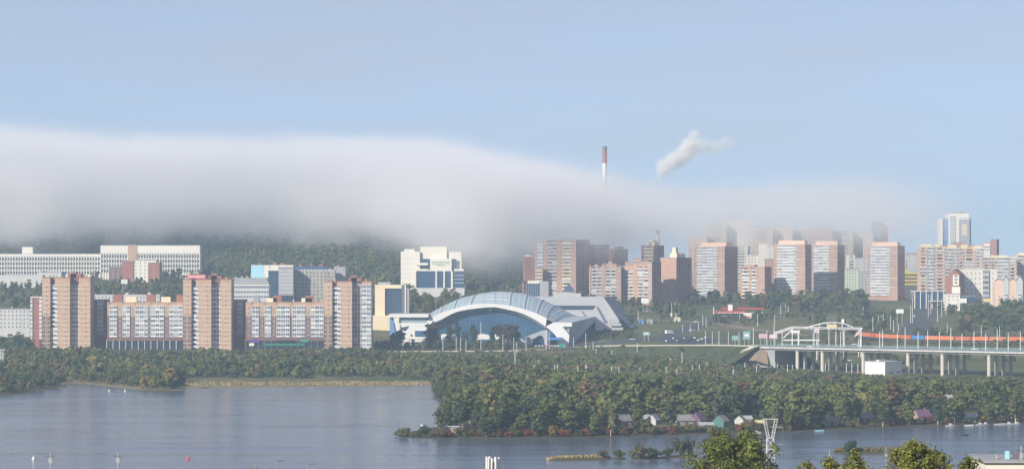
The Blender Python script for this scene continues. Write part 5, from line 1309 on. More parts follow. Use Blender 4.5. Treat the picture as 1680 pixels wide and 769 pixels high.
# ---- wooded spit: front trees single, the rest a mass
dl = lambda pts: sdist(LAND, np.array([p[0] for p in pts]), np.array([p[1] for p in pts]))
HOUSE_SPOTS = [(740, 709), (1022, 698), (1072, 696), (1064, 694), (1123, 697), (1146, 698), (1158, 704), (1183, 699), (1214, 696), (1225, 694), (1246, 702), (1362, 698), (1420, 694), (1512, 692), (1555, 676), (1590, 692)]
HP = [ground_hit(u, v) for u, v in HOUSE_SPOTS]
pts = scatter([(716, 1392), (760, 1345), (800, 1330), (770, 1260), (735, 1185), (712, 1150), (800, 1108), (950, 1110), (1100, 1125), (1250, 1140), (1400, 1175), (1520, 1190), (1720, 1205), (1720, 1590), (1500, 1610), (1300, 1580), (1050, 1560), (850, 1600), (720, 1590)], 7.6, 3)
ds = dl(pts); single, rest = [], []
lowcut = lambda u: np.interp(u, [700, 760, 830, 900, 1200, 1450, 1700], [604, 598, 590, 604, 622, 622, 624])
for (x, y, z), d in zip(pts, ds):
    if d < 3: continue
    if any((x - p.x) ** 2 < 22 and -46 < y - p.y < 8 for p in HP): continue
    u = col_of(x, y)
    h = (RT.choice((RT.uniform(6, 10), RT.uniform(11, 15), RT.uniform(13, 18))) if d < 120 else RT.uniform(7, 14)) * (.72 + .5 * patch_noise(x, y, 1.6))
    hm = z + h - (HC - (lowcut(u) - HY) * y / F)       # keep the skyline of the wood where the photograph has it
    if hm > 0: h = max(3.0, h - hm - RT.uniform(-1.2, 1.2))
    sh = RT.choices(('round', 'tall', 'cone'), (.55, .38, .07))[0]
    rec = (x, y, z, h, RT.uniform(.95, 1.65) * (.82 if h > 12 else 1.0), sh)
    (single if d < 62 else rest).append((d, rec))
single.sort(); 
extra = [r for r in single if r[0] >= 0][270:]; single = single[:270]; rest += extra
ZONE = (('on the spit point by the pink cabin', 760), ('behind the red shore shrubs', 830), ('amid the red shore shrubs', 890), ('beside the bright yellow shrub', 960), ('by the grey roofed cottage', 1050), ('near the white gabled cottage', 1105), ('behind the violet roofed cottages', 1165),
        ('beside the teal cottage', 1260), ('above the light blue boat', 1375), ('behind the reed islet', 1470), ('around the violet walled house', 1540), ('by the moored white boats', 1600), ('beyond the moored white boats', 9999))
for d, (x, y, z, h, w, sh) in single:
    u = col_of(x, y); zn = [q for q in ZONE if u < q[1]][0][0]
    c = pick(.08, x, y); aut = c[0] > c[1] * 1.02
    kind = {'round': 'leafy tree', 'tall': 'slender birch', 'cone': 'dark spruce'}[sh]
    if sh == 'cone': c = (.035, .055, .034); aut = False
    pale_ = 'yellowing ' if aut else ('pale green ' if c[1] > .115 else ('deep green ' if c[1] < .085 and sh != 'cone' else ''))
    lab = ('very tall ' if h > 14.5 else ('tall ' if h > 12 else ('short ' if h < 9 else ''))) + ('broad ' if w > 1.3 else ('narrow ' if w < 1.05 else '')) + pale_ + kind + (' at the water ' if d < 14 else (' near the water ' if d < 32 else ' further inland ')) + zn
    if len(lab.split()) > 16: lab = lab.replace('broad ', '').replace('narrow ', '')
    if len(lab.split()) > 16: lab = lab.replace('very ', '').replace('slender ', '')
    tree(sh, x, y, h, lab, 'trees ' + zn, c, w * (1.0 if sh != 'tall' else 1.25))
mass('woodland', [(x, y, z, h, w * 1.15, sh, pick(.07, x, y)) for d, (x, y, z, h, w, sh) in rest], 'dense mixed wood filling the spit behind its front trees')
# ---- shrubs on the shore of the spit
RS = random.Random(4); n = 0
shore = [(652, 715.5), (665, 717), (690, 718), (715, 719), (850, 718.3), (950, 717.3), (1050, 714.8), (1160, 711.8), (1250, 709.2), (1420, 702.6), (1500, 699.2), (1680, 694.7)]
sx_ = [a for a, _ in shore]; sy_ = [b for _, b in shore]
tints = {'olive': (.105, .10, .032), 'yellow': (.17, .135, .035), 'red': (.17, .055, .035), 'green': (.06, .08, .025), 'brown': (.12, .08, .04)}
for u in np.arange(716, 1700, 5.6):
    if RS.random() < .1: continue
    u2 = u + RS.uniform(-3, 3); v = float(np.interp(u2, sx_, sy_)) - RS.uniform(1.2, 5)
    if 1300 < u2 and RS.random() < .45: continue
    if any(abs(u2 - a) < 8 for a, _ in HOUSE_SPOTS) and RS.random() < .3: continue
    p = ground_hit(u2, v); k = RS.choices(list(tints), (.34, .2, .16, .2, .1))[0]
    if 755 < u2 < 960 and RS.random() < .45: k = 'red'
    tree('bush', p.x, p.y, RS.uniform(1.8, 4.4), k + ' shrub at the water ' + [q for q in ZONE if u2 < q[1]][0][0], 'shrubs along the spit shore', tints[k], RS.uniform(.8, 1.1), z=p.z)
for u, v, h, w, c, lab in ((668, 717, 4.6, 1.1, (.10, .10, .035), 'olive shrub at the very tip of the spit'), (656, 716, 3.6, 1.1, (.11, .10, .035), 'low olive shrub standing out in the river off the spit'), (698, 718.5, 5.6, .95, (.05, .075, .025), 'rounded green shrub on the spit point'), (683, 718, 3.6, .9, (.11, .095, .035), 'dull shrub squeezed between two larger shrubs on the point'),
                           (905, 717, 5.5, .6, (.20, .14, .04), 'bright yellow shrub on the spit shore'), (1133, 711, 5.0, .9, (.14, .13, .03), 'large yellow green shrub in front of the cottages')):
    p = ground_hit(u, v - 1.5); tree('bush', p.x, p.y, h, lab, None, c, w, z=max(p.z, 0))
for u, v, h, sh, c, lab in ((722, 712, 11.5, 'tall', (.085, .095, .035), 'pale loose tree at the spit point beside the cabin'), (733, 708, 11, 'tall', (.08, .09, .035), 'second pale tree by the cabin on the spit'), (826, 668, 15, 'round', (.11, .11, .025), 'yellow green tall tree rising from the wood on the spit')):
    p = ground_hit(u, v); tree(sh, p.x, p.y, h, lab, None, c, 1.2)
for i, (u, v) in enumerate(((712, 634), (712, 639), (713, 645), (714, 650), (717, 654), (722, 657), (730, 659.5), (739, 660.5), (748, 661.5), (757, 662), (766, 663), (775, 664), (785, 666), (718, 648), (728, 653), (740, 655), (752, 656), (765, 657))):
    y = ywater(v - 2.2); tree('bush', xat(u + 2, y), y, RS.uniform(4, 7), nth(i + 1) + ' olive bush round the inlet, counted from the far beach', 'bushes round the inlet', (RS.uniform(.07, .11), RS.uniform(.085, .11), .04), RS.uniform(.7, .95))
# ---- islets
for u, v, h, w, c, lab in ((991, 751, 3.4, .9, (.075, .085, .03), 'small rounded shrub at the end of the sand bar'), (1016, 752, 4.0, .85, (.06, .078, .028), 'lone rounded shrub on its own islet beside the sand bar'), (1050, 751.5, 6.2, .85, (.12, .095, .04), 'brownish shrub on the middle islet'), (1066, 751, 5.6, .85, (.06, .075, .03), 'green shrub on the middle islet'),
                           (1076, 750.5, 4.2, .9, (.13, .09, .04), 'low rusty shrub at the edge of the middle islet'), (1096, 749, 4.4, .75, (.055, .07, .03), 'small shrub on the islet before the tall bushes'), (1119, 748.5, 8.2, .62, (.06, .072, .032), 'tall bush on the islet nearest the large foreground tree'), (1132, 748.5, 8.8, .5, (.07, .078, .04), 'tallest grey green bush on the islets'),
                           (1400, 741, 5.2, 1.0, (.035, .055, .025), 'dark rounded shrub on the reed islet'), (1392, 741.5, 2.6, 1.0, (.04, .058, .025), 'dark low shrub beside the rounded one on the reed islet')):
    p = ground_hit(u, v); tree('bush', p.x, p.y, h, lab, 'shrubs on the river islets', c, w, z=max(p.z, .1))
REED = mat('dry_reed', (.30, .24, .12), .95, .1, var=.3, scale=.8)
def reeds(label, spans, n, seed, hmax, m=REED):
    rg = random.Random(seed); b = MB()
    for i in range(n):
        (u0, v0), (u1, v1) = spans; t = rg.random(); y = ywater(v0 + (v1 - v0) * t + rg.uniform(-1.2, 1.2)); x = xat(u0 + (u1 - u0) * t, y); z = max(h1(x, y), 0); h = rg.uniform(.4, 1) * hmax; a = rg.uniform(0, 3.14)
        w = rg.uniform(.25, .6); dx, dy = math.cos(a) * w, math.sin(a) * w; lx, ly = rg.uniform(-.3, .3), rg.uniform(-.3, .3)
        b.face([(x - dx, y - dy, z), (x + dx, y + dy, z), (x + dx * .7 + lx, y + dy * .7 + ly, z + h), (x - dx * .4 + lx, y - dy * .4 + ly, z + h * .8)], m)
    tag(b.build('reeds'), label, 'reeds', kind='stuff')
reeds('dry reeds on the long sand bar', ((898, 753), (1000, 751)), 900, 1, .9)
reeds('brown reeds on the islet behind the foreground birch', ((1370, 741), (1495, 741)), 1500, 2, 1.3, mat('brown_reed', (.14, .115, .05), .95, .1, var=.3, scale=.8))
reeds('dry grass along the far shore beach', ((305, 633.5), (705, 630.5)), 2600, 3, .8)
# ---- far bank belt
fb2 = scatter([(-60, 1500), (0, 1496), (50, 1530), (108, 1600), (112, 1642), (150, 1632), (172, 1612), (226, 1572), (262, 1556), (296, 1560), (306, 1650), (400, 1650), (500, 1650), (600, 1650), (700, 1640), (740, 1640), (860, 1660), (860, 1990), (800, 1990), (640, 1980), (612, 1975), (-60, 1978)], 7.0, 8)
far_single, far_rest = [], []
topcut = lambda u: np.interp(u, [0, 60, 150, 170, 300, 320, 400, 540, 600, 640, 660, 830, 860], [562, 566, 566, 570, 571, 568, 571, 567, 566, 574, 577, 578, 577])
for x, y, z in fb2:
    u = col_of(x, y)
    if y < 1668 and 300 < u < 720 and RT.random() < .35: continue
    h = (RT.uniform(4.0, 8.5) if y < 1700 else RT.uniform(4.5, 10)) * (.7 + .5 * patch_noise(x, y, 1.5))
    hm = z + h - (HC - (topcut(u) + RT.uniform(0, 3) - HY) * y / F)
    if hm > 0: h -= hm
    if h < 2.0: continue
    sh = 'bush' if h < 5 or RT.random() < .35 else 'round'
    w = RT.uniform(1.0, 1.45) * (1.0 if sh == 'round' else .75)
    far_rest.append((x, y, z, h, w, sh))
_d = dl(far_rest); _o = np.argsort(_d)
far_single = [far_rest[i] for i in _o[:190]]; far_rest = [far_rest[i] for i in _o[190:]]
for x, y, z, h, w, sh in far_single:
    u = col_of(x, y); c = pick(.18, x, y); zn = [q for q in (('at the corner of the cove', 68), ('below the lone orange tower', 150), ('below the first narrow red block', 176), ('below the first long block', 300), ('below the tower with the red sign', 380), ('below the second narrow red block', 404), ('below the block with green signs', 532), ('below the tower with loggias', 612), ('below the arena wing', 705), ('where the beach ends', 9999)) if u < q[1]][0][0]
    lab = ('tall ' if h > 7 else ('low ' if h < 5.2 else '')) + ('broad ' if w > 1.3 or (sh == 'bush' and w > .98) else ('narrow ' if w < (1.1 if sh != 'bush' else .85) else '')) + ('yellowing ' if c[0] > c[1] * 1.02 else ('pale green ' if c[1] > .115 else ('deep green ' if c[1] < .085 else 'green '))) + ('shrub' if sh == 'bush' else 'leafy tree') + (' on the river edge ' if y < 1660 else ' of the far bank ') + zn
    if len(lab.split()) > 16: lab = lab.replace('broad ', '').replace('narrow ', '')
    tree(sh, x, y, h, lab, 'front growth on the far bank', c, w, z=z)
mass('woodland', [(x, y, z, h, w, sh, pick(.16, x, y)) for x, y, z, h, w, sh in far_rest], 'thick belt of low trees between the river beach and the brick blocks')
for u, v, h, w, c, lab in ((232, 637, 7, .62, (.26, .19, .05), 'low golden tree at the open end of the beach clump'), (270, 637, 9.2, .6, (.17, .16, .05), 'olive tree beside the tall golden one'), (242, 637, 9.5, .62, (.24, .18, .05), 'yellow tree at the end of the beach clump'), (258, 638, 8.8, .6, (.2, .17, .05), 'olive yellow tree in the middle of the beach clump'), (281, 637, 14, .72, (.27, .19, .055), 'tall golden tree in the beach clump'), (294, 637, 13, .6, (.035, .055, .025), 'dark green tree behind the golden one'),
                           (82, 632, 8.5, 1.15, (.055, .07, .025), 'broad rounded tree at the small cove'), (12, 644, 5, .7, (.10, .10, .035), 'pale shrub on the near corner of the far bank'), (30, 643, 4.2, .8, (.11, .105, .035), 'low yellowish shrub on the near corner of the far bank'), (560, 600, 7, .8, (.055, .02, .028), 'dark purple leaved tree in the far belt'), (575, 609, 6, .8, (.06, .024, .028), 'second purple leaved tree in the far belt')):
    p = ground_hit(u, v, 1400); tree('round' if h > 9.5 else 'bush', p.x, p.y, h, lab, None, c, w * (1.9 if h > 9.5 else (.85 if h > 6 else 1)), z=max(p.z, .1))
# ---- scrub between spit wood and road
sc = scatter([(850, 1610), (1050, 1570), (1300, 1600), (1500, 1625), (1720, 1610), (1720, 1655), (1560, 1690), (1420, 1745), (1300, 1725), (1262, 1700), (1240, 1735), (1180, 1780), (1110, 1850), (1050, 1905), (960, 2000), (860, 1995)], 6.4, 12)
L2 = []
for x, y, z in sc:
    u = col_of(x, y); rw = row_of(x, y, z)
    clear = 0.45 + .35 * math.sin(x * .045 + 1.3) * math.sin(y * .028)
    if RT.random() < clear * .55: continue
    h = RT.uniform(2.2, 6.5); lim = np.interp(u, [850, 960, 1060, 1240, 1300, 1420, 1700], [577, 578, 582, 578, 602, 612, 616]); hm = z + h - (HC - (lim - HY) * y / F)
    if hm > 0: h -= hm
    if h < 1.4: continue
    L2.append((x, y, z, h, RT.uniform(.9, 1.4), RT.choice(('bush', 'bush', 'round')), pick(.22, x, y)))
for x, y, z in scatter([(1236, 1728), (1185, 1772), (1120, 1838), (1050, 1915), (990, 1990), (955, 2025), (930, 2010), (985, 1950), (1050, 1870), (1110, 1800), (1180, 1735), (1230, 1700)], 6.5, 33):
    if RT.random() < .55: L2.append((x, y, z, RT.uniform(1.2, 3.6), RT.uniform(.9, 1.4), 'bush', pick(.1)))
for x, y, z in SLOPE_PTS:
    if RT.random() < .26: L2.append((x + RT.uniform(-3, 3), y, z - .3, RT.uniform(.8, 2.6), RT.uniform(.9, 1.5), 'bush', pick(.15)))
mass('woodland', L2, 'patchy scrub between the wooded spit and the embanked road')
# ---- trees among the buildings; (column range, distance range, height, count)
TOWN = [((-20, 105), (2490, 2548), (6, 9.5), 46, 'before the low flat roofed building'), ((-20, 72), (1985, 2110), (6, 11), 46, 'beside the red slab block'), ((0, 70), (2150, 2450), (7, 11), 40, 'above the old pale block'), ((150, 335), (2250, 2560), (7, 12), 105, 'on the slope below the institutes'), ((262, 330), (2580, 2690), (8, 13), 22, 'below the tall institute'), ((178, 262), (2600, 2640), (4, 8), 20, 'before the low red building'), ((0, 160), (2590, 2700), (5, 9), 40, 'before the long institute'),
        ((566, 615), (2220, 2420), (8, 13), 24, 'behind the tower with loggias'), ((666, 762), (2230, 2400), (11, 19), 46, 'in front of the white public building'), ((764, 860), (2330, 2650), (8, 15), 95, 'east of the white public building'), ((860, 1000), (2350, 2395), (6, 11), 24, 'behind the grey sports complex'), ((940, 968), (2380, 2440), (9, 14), 10, 'before the dark tower'),
        ((1000, 1140), (2290, 2390), (6, 11), 75, 'below the stepped red blocks'), ((1130, 1260), (2390, 2540), (8, 13), 65, 'below the first white fronted tower'), ((1250, 1425), (2360, 2560), (9, 15), 120, 'below the half shaded tower'), ((1225, 1330), (2240, 2330), (6, 10), 34, 'behind the petrol station'), ((1340, 1480), (2130, 2340), (7, 12), 75, 'beside the avenue'),
        ((1555, 1625), (2330, 2430), (8, 13), 28, 'before the shop row'), ((1575, 1700), (2090, 2330), (10, 18), 80, 'on the rise at the edge of the town'), ((1500, 1580), (2050, 2160), (5, 9), 24, 'behind the container train'), ((1300, 1420), (1880, 2030), (4, 7), 44, 'behind the footbridge'), ((1420, 1700), (1780, 1945), (4, 8), 80, 'between bridge and railway'), ((1490, 1560), (2400, 2460), (5, 9), 12, 'before the glass mall'),
        ((612, 850), (2022, 2072), (4.5, 8), 150, 'in the hedge along the arena road'), ((980, 1040), (2120, 2165), (4.5, 6.5), 40, 'in the row beside the grey sports complex'), ((1165, 1262), (2235, 2300), (3, 6.5), 60, 'in the hedge below the petrol station'), ((1020, 1130), (2215, 2270), (1.5, 3.5), 26, 'on the lawn above the junction'), ((1640, 1700), (2350, 2480), (8, 12), 16, 'below the gabled houses')]
tsing, tmass = [], []
AR_BAN = [(640, 985, 2088, 2250), (1490, 1552, 2455, 2500)]
rg = random.Random(31)
for (u0, u1), (y0, y1), (h0, h1_), n, where in TOWN:
    for i in range(n):
        u, y = rg.uniform(u0, u1), rg.uniform(y0, y1)
        if any(a < u < c and d < y < e for a, c, d, e in AR_BAN): continue
        if 1495 < u + 0 * y < 1535 and y < 2450 and y > 2160: continue
        if abs(y - np.interp(u, [1030, 1100, 1180, 1300, 1420], [2345, 2335, 2325, 2310, 2270])) < 14 and 1030 < u < 1420: continue
        x = xat(u, y); rec = (x, y, rg.uniform(h0, h1_), where)
        (tsing if i < max(3, n // 8) else tmass).append(rec)
pz = hgt([r[0] for r in tmass], [r[1] for r in tmass])
def town_col(): 
    c = pick(.12); return tuple(q * .8 for q in c)
mass('town_trees', [(x, y, z, h, rg.uniform(.95, 1.35), 'round' if rg.random() < .8 else 'cone', town_col()) for (x, y, h, w), z in zip(tmass, pz)], 'tree clumps filling the gaps between the town buildings', low=True)
for x, y, h, w in tsing:
    c = town_col(); tree('round', x, y, h * 1.08, ('tall ' if h > 11.5 else ('short ' if h < 7 else '')) + ('yellowing ' if c[0] > c[1] * 1.02 else ('pale green ' if c[1] > .092 else ('deep green ' if c[1] < .07 else 'green '))) + 'town tree ' + w, 'single trees in the town', c, rg.uniform(1.0, 1.3), name='town_tree')
# trees standing in front of the arena
for u, yb, yt, w, c, lab in ((712, 572, 526, .75, (.07, .05, .03), 'russet tree before the arch foot of the arena'), (706, 572, 530, .8, (.045, .062, .026), 'green tree beside the russet one at the arena'), (737, 571, 527.5, .42, (.04, .058, .026), 'slim tree before the blue arena wall'), (749.5, 572, 527, .42, (.042, .06, .026), 'second slim tree before the blue arena wall'), (763, 572, 543, .6, (.055, .075, .026), 'small green tree before the arena screens'),
                             (778, 574, 533, .5, (.042, .062, .026), 'leafy slim tree before the middle of the arena'), (808, 573, 535, .45, (.04, .058, .028), 'dark slim tree under the arena arch'), (823, 573, 532, .7, (.06, .045, .028), 'dusky tree in the clump before the arena'), (834, 573, 528, .8, (.065, .045, .028), 'tallest russet tree in the clump before the arena'), (845, 573, 533, .7, (.045, .055, .028), 'dark green tree closing the clump before the arena'), (655, 574, 543, .9, (.04, .06, .025), 'dark tree before the western arena wing'), (645, 574, 548, .8, (.045, .065, .025), 'low tree at the blue pier of the arena')):
    Y = 2072 + (u % 7); h = (yb - yt) * Y / F * .97; tree('round' if w > .55 else 'tall', xat(u, Y), Y, h, lab, 'trees before the arena', c, w * (1.5 if w > .55 else 2.4), name='arena_tree')
# ---- wooded hill under the fog
hp = scatter([(-560, 2770), (330, 2735), (480, 2560), (640, 2560), (655, 2620), (850, 2700), (900, 2800), (900, 3060), (-560, 3060)], 10.5, 21)
mass('hill_forest', [(x, y, z - .3, RT.uniform(9, 15), RT.uniform(1.0, 1.4), 'round' if RT.random() < .6 else 'cone', tuple(q * RT.uniform(.75, 1.05) for q in RT.choice(GREENS))) for x, y, z in hp], 'dark wooded hillside disappearing under the fog bank', low=True)
# ------------------------------------------------------------------ big foreground trees on the near bank
def near_tree(label, px, ytop, Y, h, spread, seed, nleaf, leaf, col, name, loose=False):
    rg = np.random.RandomState(seed); x = xat(px, Y); zt = zat(ytop, Y); z0 = h1(x, Y)
    h = zt - z0; o = thing(name, label, 'tree', (x, Y, z0 - .2)); V, Fc, C = [], [], []
    b = MB(); base = Vector((0, 0, 0)); limb = []
    trunk_top = Vector((rg.uniform(-.4, .4), rg.uniform(-.4, .4), h * .42)); b.tube(base, trunk_top, h * .022, h * .016, BARK, 10, False)
    b.tube(trunk_top, (trunk_top.x * 1.3, trunk_top.y, h * .93), h * .015, h * .003, BARK, 8, False)
    nl = 26 if not loose else 34
    for i in range(nl):
        t = (i + .5) / nl; a = i * 2.4 + rg.uniform(-.3, .3); zz = h * (.40 + .56 * t)
        env = spread * (math.sin(math.pi * min(1, .22 + .74 * t)) ** .6 if not loose else (1.15 - .9 * t))
        r = env * rg.uniform(.72, 1.05); s = Vector((trunk_top.x, trunk_top.y, max(zz - r * .6, h * .3))); e = Vector((math.cos(a) * r, math.sin(a) * r, zz + r * (.12 if not loose else .5)))
        b.tube(s, e, h * .008, h * .0025, BARK, 5, False); limb.append((s, e, r))
    L = rg.randint(nl, size=nleaf); t = rg.uniform(.25, 1.06, nleaf) ** .7
    S = np.array([l[0] for l in limb]); E = np.array([l[1] for l in limb]); RR = np.array([l[2] for l in limb])
    cl = rg.normal(size=(nl, 8, 3))                                   # sprays along each limb
    tq = np.minimum(7, (t * 6).astype(int)); jit = rg.normal(size=(nleaf, 3)); jit /= np.linalg.norm(jit, axis=1)[:, None]; rad = (h * .062 if not loose else h * .036) * rg.uniform(.45, 1.15, (nleaf, 1))
    P_ = S[L] + (E[L] - S[L]) * ((tq + .5) / 6 if not loose else t)[:, None] + cl[L, tq] * (RR[L] * .20)[:, None] + jit * rad
    nrm = jit + rg.normal(scale=.35, size=(nleaf, 3)) + np.array([0, 0, .15]); nrm /= np.linalg.norm(nrm, axis=1)[:, None]
    tt = np.cross(nrm, rg.normal(size=(nleaf, 3))); tt /= np.linalg.norm(tt, axis=1)[:, None]; uu = np.cross(nrm, tt)
    s1 = (leaf * rg.uniform(.6, 1.4, nleaf))[:, None]
    V = np.stack([P_ - tt * s1, P_ + uu * s1 * .55, P_ + tt * s1, P_ - uu * s1 * .55], 1).reshape(-1, 3); Fc = np.arange(nleaf * 4).reshape(-1, 4)
    cc = np.array(col) * rg.uniform(.7, 1.35, (nleaf, 1)) * np.where(rg.rand(nleaf, 1) < .18, np.array([[1.25, 1.0, .8]]), 1.0)
    C = np.repeat(np.concatenate([cc, np.ones((nleaf, 1))], 1), 4, 0)
    b.build('trunk', o); link('crown', np_mesh('crown', np.array(V), np.array(Fc), [LEAF_A], C), o)
near_tree('broad dark leafy tree in the foreground beside the pylon', 1205, 716, 420, 0, 7.2, 5, 21000, .27, (.12, .15, .035), 'leafy_tree')
near_tree('pale green tree showing above the broad foreground tree', 1182, 699, 560, 0, 4.6, 6, 6200, .28, (.12, .13, .065), 'leafy_tree')
near_tree('loose green tree behind the broad foreground tree, close to the pylon', 1228, 697, 575, 0, 4.2, 16, 5600, .28, (.105, .12, .055), 'leafy_tree')
POP = (.17, .19, .05)
for i, (px, yt, sp, nf, lab) in enumerate(((1505, 716, 2.3, 6500, 'light leaved poplar with bare twigs, tallest of the foreground row'), (1478, 727, 2.0, 4200, 'light leaved poplar leaning beside the tallest poplar'), (1540, 731, 2.0, 4400, 'bushy light poplar between the tallest one and the near roof'), (1592, 741, 1.7, 3200, 'light leaved poplar beside the near roof'),
                                           (1402, 733, 1.9, 3400, 'thin topped poplar in front of the reed islet'), (1362, 741, 1.6, 2400, 'small poplar with yellow leaves beside the thin topped one'), (1322, 748, 1.5, 1700, 'low twiggy poplar at the end of the foreground row'))):
    near_tree(lab, px, yt, 168 + 3 * (i % 3), 0, sp, 9 + i, nf, .095, POP, 'poplar_tree', True)
# ------------------------------------------------------------------ cottages on the spit
def cottage(label, u, v, W, D, wh, rh, rz, wm, rm, chim=False, name='cottage', lift=0.0):
    p = ground_hit(u, v); o = thing(name, label, 'cottage', (p.x, p.y, max(p.z, .3) + lift), R(rz))
    MB().box(-W / 2, W / 2, -D / 2, D / 2, -.4, wh, wm).build('wall', o)
    for sx in (-1, 1): MB().slab([(-D / 2 + .02, wh), (D / 2 - .02, wh), (0, wh + rh)], sx * W / 2 - .12, sx * W / 2 + .12, wm).build('gable', o, rz=R(90)).location = (0, 0, 0)
    for sy in (-1, 1):
        b = MB(); a = Vector((0, sy * (D / 2 + .45), wh - .45 * rh / (D / 2))); r = Vector((0, 0, wh + rh + .02)); e = Vector((W / 2 + .4, 0, 0)); t = Vector((0, 0, .14))
        q = [a - e, a + e, r + e, r - e] if sy < 0 else [a + e, a - e, r - e, r + e]
        b.face([x + t for x in q], rm); b.face(q[::-1], rm); b.face([q[0], q[1], q[1] + t, q[0] + t], rm); b.face([q[1], q[2], q[2] + t, q[1] + t], rm); b.face([q[3], q[0], q[0] + t, q[3] + t], rm); b.build('roof', o)
    for x in (-W * .27, W * .27): link('window', win_mesh(.9, 1.0, WPVC, GL), o, (x, -D / 2, wh * .35))
    link('window', win_mesh(.8, .9, WPVC, GL), o, (W / 2, 0, wh * .4), R(90)); link('door', win_mesh(.9, 1.9, BARK, BARK), o, (0, -D / 2, .05))
    if chim: MB().box(W * .2, W * .2 + .5, -.25, .25, wh + rh * .6, wh + rh + .8, BR_R).build('chimney', o)
    return o
SLATE = mat('slate_roof', (.22, .215, .215), .85, var=.2, scale=.6); VIO = mat('violet_boards', (.15, .085, .14), .8, var=.15, scale=.6); TEALW = mat('teal_boards', (.08, .19, .175), .8, var=.15, scale=.6); PINKW = mat('pink_plaster', (.42, .29, .22), .85, var=.15, scale=.6)
BOARD = mat('weathered_boards', (.25, .21, .17), .9, var=.25, scale=.8); RUSTR = mat('rusty_sheet', (.30, .19, .15), .8, var=.25, scale=.5); TINR = mat('tin_roof', (.34, .345, .36), .5, .5, var=.1, scale=.6)
p = ground_hit(740, 709); cab = thing('cabin', 'flat roofed pink cabin on the spit point', 'cabin', (p.x, p.y, p.z))
MB().box(-2.6, 2.6, -1.8, 1.8, -.4, 2.5, PINKW).build('wall', cab); MB().box(-3.3, 3.3, -2.4, 2.2, 2.5, 2.75, WPAINT).build('roof', cab); link('door', win_mesh(1.0, 1.9, WPVC, BARK), cab, (-1.4, -1.8, .1)); link('window', win_mesh(1.0, 1.0, WPVC, GL), cab, (.9, -1.8, .9))
cottage('grey slate roofed cottage half hidden by trees on the spit', 1022, 698, 6, 5.4, 2.6, 2.6, 35, BOARD, SLATE, True)
cottage('white gabled cottage with a pale tin roof on the spit', 1072, 696, 4.6, 4.4, 2.4, 2.2, 62, LGREY, TINR)
cottage('dark shed with a white roof edge next to the white gabled cottage', 1064, 694, 4.4, 4, 2.2, 1.6, 10, VIO, TINR)
cottage('long cottage with rusty pale roof among the spit trees', 1123, 697, 8, 5.5, 2.4, 2.2, 15, BOARD, SLATE, True)
cottage('violet boarded cottage with steep roof on the spit', 1146, 698, 5.5, 5, 3.0, 3.0, 55, VIO, VIO, True)
cottage('low violet shed with a white roof below the steep violet cottage', 1158, 704, 6, 3.6, 2.2, .9, 4, VIO, TINR)
cottage('teal boarded cottage with a grey roof by the water', 1183, 699, 5.2, 5.2, 2.6, 2.2, 58, TEALW, SLATE)
cottage('small white cottage between the teal one and the pylon', 1214, 696, 4, 4, 2.3, 1.7, 70, LGREY, SLATE)
cottage('tiny tin roofed hut behind the pylon', 1225, 694, 4, 3.5, 2.2, 1.2, 8, BOARD, TINR)
cottage('yellow edged boathouse near the pylon', 1246, 702, 3.4, 4, 2.6, 1.0, 10, BOARD, mat('straw_roof', (.50, .46, .25), .9))
cottage('dark boarded cottage in the trees across from the reed islet', 1362, 698, 5, 5, 2.4, 1.8, 12, BOARD, SLATE)
cottage('violet grey cottage with a pale porch in the trees', 1420, 694, 5.5, 5, 2.6, 2.2, 20, VIO, SLATE)
cottage('white and violet house in the trees above the moored boats', 1512, 692, 7, 6, 3.0, 2.6, 24, PINKW, VIO, True)
cottage('cottage with a broad pale roof standing high in the wood', 1555, 676, 8, 7, 3.2, 2.6, 10, BOARD, TINR, True, lift=2.5)
cottage('long grey roofed boathouse above the moored boats', 1590, 692, 7, 4, 2.4, 1.2, 12, BOARD, TINR)
cottage('teal roofed hut deep in the wood', 895, 676, 5, 4, 3.0, 1.2, 10, BOARD, TEALW, lift=4)
# ------------------------------------------------------------------ boats and buoys
def boat(label, u, v, L, rz, m, cabin=None, group=None):
    y = ywater(v); o = thing('motorboat', label, 'boat', (xat(u, y), y, 0), R(rz), group); b = MB(); n = 8; rows = []
    for i in range(n + 1):
        t = i / n; w = L * .17 * (1 - max(0, t - .45) ** 2 * 3.2); w = max(w, .03); sh = .55 + .25 * t * t
        rows.append([(-L / 2 + L * t, -w, sh), (-L / 2 + L * t, -w * .7, -.15), (-L / 2 + L * t, w * .7, -.15), (-L / 2 + L * t, w, sh)])
    for i in range(n):
        for j in range(3): b.face([rows[i][j], rows[i + 1][j], rows[i + 1][j + 1], rows[i][j + 1]], m)
        b.face([(rows[i][0][0], rows[i][0][1] * .9, .25), (rows[i + 1][0][0], rows[i + 1][0][1] * .9, .25), (rows[i + 1][3][0], rows[i + 1][3][1] * .9, .25), (rows[i][3][0], rows[i][3][1] * .9, .25)], BOARD)
    b.face(rows[0][::-1], m); b.build('hull', o)
    if cabin: MB().slab([(-L * .1, .5), (L * .22, .5), (L * .12, 1.35), (-L * .1, 1.45)], -L * .12, L * .12, cabin).build('cabin', o)
    MB().box(-L / 2 - .35, -L / 2 + .02, -.2, .2, .1, .95, DGREY).build('outboard_motor', o); MB().box(-L * .28, -L * .2, -L * .14, L * .14, .3, .5, BOARD).build('thwart', o)
    return o
boat('light blue rowing boat drawn up beside the wooded bank', 1344.5, 707, 4.2, 4, mat('pale_blue_hull', (.28, .55, .62), .5, .4))
dk = boat('small dark motorboat with a standing person out on the river', 1582, 714, 3.8, 8, mat('dark_hull', (.05, .06, .08), .5, .4))
boat('white boat in the inlet behind the spit point', 784, 664.5, 5, 10, WPAINT, WPAINT)
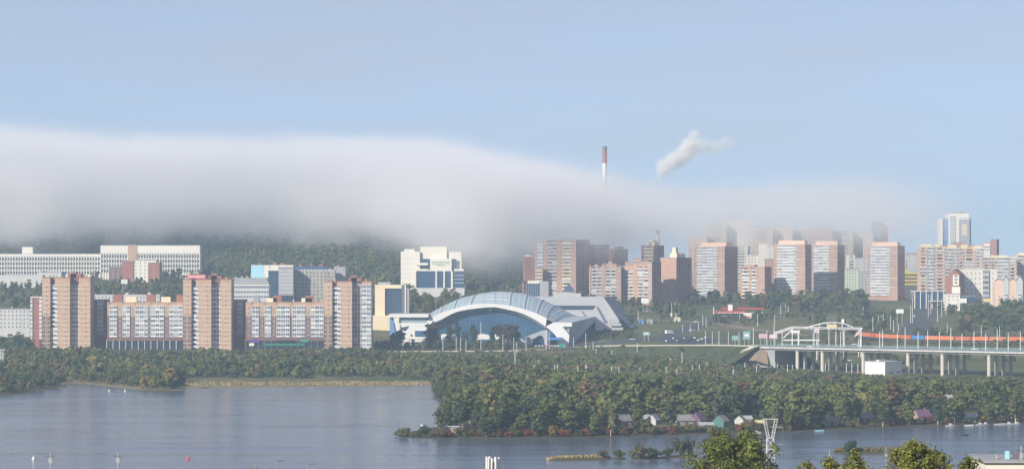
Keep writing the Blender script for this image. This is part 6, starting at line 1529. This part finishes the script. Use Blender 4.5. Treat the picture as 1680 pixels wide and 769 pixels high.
for i, (u, v, L, rz) in enumerate(((1559, 699, 4.5, 15), (1590, 698.3, 4.2, -8), (1608, 697.5, 4.6, 20), (1617, 697.2, 4.2, 30), (1641, 696.6, 5.6, 5), (1655, 696.3, 4.4, 12), (1668, 696, 4.2, 20))):
    boat(nth(i + 1) + ' white boat in the moored row, counted from the reed islet side', u, v, L, rz, LGREY, LGREY if i % 3 != 1 else None, 'boats moored at the bank')
boat('grey white boat at the landing behind the pylon', 1241, 711, 4.6, 10, WPAINT, WPAINT)
boat('pale boat beached at the small cove of the far bank', 26, 636, 5, 15, WPAINT, WPAINT); boat('flat pale pontoon boat in the small cove', 53, 636.8, 7, 5, WPAINT)
def person(label, loc, m):
    J = {'p': (0, 0, .92), 's': (0, 0, 1.2), 'n': (0, 0, 1.48), 'h': (0, -.02, 1.62), 't': (0, -.02, 1.74), 'hl': (-.1, 0, .88), 'kl': (-.12, -.04, .48), 'al': (-.12, .02, .08), 'fl': (-.12, -.14, .03), 'hr': (.1, 0, .88), 'kr': (.12, -.03, .48), 'ar': (.12, .03, .08), 'fr': (.12, -.13, .03),
         'sl': (-.19, 0, 1.42), 'el': (-.27, -.05, 1.14), 'wl': (-.2, -.22, .98), 'gl': (-.17, -.3, .95), 'sr': (.19, 0, 1.42), 'er': (.27, -.05, 1.14), 'wr': (.2, -.22, 1.0), 'gr': (.17, -.3, .98)}
    rad = dict(p=.15, s=.15, n=.06, h=.095, t=.08, hl=.1, kl=.065, al=.045, fl=.04, hr=.1, kr=.065, ar=.045, fr=.04, sl=.07, el=.05, wl=.035, gl=.04, sr=.07, er=.05, wr=.035, gr=.04)
    K = list(J); E = [(K.index(a), K.index(b)) for a, b in ('ps', 'sn', 'nh', 'ht')] + [(K.index(a), K.index(b)) for a, b in (('p', 'hl'), ('hl', 'kl'), ('kl', 'al'), ('al', 'fl'), ('p', 'hr'), ('hr', 'kr'), ('kr', 'ar'), ('ar', 'fr'), ('n', 'sl'), ('sl', 'el'), ('el', 'wl'), ('wl', 'gl'), ('n', 'sr'), ('sr', 'er'), ('er', 'wr'), ('wr', 'gr'))]
    me = bpy.data.meshes.new('person'); me.from_pydata([J[k] for k in K], E, []); me.materials.append(m)
    o = tag(link('person', me, None, loc), label, 'person'); mo = o.modifiers.new('skin', 'SKIN')
    for i, k in enumerate(K): me.skin_vertices[0].data[i].radius = (rad[k], rad[k])
    me.skin_vertices[0].data[0].use_root = True
    o.modifiers.new('sub', 'SUBSURF').levels = 1
    return o
person('person in dark clothes standing in the small motorboat', (dk.location.x + .1, dk.location.y, .27), mat('dark_clothes', (.04, .045, .06), .9))
def buoy(label, u, v, m, h, r, tip=None):
    y = ywater(v); o = thing('buoy', label, 'buoy', (xat(u, y), y, 0)); b = MB()
    b.tube((0, 0, -.4), (0, 0, .35), r, r, m, 14); b.build('float', o); MB().tube((0, 0, .351), (0, 0, h * .8), r * .72, r * .28, m, 12).build('tower', o); MB().tube((0, 0, h * .8), (0, 0, h), r * .2, r * .12, tip or m, 8).build('lantern', o)
buoy('white conical buoy on the open river', 55, 753, WPAINT, 1.6, .6); buoy('red buoy on the open river', 308.5, 753.5, mat('buoy_red', (.62, .05, .06), .5, .4), 1.6, .6)
for u, v, m, lab in ((179, 641.5, WPAINT, 'small white float of the outer pair before the cove'), (183, 641, DGREY, 'small dark float of the outer pair before the cove'), (205, 641.5, WPAINT, 'small white float nearest the beach clump'), (209, 641, DGREY, 'small dark float nearest the beach clump'), (692, 699, WPAINT, 'small white marker behind the shrubs of the spit point')): buoy(lab, u, v, m, 1.5, .5)
# ------------------------------------------------------------------ power pylon, antenna mast and poles on the near bank
PY = 700.0; pk = PY / F; pz = h1(xat(1264, PY), PY)
py_ = thing('power_pylon', 'white lattice power pylon with a forked head beside the foreground tree', 'pylon', (xat(1264, PY), PY, pz)); Zp = lambda r: zat(r, PY) - pz; Xp = lambda u: (u - 1264) * pk
LAT = mat('pylon_paint', (.50, .51, .51), .5, .4, var=.06)
b = MB()
for sx in (-1, 1):
    for sy in (-1, 1): b.bar((sx * 1.7, sy * 1.7, -.5), (sx * .85, sy * .85, Zp(718)), .17, LAT)
b.build('legs', py_); b = MB(); zs = np.linspace(0, Zp(718), 8)
for i in range(7):
    w0, w1 = 1.7 - .85 * zs[i] / Zp(718), 1.7 - .85 * zs[i + 1] / Zp(718)
    for f in range(4):
        c = [(-1, -1), (1, -1), (1, 1), (-1, 1)]; a, d = c[f], c[(f + 1) % 4]
        b.bar((a[0] * w0, a[1] * w0, zs[i]), (d[0] * w1, d[1] * w1, zs[i + 1]), .08, LAT); b.bar((d[0] * w0, d[1] * w0, zs[i]), (a[0] * w1, a[1] * w1, zs[i + 1]), .08, LAT); b.bar((a[0] * w1, a[1] * w1, zs[i + 1]), (d[0] * w1, d[1] * w1, zs[i + 1]), .13, LAT)
b.build('bracing', py_)
for sx in (-1, 1):
    b = MB(); z0_, z1_ = Zp(718), Zp(687); lo_, hi_ = [(sx * .25, -.6), (sx * .85, -.6), (sx * .85, .6), (sx * .25, .6)], [(sx * 1.15, -.3), (sx * 1.9, -.3), (sx * 1.9, .3), (sx * 1.15, .3)]
    P3 = lambda k, t: (lo_[k][0] + (hi_[k][0] - lo_[k][0]) * t, lo_[k][1] + (hi_[k][1] - lo_[k][1]) * t, z0_ + (z1_ - z0_) * t)
    for k in range(4):
        b.bar(P3(k, 0), P3(k, 1), .09, LAT)
        for i in range(5): b.bar(P3(k, i / 5), P3((k + 1) % 4, (i + 1) / 5), .055, LAT)
    b.build('head_arm', py_)
MB().bar((-1.95, 0, Zp(687)), (1.95, 0, Zp(687)), .2, LAT).build('top_beam', py_)
for r_ in (700, 728, 741): MB().bar((0, 0, Zp(r_)), (3.3, 0, Zp(r_ + .5)), .16, STEEL).build('crossarm', py_); MB().tube((3.3, 0, Zp(r_) - .05), (3.3, 0, Zp(r_) - 1.3), .09, .09, DGREY).build('insulator', py_)
for i, r_ in enumerate((700, 728, 741)):
    a = Vector((xat(1264, PY) + 3.3, PY, zat(r_, PY) - 1.4)); e = a + Vector((150, 40, 3)); b = MB(); pr = a
    for j in range(1, 17): t = j / 16; q = a.lerp(e, t) - Vector((0, 0, 18 * t * (1 - t))); b.tube(pr, q, .05, .05, DGREY, 4, False); pr = q
    tag(b.build('power_line'), ('top', 'middle', 'lowest')[i] + ' wire sagging away from the lattice pylon', 'wire')
MY = 350.0; mz = h1(xat(808, MY), MY); am = thing('antenna_mast', 'mast top with a ring of white panel antennas at the bottom edge', 'antenna mast', (xat(808, MY), MY, mz)); Zm = lambda r: zat(r, MY) - mz
MB().tube((0, 0, -.5), (0, 0, Zm(752)), .28, .16, STEEL, 12).build('pole', am)
for i, (x, y) in enumerate(((-.82, .1), (-.55, -.45), (-.12, -.7), (.38, -.6), (.8, -.05), (.3, .65), (-.4, .6))): MB().box(x - .1, x + .1, y - .07, y + .07, Zm(775), Zm(748.2 + (i % 3) * .9), WPAINT).build('panel_antenna', am); MB().bar((0, 0, Zm(762)), (x, y, Zm(762)), .06, STEEL).build('bracket', am)
for x, y, r_ in ((.05, -.3, 757), (.1, -.32, 766), (-.18, -.3, 762)): MB().box(x - .12, x + .12, y - .1, y + .1, Zm(r_ + 4), Zm(r_), DGREY).build('radio_unit', am)
def near_pole(label, u, top, Y, kind):
    x = xat(u, Y); z = h1(x, Y); o = thing('utility_pole', label, 'pole', (x, Y, z - .3)); H_ = zat(top, Y) - z
    MB().tube((0, 0, 0), (0, 0, H_), .11, .065, CONG if kind != 'w' else STEEL, 8).build('shaft', o)
    if kind == 'l': MB().box(0, 1.0, -.1, .1, H_ - .02, H_ + .12, DGREY).build('lamp_head', o)
    else: MB().box(-.5, .5, -.05, .05, H_ - .5, H_ - .38, DGREY).build('crossarm', o); MB().box(-.2, .2, -.12, .05, H_ - 1.2, H_ - .7, STEEL).build('junction_box', o)
near_pole('pale pole rising from the bottom edge beside the white buoy', 82.7, 737, 300, 'w'); near_pole('pale pole with a box at the bottom edge between the two buoys', 193.5, 737, 310, 'w'); near_pole('thin dark pole at the bottom edge before the lamp pole', 418, 756.5, 320, 'p'); near_pole('dark lamp pole at the bottom edge', 454, 751.5, 320, 'l'); near_pole('short dark pole at the bottom edge after the lamp pole', 505, 757, 330, 'l')
near_pole('thin mast beside the near roof', 1675.5, 726, 265, 'w'); near_pole('thin pole in front of the reed islet', 1361, 733, 330, 'p'); near_pole('thin pole among the foreground poplars', 1454, 728, 330, 'p')
HYr = 250.0; hr = thing('near_house', 'pale flat roof with vents in the bottom corner', 'house', (xat(1660, HYr), HYr, h1(xat(1660, HYr), HYr) - .5)); zr = zat(758.5, HYr) - hr.location.z
MB().box(-2.4, 9, 0, 8, 0, zr, WHITE).build('wall', hr); MB().box(-2.7, 9.2, -.3, 8.2, zr, zr + .25, ROOFG).build('roof', hr)
for x, w, h, m in ((-.3, .35, .75, LBLUE), (.45, .5, .55, DGREY), (1.0, .3, .5, STEEL), (-1.2, .12, .4, STEEL)): MB().box(x, x + w, 1.5, 2.0, zr + .25, zr + .25 + h, m).build('roof_vent', hr)
# ------------------------------------------------------------------ cars
CARC = {'white': WPAINT, 'silver': mat('silver_paint', (.45, .46, .48), .35, .5, .4), 'dark': mat('dark_paint', (.03, .033, .04), .3, .6), 'red': mat('red_car_paint', (.38, .03, .03), .3, .6), 'blue': mat('blue_car_paint', (.05, .10, .25), .3, .6)}
TYRE = mat('tyre', (.02, .02, .02), .9); WHL = MB().tube((0, -.1, .32), (0, .1, .32), .32, .32, TYRE, 10).mesh('wheel')
CB_, CG_ = {}, MB().slab([(-1.35, .95), (.95, .95), (.45, 1.45), (-1.0, 1.45)], -.72, .72, GL).mesh('cabin')
for k_, m_ in CARC.items():
    b = MB(); b.slab([(-2.15, .3), (2.15, .3), (2.15, .78), (1.1, .95), (-1.5, .97), (-2.15, .9)], -.85, .85, m_); b.slab([(-1.0, 1.451), (.45, 1.451), (.42, 1.5), (-.97, 1.5)], -.68, .68, m_); CB_[k_] = b.mesh('body')
def car(u, v, kind, rz, where, lo=1500, hi=2600, zfix=None, Yfix=None):
    if zfix is None: p = ground_hit(u, v, lo, hi)
    else: p = Vector((xat(u, Yfix), Yfix, zfix))
    o = thing('car', kind + ' car ' + where, 'car', (p.x, p.y, p.z + .12), R(rz), 'cars on roads and lots'); link('body', CB_[kind], o); link('cabin', CG_, o)
    for x in (-1.35, 1.35):
        for y in (-.78, .78): link('wheel', WHL, o, (x, y, 0))
cr_ = random.Random(2); kinds = ['white', 'white', 'silver', 'dark', 'white', 'red', 'blue']
for i in range(13): car(853 + i * 5.2, 571.5, cr_.choice(kinds), 90 + cr_.uniform(-6, 6), 'parked ' + nth(i + 1) + ' in the row before the arena porch', zfix=9.35, Yfix=2088)
for i in range(12): car(1094 + i * 5.8, 0, cr_.choice(kinds), 70, 'parked ' + nth(i + 1) + ' on the dark lot beside the junction', zfix=ground_at(1094 + i * 5.8, 2104 + (i % 3) * 10) + .05, Yfix=2104 + (i % 3) * 10)
for u, v, k_, rz, w in ((1038, 558, 'white', 20, 'turning on the junction road'), (1086, 546, 'silver', 40, 'coming down the junction road'), (1142, 529, 'white', 5, 'on the slip road below the petrol station'), (1178, 521, 'white', 0, 'waiting under the red canopy'), (1194, 521, 'silver', 0, 'at the pump under the red canopy'), (1246, 516, 'white', 0, 'leaving the petrol station'), (1135, 543, 'white', 30, 'on the bare ground above the dark lot'), (1072, 530, 'blue', 0, 'on the grass below the billboard'),
                    (1500, 520, 'white', 80, 'driving up the avenue'), (1509, 497, 'dark', 85, 'high on the avenue'), (1506, 504, 'white', 80, 'in the middle of the avenue'), (1517, 489, 'silver', 85, 'at the top of the avenue'), (1384, 594, 'dark', 20, 'parked in the shade under the bridge'), (1392, 593, 'white', 20, 'parked next to the shaded one under the bridge'), (1402, 566, 'white', 10, 'behind the far bridge railing')):
    car(u, v, k_, rz, w)
for u, wv, k_ in ((1330, 8, 'white'), (1440, 26, 'silver'), (1520, 9, 'red'), (1600, 25, 'white')):
    p = bp(bt(u), wv, ZD - .12); car(u, 0, k_, math.degrees(_brz), 'driving on the road bridge deck', zfix=p.z, Yfix=p.y)
b = MB(); tk = thing('lorry', 'white box lorry on the junction road', 'lorry', tuple(ground_hit(1098, 549, 1900, 2400) + Vector((0, 0, .1))), R(35))
MB().box(-3.6, 1.8, -1.2, 1.2, .9, 3.5, WPAINT).build('box_body', tk); MB().slab([(1.9, .6), (3.7, .6), (3.7, 1.6), (3.3, 2.6), (1.9, 2.6)], -1.1, 1.1, WPAINT).build('cab', tk); MB().box(3.3, 3.55, -.95, .95, 1.6, 2.35, GL).build('windscreen', tk)
for x in (-2.8, -1.7, 2.8):
    for y in (-1, 1): MB().tube((x, y - .15, .45), (x, y + .15, .45), .45, .45, TYRE, 10).build('wheel', tk)
for u, v, m, lab in ((1052, 531, BLUEP, 'small blue kiosk on the grass above the junction'), (1066, 531, GREY, 'small grey domed tent on the grass above the junction'), (1111, 527, CREAM, 'small cream hut beside the bare ground'), (1105, 519, WPAINT, 'white container hut above the bare ground'), (923, 571, mat('teal_sign', ()), 'teal kiosk at the foot of the arena leg'), (1153, 587, WPAINT, 'white hut on the scrub below the embankment')):
    p = ground_hit(u, v, 1700, 2500); o = thing('kiosk', lab, 'kiosk', tuple(p)); MB().box(-2.6, 2.6, -1.6, 1.6, -.3, 2.7, m).build('wall', o); MB().slab([(-2.9, 2.7), (2.9, 2.7), (1.6, 3.6), (-1.6, 3.6)], -1.8, 1.8, m).build('roof', o); link('door', win_mesh(.9, 2.0, DGREY, GL), o, (-.8, -1.6, 0)); link('window', win_mesh(1.4, 1.0, WPVC, GL), o, (1.0, -1.6, .9))
# lattice mast cut by the picture edge
p = ground_hit(3, 608, 1500, 1990); lm = thing('lattice_mast', 'white lattice floodlight mast at the picture edge above the cove', 'mast', tuple(p)); h_ = (608 - 574) * p.y / F
for sx in (-1, 1):
    for sy in (-1, 1): MB().bar((sx * 1.2, sy * 1.2, -.3), (sx * .9, sy * .9, h_), .2, WPAINT).build('leg', lm)
b = MB()
for i in range(5):
    z0_, z1_ = h_ * i / 5, h_ * (i + 1) / 5
    for sy in (-1, 1): b.bar((-1.1, sy, z0_), (1.1, sy, z1_), .12, WPAINT); b.bar((1.1, sy, z0_), (-1.1, sy, z1_), .12, WPAINT); b.bar((-1.1, sy, z1_), (1.1, sy, z1_), .12, WPAINT)
b.build('bracing', lm); MB().box(-2.2, 2.2, -1.3, 1.3, h_, h_ + .4, WPAINT).build('platform', lm)
# ------------------------------------------------------------------ air: haze, fog bank, smoke
def vol_mat(name):
    m = bpy.data.materials.new(name); m.use_nodes = True
    n = m.node_tree.nodes; n.clear()
    out = n.new('ShaderNodeOutputMaterial'); pv = n.new('ShaderNodeVolumePrincipled')
    m.node_tree.links.new(pv.outputs[0], out.inputs['Volume'])
    return m, pv
hm, hv = vol_mat('haze_air')
hv.inputs['Color'].default_value = (0.58, 0.78, 1.0, 1)
hv.inputs["Density"].default_value = 0.000125
hb = MB(); hb.box(-9000, 9000, -400, 12500, -6, 330, hm)
tag(hb.build('haze'), kind='stuff')

FX0, FX1, FY0, FY1, FZ0, FZ1 = -1500.0, 520.0, 2240.0, 3150.0, 40.0, 250.0
def make_fog():
    m, pv = vol_mat('fog_air')
    pv.inputs['Color'].default_value = (0.93, 0.922, 0.935, 1)
    n, l = m.node_tree.nodes, m.node_tree.links
    g = n.new('ShaderNodeNewGeometry')
    sx = n.new('ShaderNodeSeparateXYZ'); l.new(g.outputs['Position'], sx.inputs[0])
    def mth(op, a, b=None, c=None, clamp=False):
        q = n.new('ShaderNodeMath'); q.operation = op; q.use_clamp = clamp
        for i, v in enumerate((a, b, c)):
            if v is None: continue
            if isinstance(v, (int, float)): q.inputs[i].default_value = v
            else: l.new(v, q.inputs[i])
        return q.outputs[0]
    def step(v, a, b):
        r = n.new('ShaderNodeMapRange'); r.interpolation_type = 'SMOOTHSTEP'
        l.new(v, r.inputs[0])
        for i, q in ((1, a), (2, b)):
            if isinstance(q, (int, float)): r.inputs[i].default_value = q
            else: l.new(q, r.inputs[i])
        return r.outputs[0]
    YM = 2880.0
    # column in the photo : (top row, bottom row, thickness) of the bank
    T = [(-400, 200, 400, 1.0), (0, 207, 400, 1.0), (110, 222, 396, 1.0), (300, 226, 392, 1.0), (450, 229, 382, 1.0), (600, 232, 378, 1.0), (680, 240, 398, 1.0), (780, 250, 408, 1.0),
         (880, 266, 430, .85), (960, 282, 442, .75), (1010, 290, 420, .58), (1060, 296, 400, .50), (1130, 304, 399, .47), (1200, 306, 399, .46), (1280, 296, 398, .47),
         (1380, 290, 397, .44), (1480, 290, 392, .28), (1540, 310, 380, 0.0)]
    rm = n.new('ShaderNodeValToRGB'); cr = rm.color_ramp; cr.interpolation = 'LINEAR'
    for i, (u, t, b, d) in enumerate(T):
        p = (xat(u, YM) - FX0) / (FX1 - FX0)
        c = (zat(t, YM) / 300, zat(b, YM) / 300, d, 1)
        if i == 0: e = cr.elements[0]; e.position = p
        elif i == 1: e = cr.elements[1]; e.position = p
        else: e = cr.elements.new(p)
        e.color = c
    xn = mth('DIVIDE', mth('SUBTRACT', sx.outputs[0], FX0), FX1 - FX0)
    l.new(xn, rm.inputs[0])
    sc = n.new('ShaderNodeSeparateColor'); l.new(rm.outputs[0], sc.inputs[0])
    top = mth('MULTIPLY', sc.outputs[0], 300.0); bot = mth('MULTIPLY', sc.outputs[1], 300.0)
    mp = n.new('ShaderNodeMapping'); mp.inputs['Scale'].default_value = (0.0072, 0.0072, 0.013); l.new(g.outputs['Position'], mp.inputs[0])
    t = n.new('ShaderNodeTexNoise'); t.inputs['Scale'].default_value = 1; t.inputs['Detail'].default_value = 6; t.inputs['Roughness'].default_value = 0.66
    l.new(mp.outputs[0], t.inputs['Vector'])
    nz = mth('SUBTRACT', t.outputs[0], 0.5)
    z = mth('MULTIPLY_ADD', nz, 112.0, sx.outputs[2])
    lo = step(z, mth('SUBTRACT', bot, 34.0), mth('ADD', bot, 38.0)); lo = mth('MULTIPLY', lo, lo)
    zt_ = mth('MULTIPLY_ADD', mth('SUBTRACT', 2880.0, sx.outputs[1]), .055, z)      # the top of the bank climbs with the hill behind
    hi = step(zt_, mth('ADD', top, 18.0), mth('SUBTRACT', top, 24.0)); hi = mth('MULTIPLY', hi, hi)
    fr = mth('ADD', mth('MULTIPLY_ADD', step(sx.outputs[0], -5.0, -200.0), 385.0, 2380.0), mth('MULTIPLY', step(sx.outputs[0], 60.0, 130.0), 60.0))     # front of the bank, further back over the western hill
    fy = step(mth('MULTIPLY_ADD', nz, 180.0, sx.outputs[1]), fr, mth('ADD', fr, 140.0))
    by = step(sx.outputs[1], FY1, FY1 - 120.0)
    dens = mth('MULTIPLY', mth('MULTIPLY', lo, hi), mth('MULTIPLY', fy, by))
    dens = mth('MULTIPLY', dens, mth('POWER', sc.outputs[2], 1.6))
    dens = mth('MULTIPLY', dens, mth('MAXIMUM', mth('MULTIPLY_ADD', nz, 4.2, 1.05), .06))
    l.new(mth('MULTIPLY', dens, 0.016), pv.inputs['Density'])
    fb = MB(); fb.box(FX0, FX1, FY0, FY1, FZ0, FZ1, m)
    o = fb.build('fog_bank')
    tag(o, 'pale grey fog bank lying over the hill and the city rooftops', 'fog', kind='stuff')
    m.cycles.volume_step_rate = 1.0
    return o
make_fog()
def make_smoke():
    YS = 3300.0
    blobs = [(1081, 289, 5), (1086, 280, 8), (1094, 271, 10), (1104, 264, 11), (1115, 257, 12), (1126, 248, 13), (1134, 236, 11), (1140, 224, 9), (1145, 239, 10), (1156, 238, 9), (1167, 241, 7.5), (1178, 239, 7), (1190, 235, 8), (1199, 231, 5.5)]
    m, pv = vol_mat('smoke_air'); pv.inputs['Color'].default_value = (.995, .98, .95, 1)
    n, l = m.node_tree.nodes, m.node_tree.links
    g = n.new('ShaderNodeNewGeometry')
    t = n.new('ShaderNodeTexNoise'); t.inputs['Scale'].default_value = .085; t.inputs['Detail'].default_value = 6; t.inputs['Roughness'].default_value = .6; l.new(g.outputs['Position'], t.inputs['Vector'])
    s = n.new('ShaderNodeVectorMath'); s.operation = 'MULTIPLY_ADD'; l.new(t.outputs['Color'], s.inputs[0]); s.inputs[1].default_value = (30, 30, 30); l.new(g.outputs['Position'], s.inputs[2])
    last = None
    for u, v, r in blobs:
        d = n.new('ShaderNodeVectorMath'); d.operation = 'DISTANCE'; l.new(s.outputs[0], d.inputs[0]); c = at(u, v, YS); d.inputs[1].default_value = (c.x + 15, c.y + 15, c.z + 15)
        q = n.new('ShaderNodeMapRange'); q.interpolation_type = 'SMOOTHSTEP'; rr = r * YS / F; q.inputs[1].default_value = rr * 1.6; q.inputs[2].default_value = rr * .5; q.inputs[4].default_value = 1.0 if u < 1140 else .55
        l.new(d.outputs['Value'], q.inputs[0])
        if last is None: last = q.outputs[0]
        else:
            x = n.new('ShaderNodeMath'); x.operation = 'MAXIMUM'; l.new(last, x.inputs[0]); l.new(q.outputs[0], x.inputs[1]); last = x.outputs[0]
    k = n.new('ShaderNodeMath'); k.operation = 'MULTIPLY'; k.inputs[1].default_value = .17; l.new(last, k.inputs[0]); l.new(k.outputs[0], pv.inputs['Density'])
    a, c = at(1064, 306, YS), at(1216, 200, YS)
    o = MB().box(a.x, c.x, YS - 24, YS + 24, a.z, c.z, m).build('smoke_plume')
    tag(o, 'white smoke plume drifting up beside the banded chimney', 'smoke', kind='stuff'); m.cycles.volume_step_rate = .6
make_smoke()
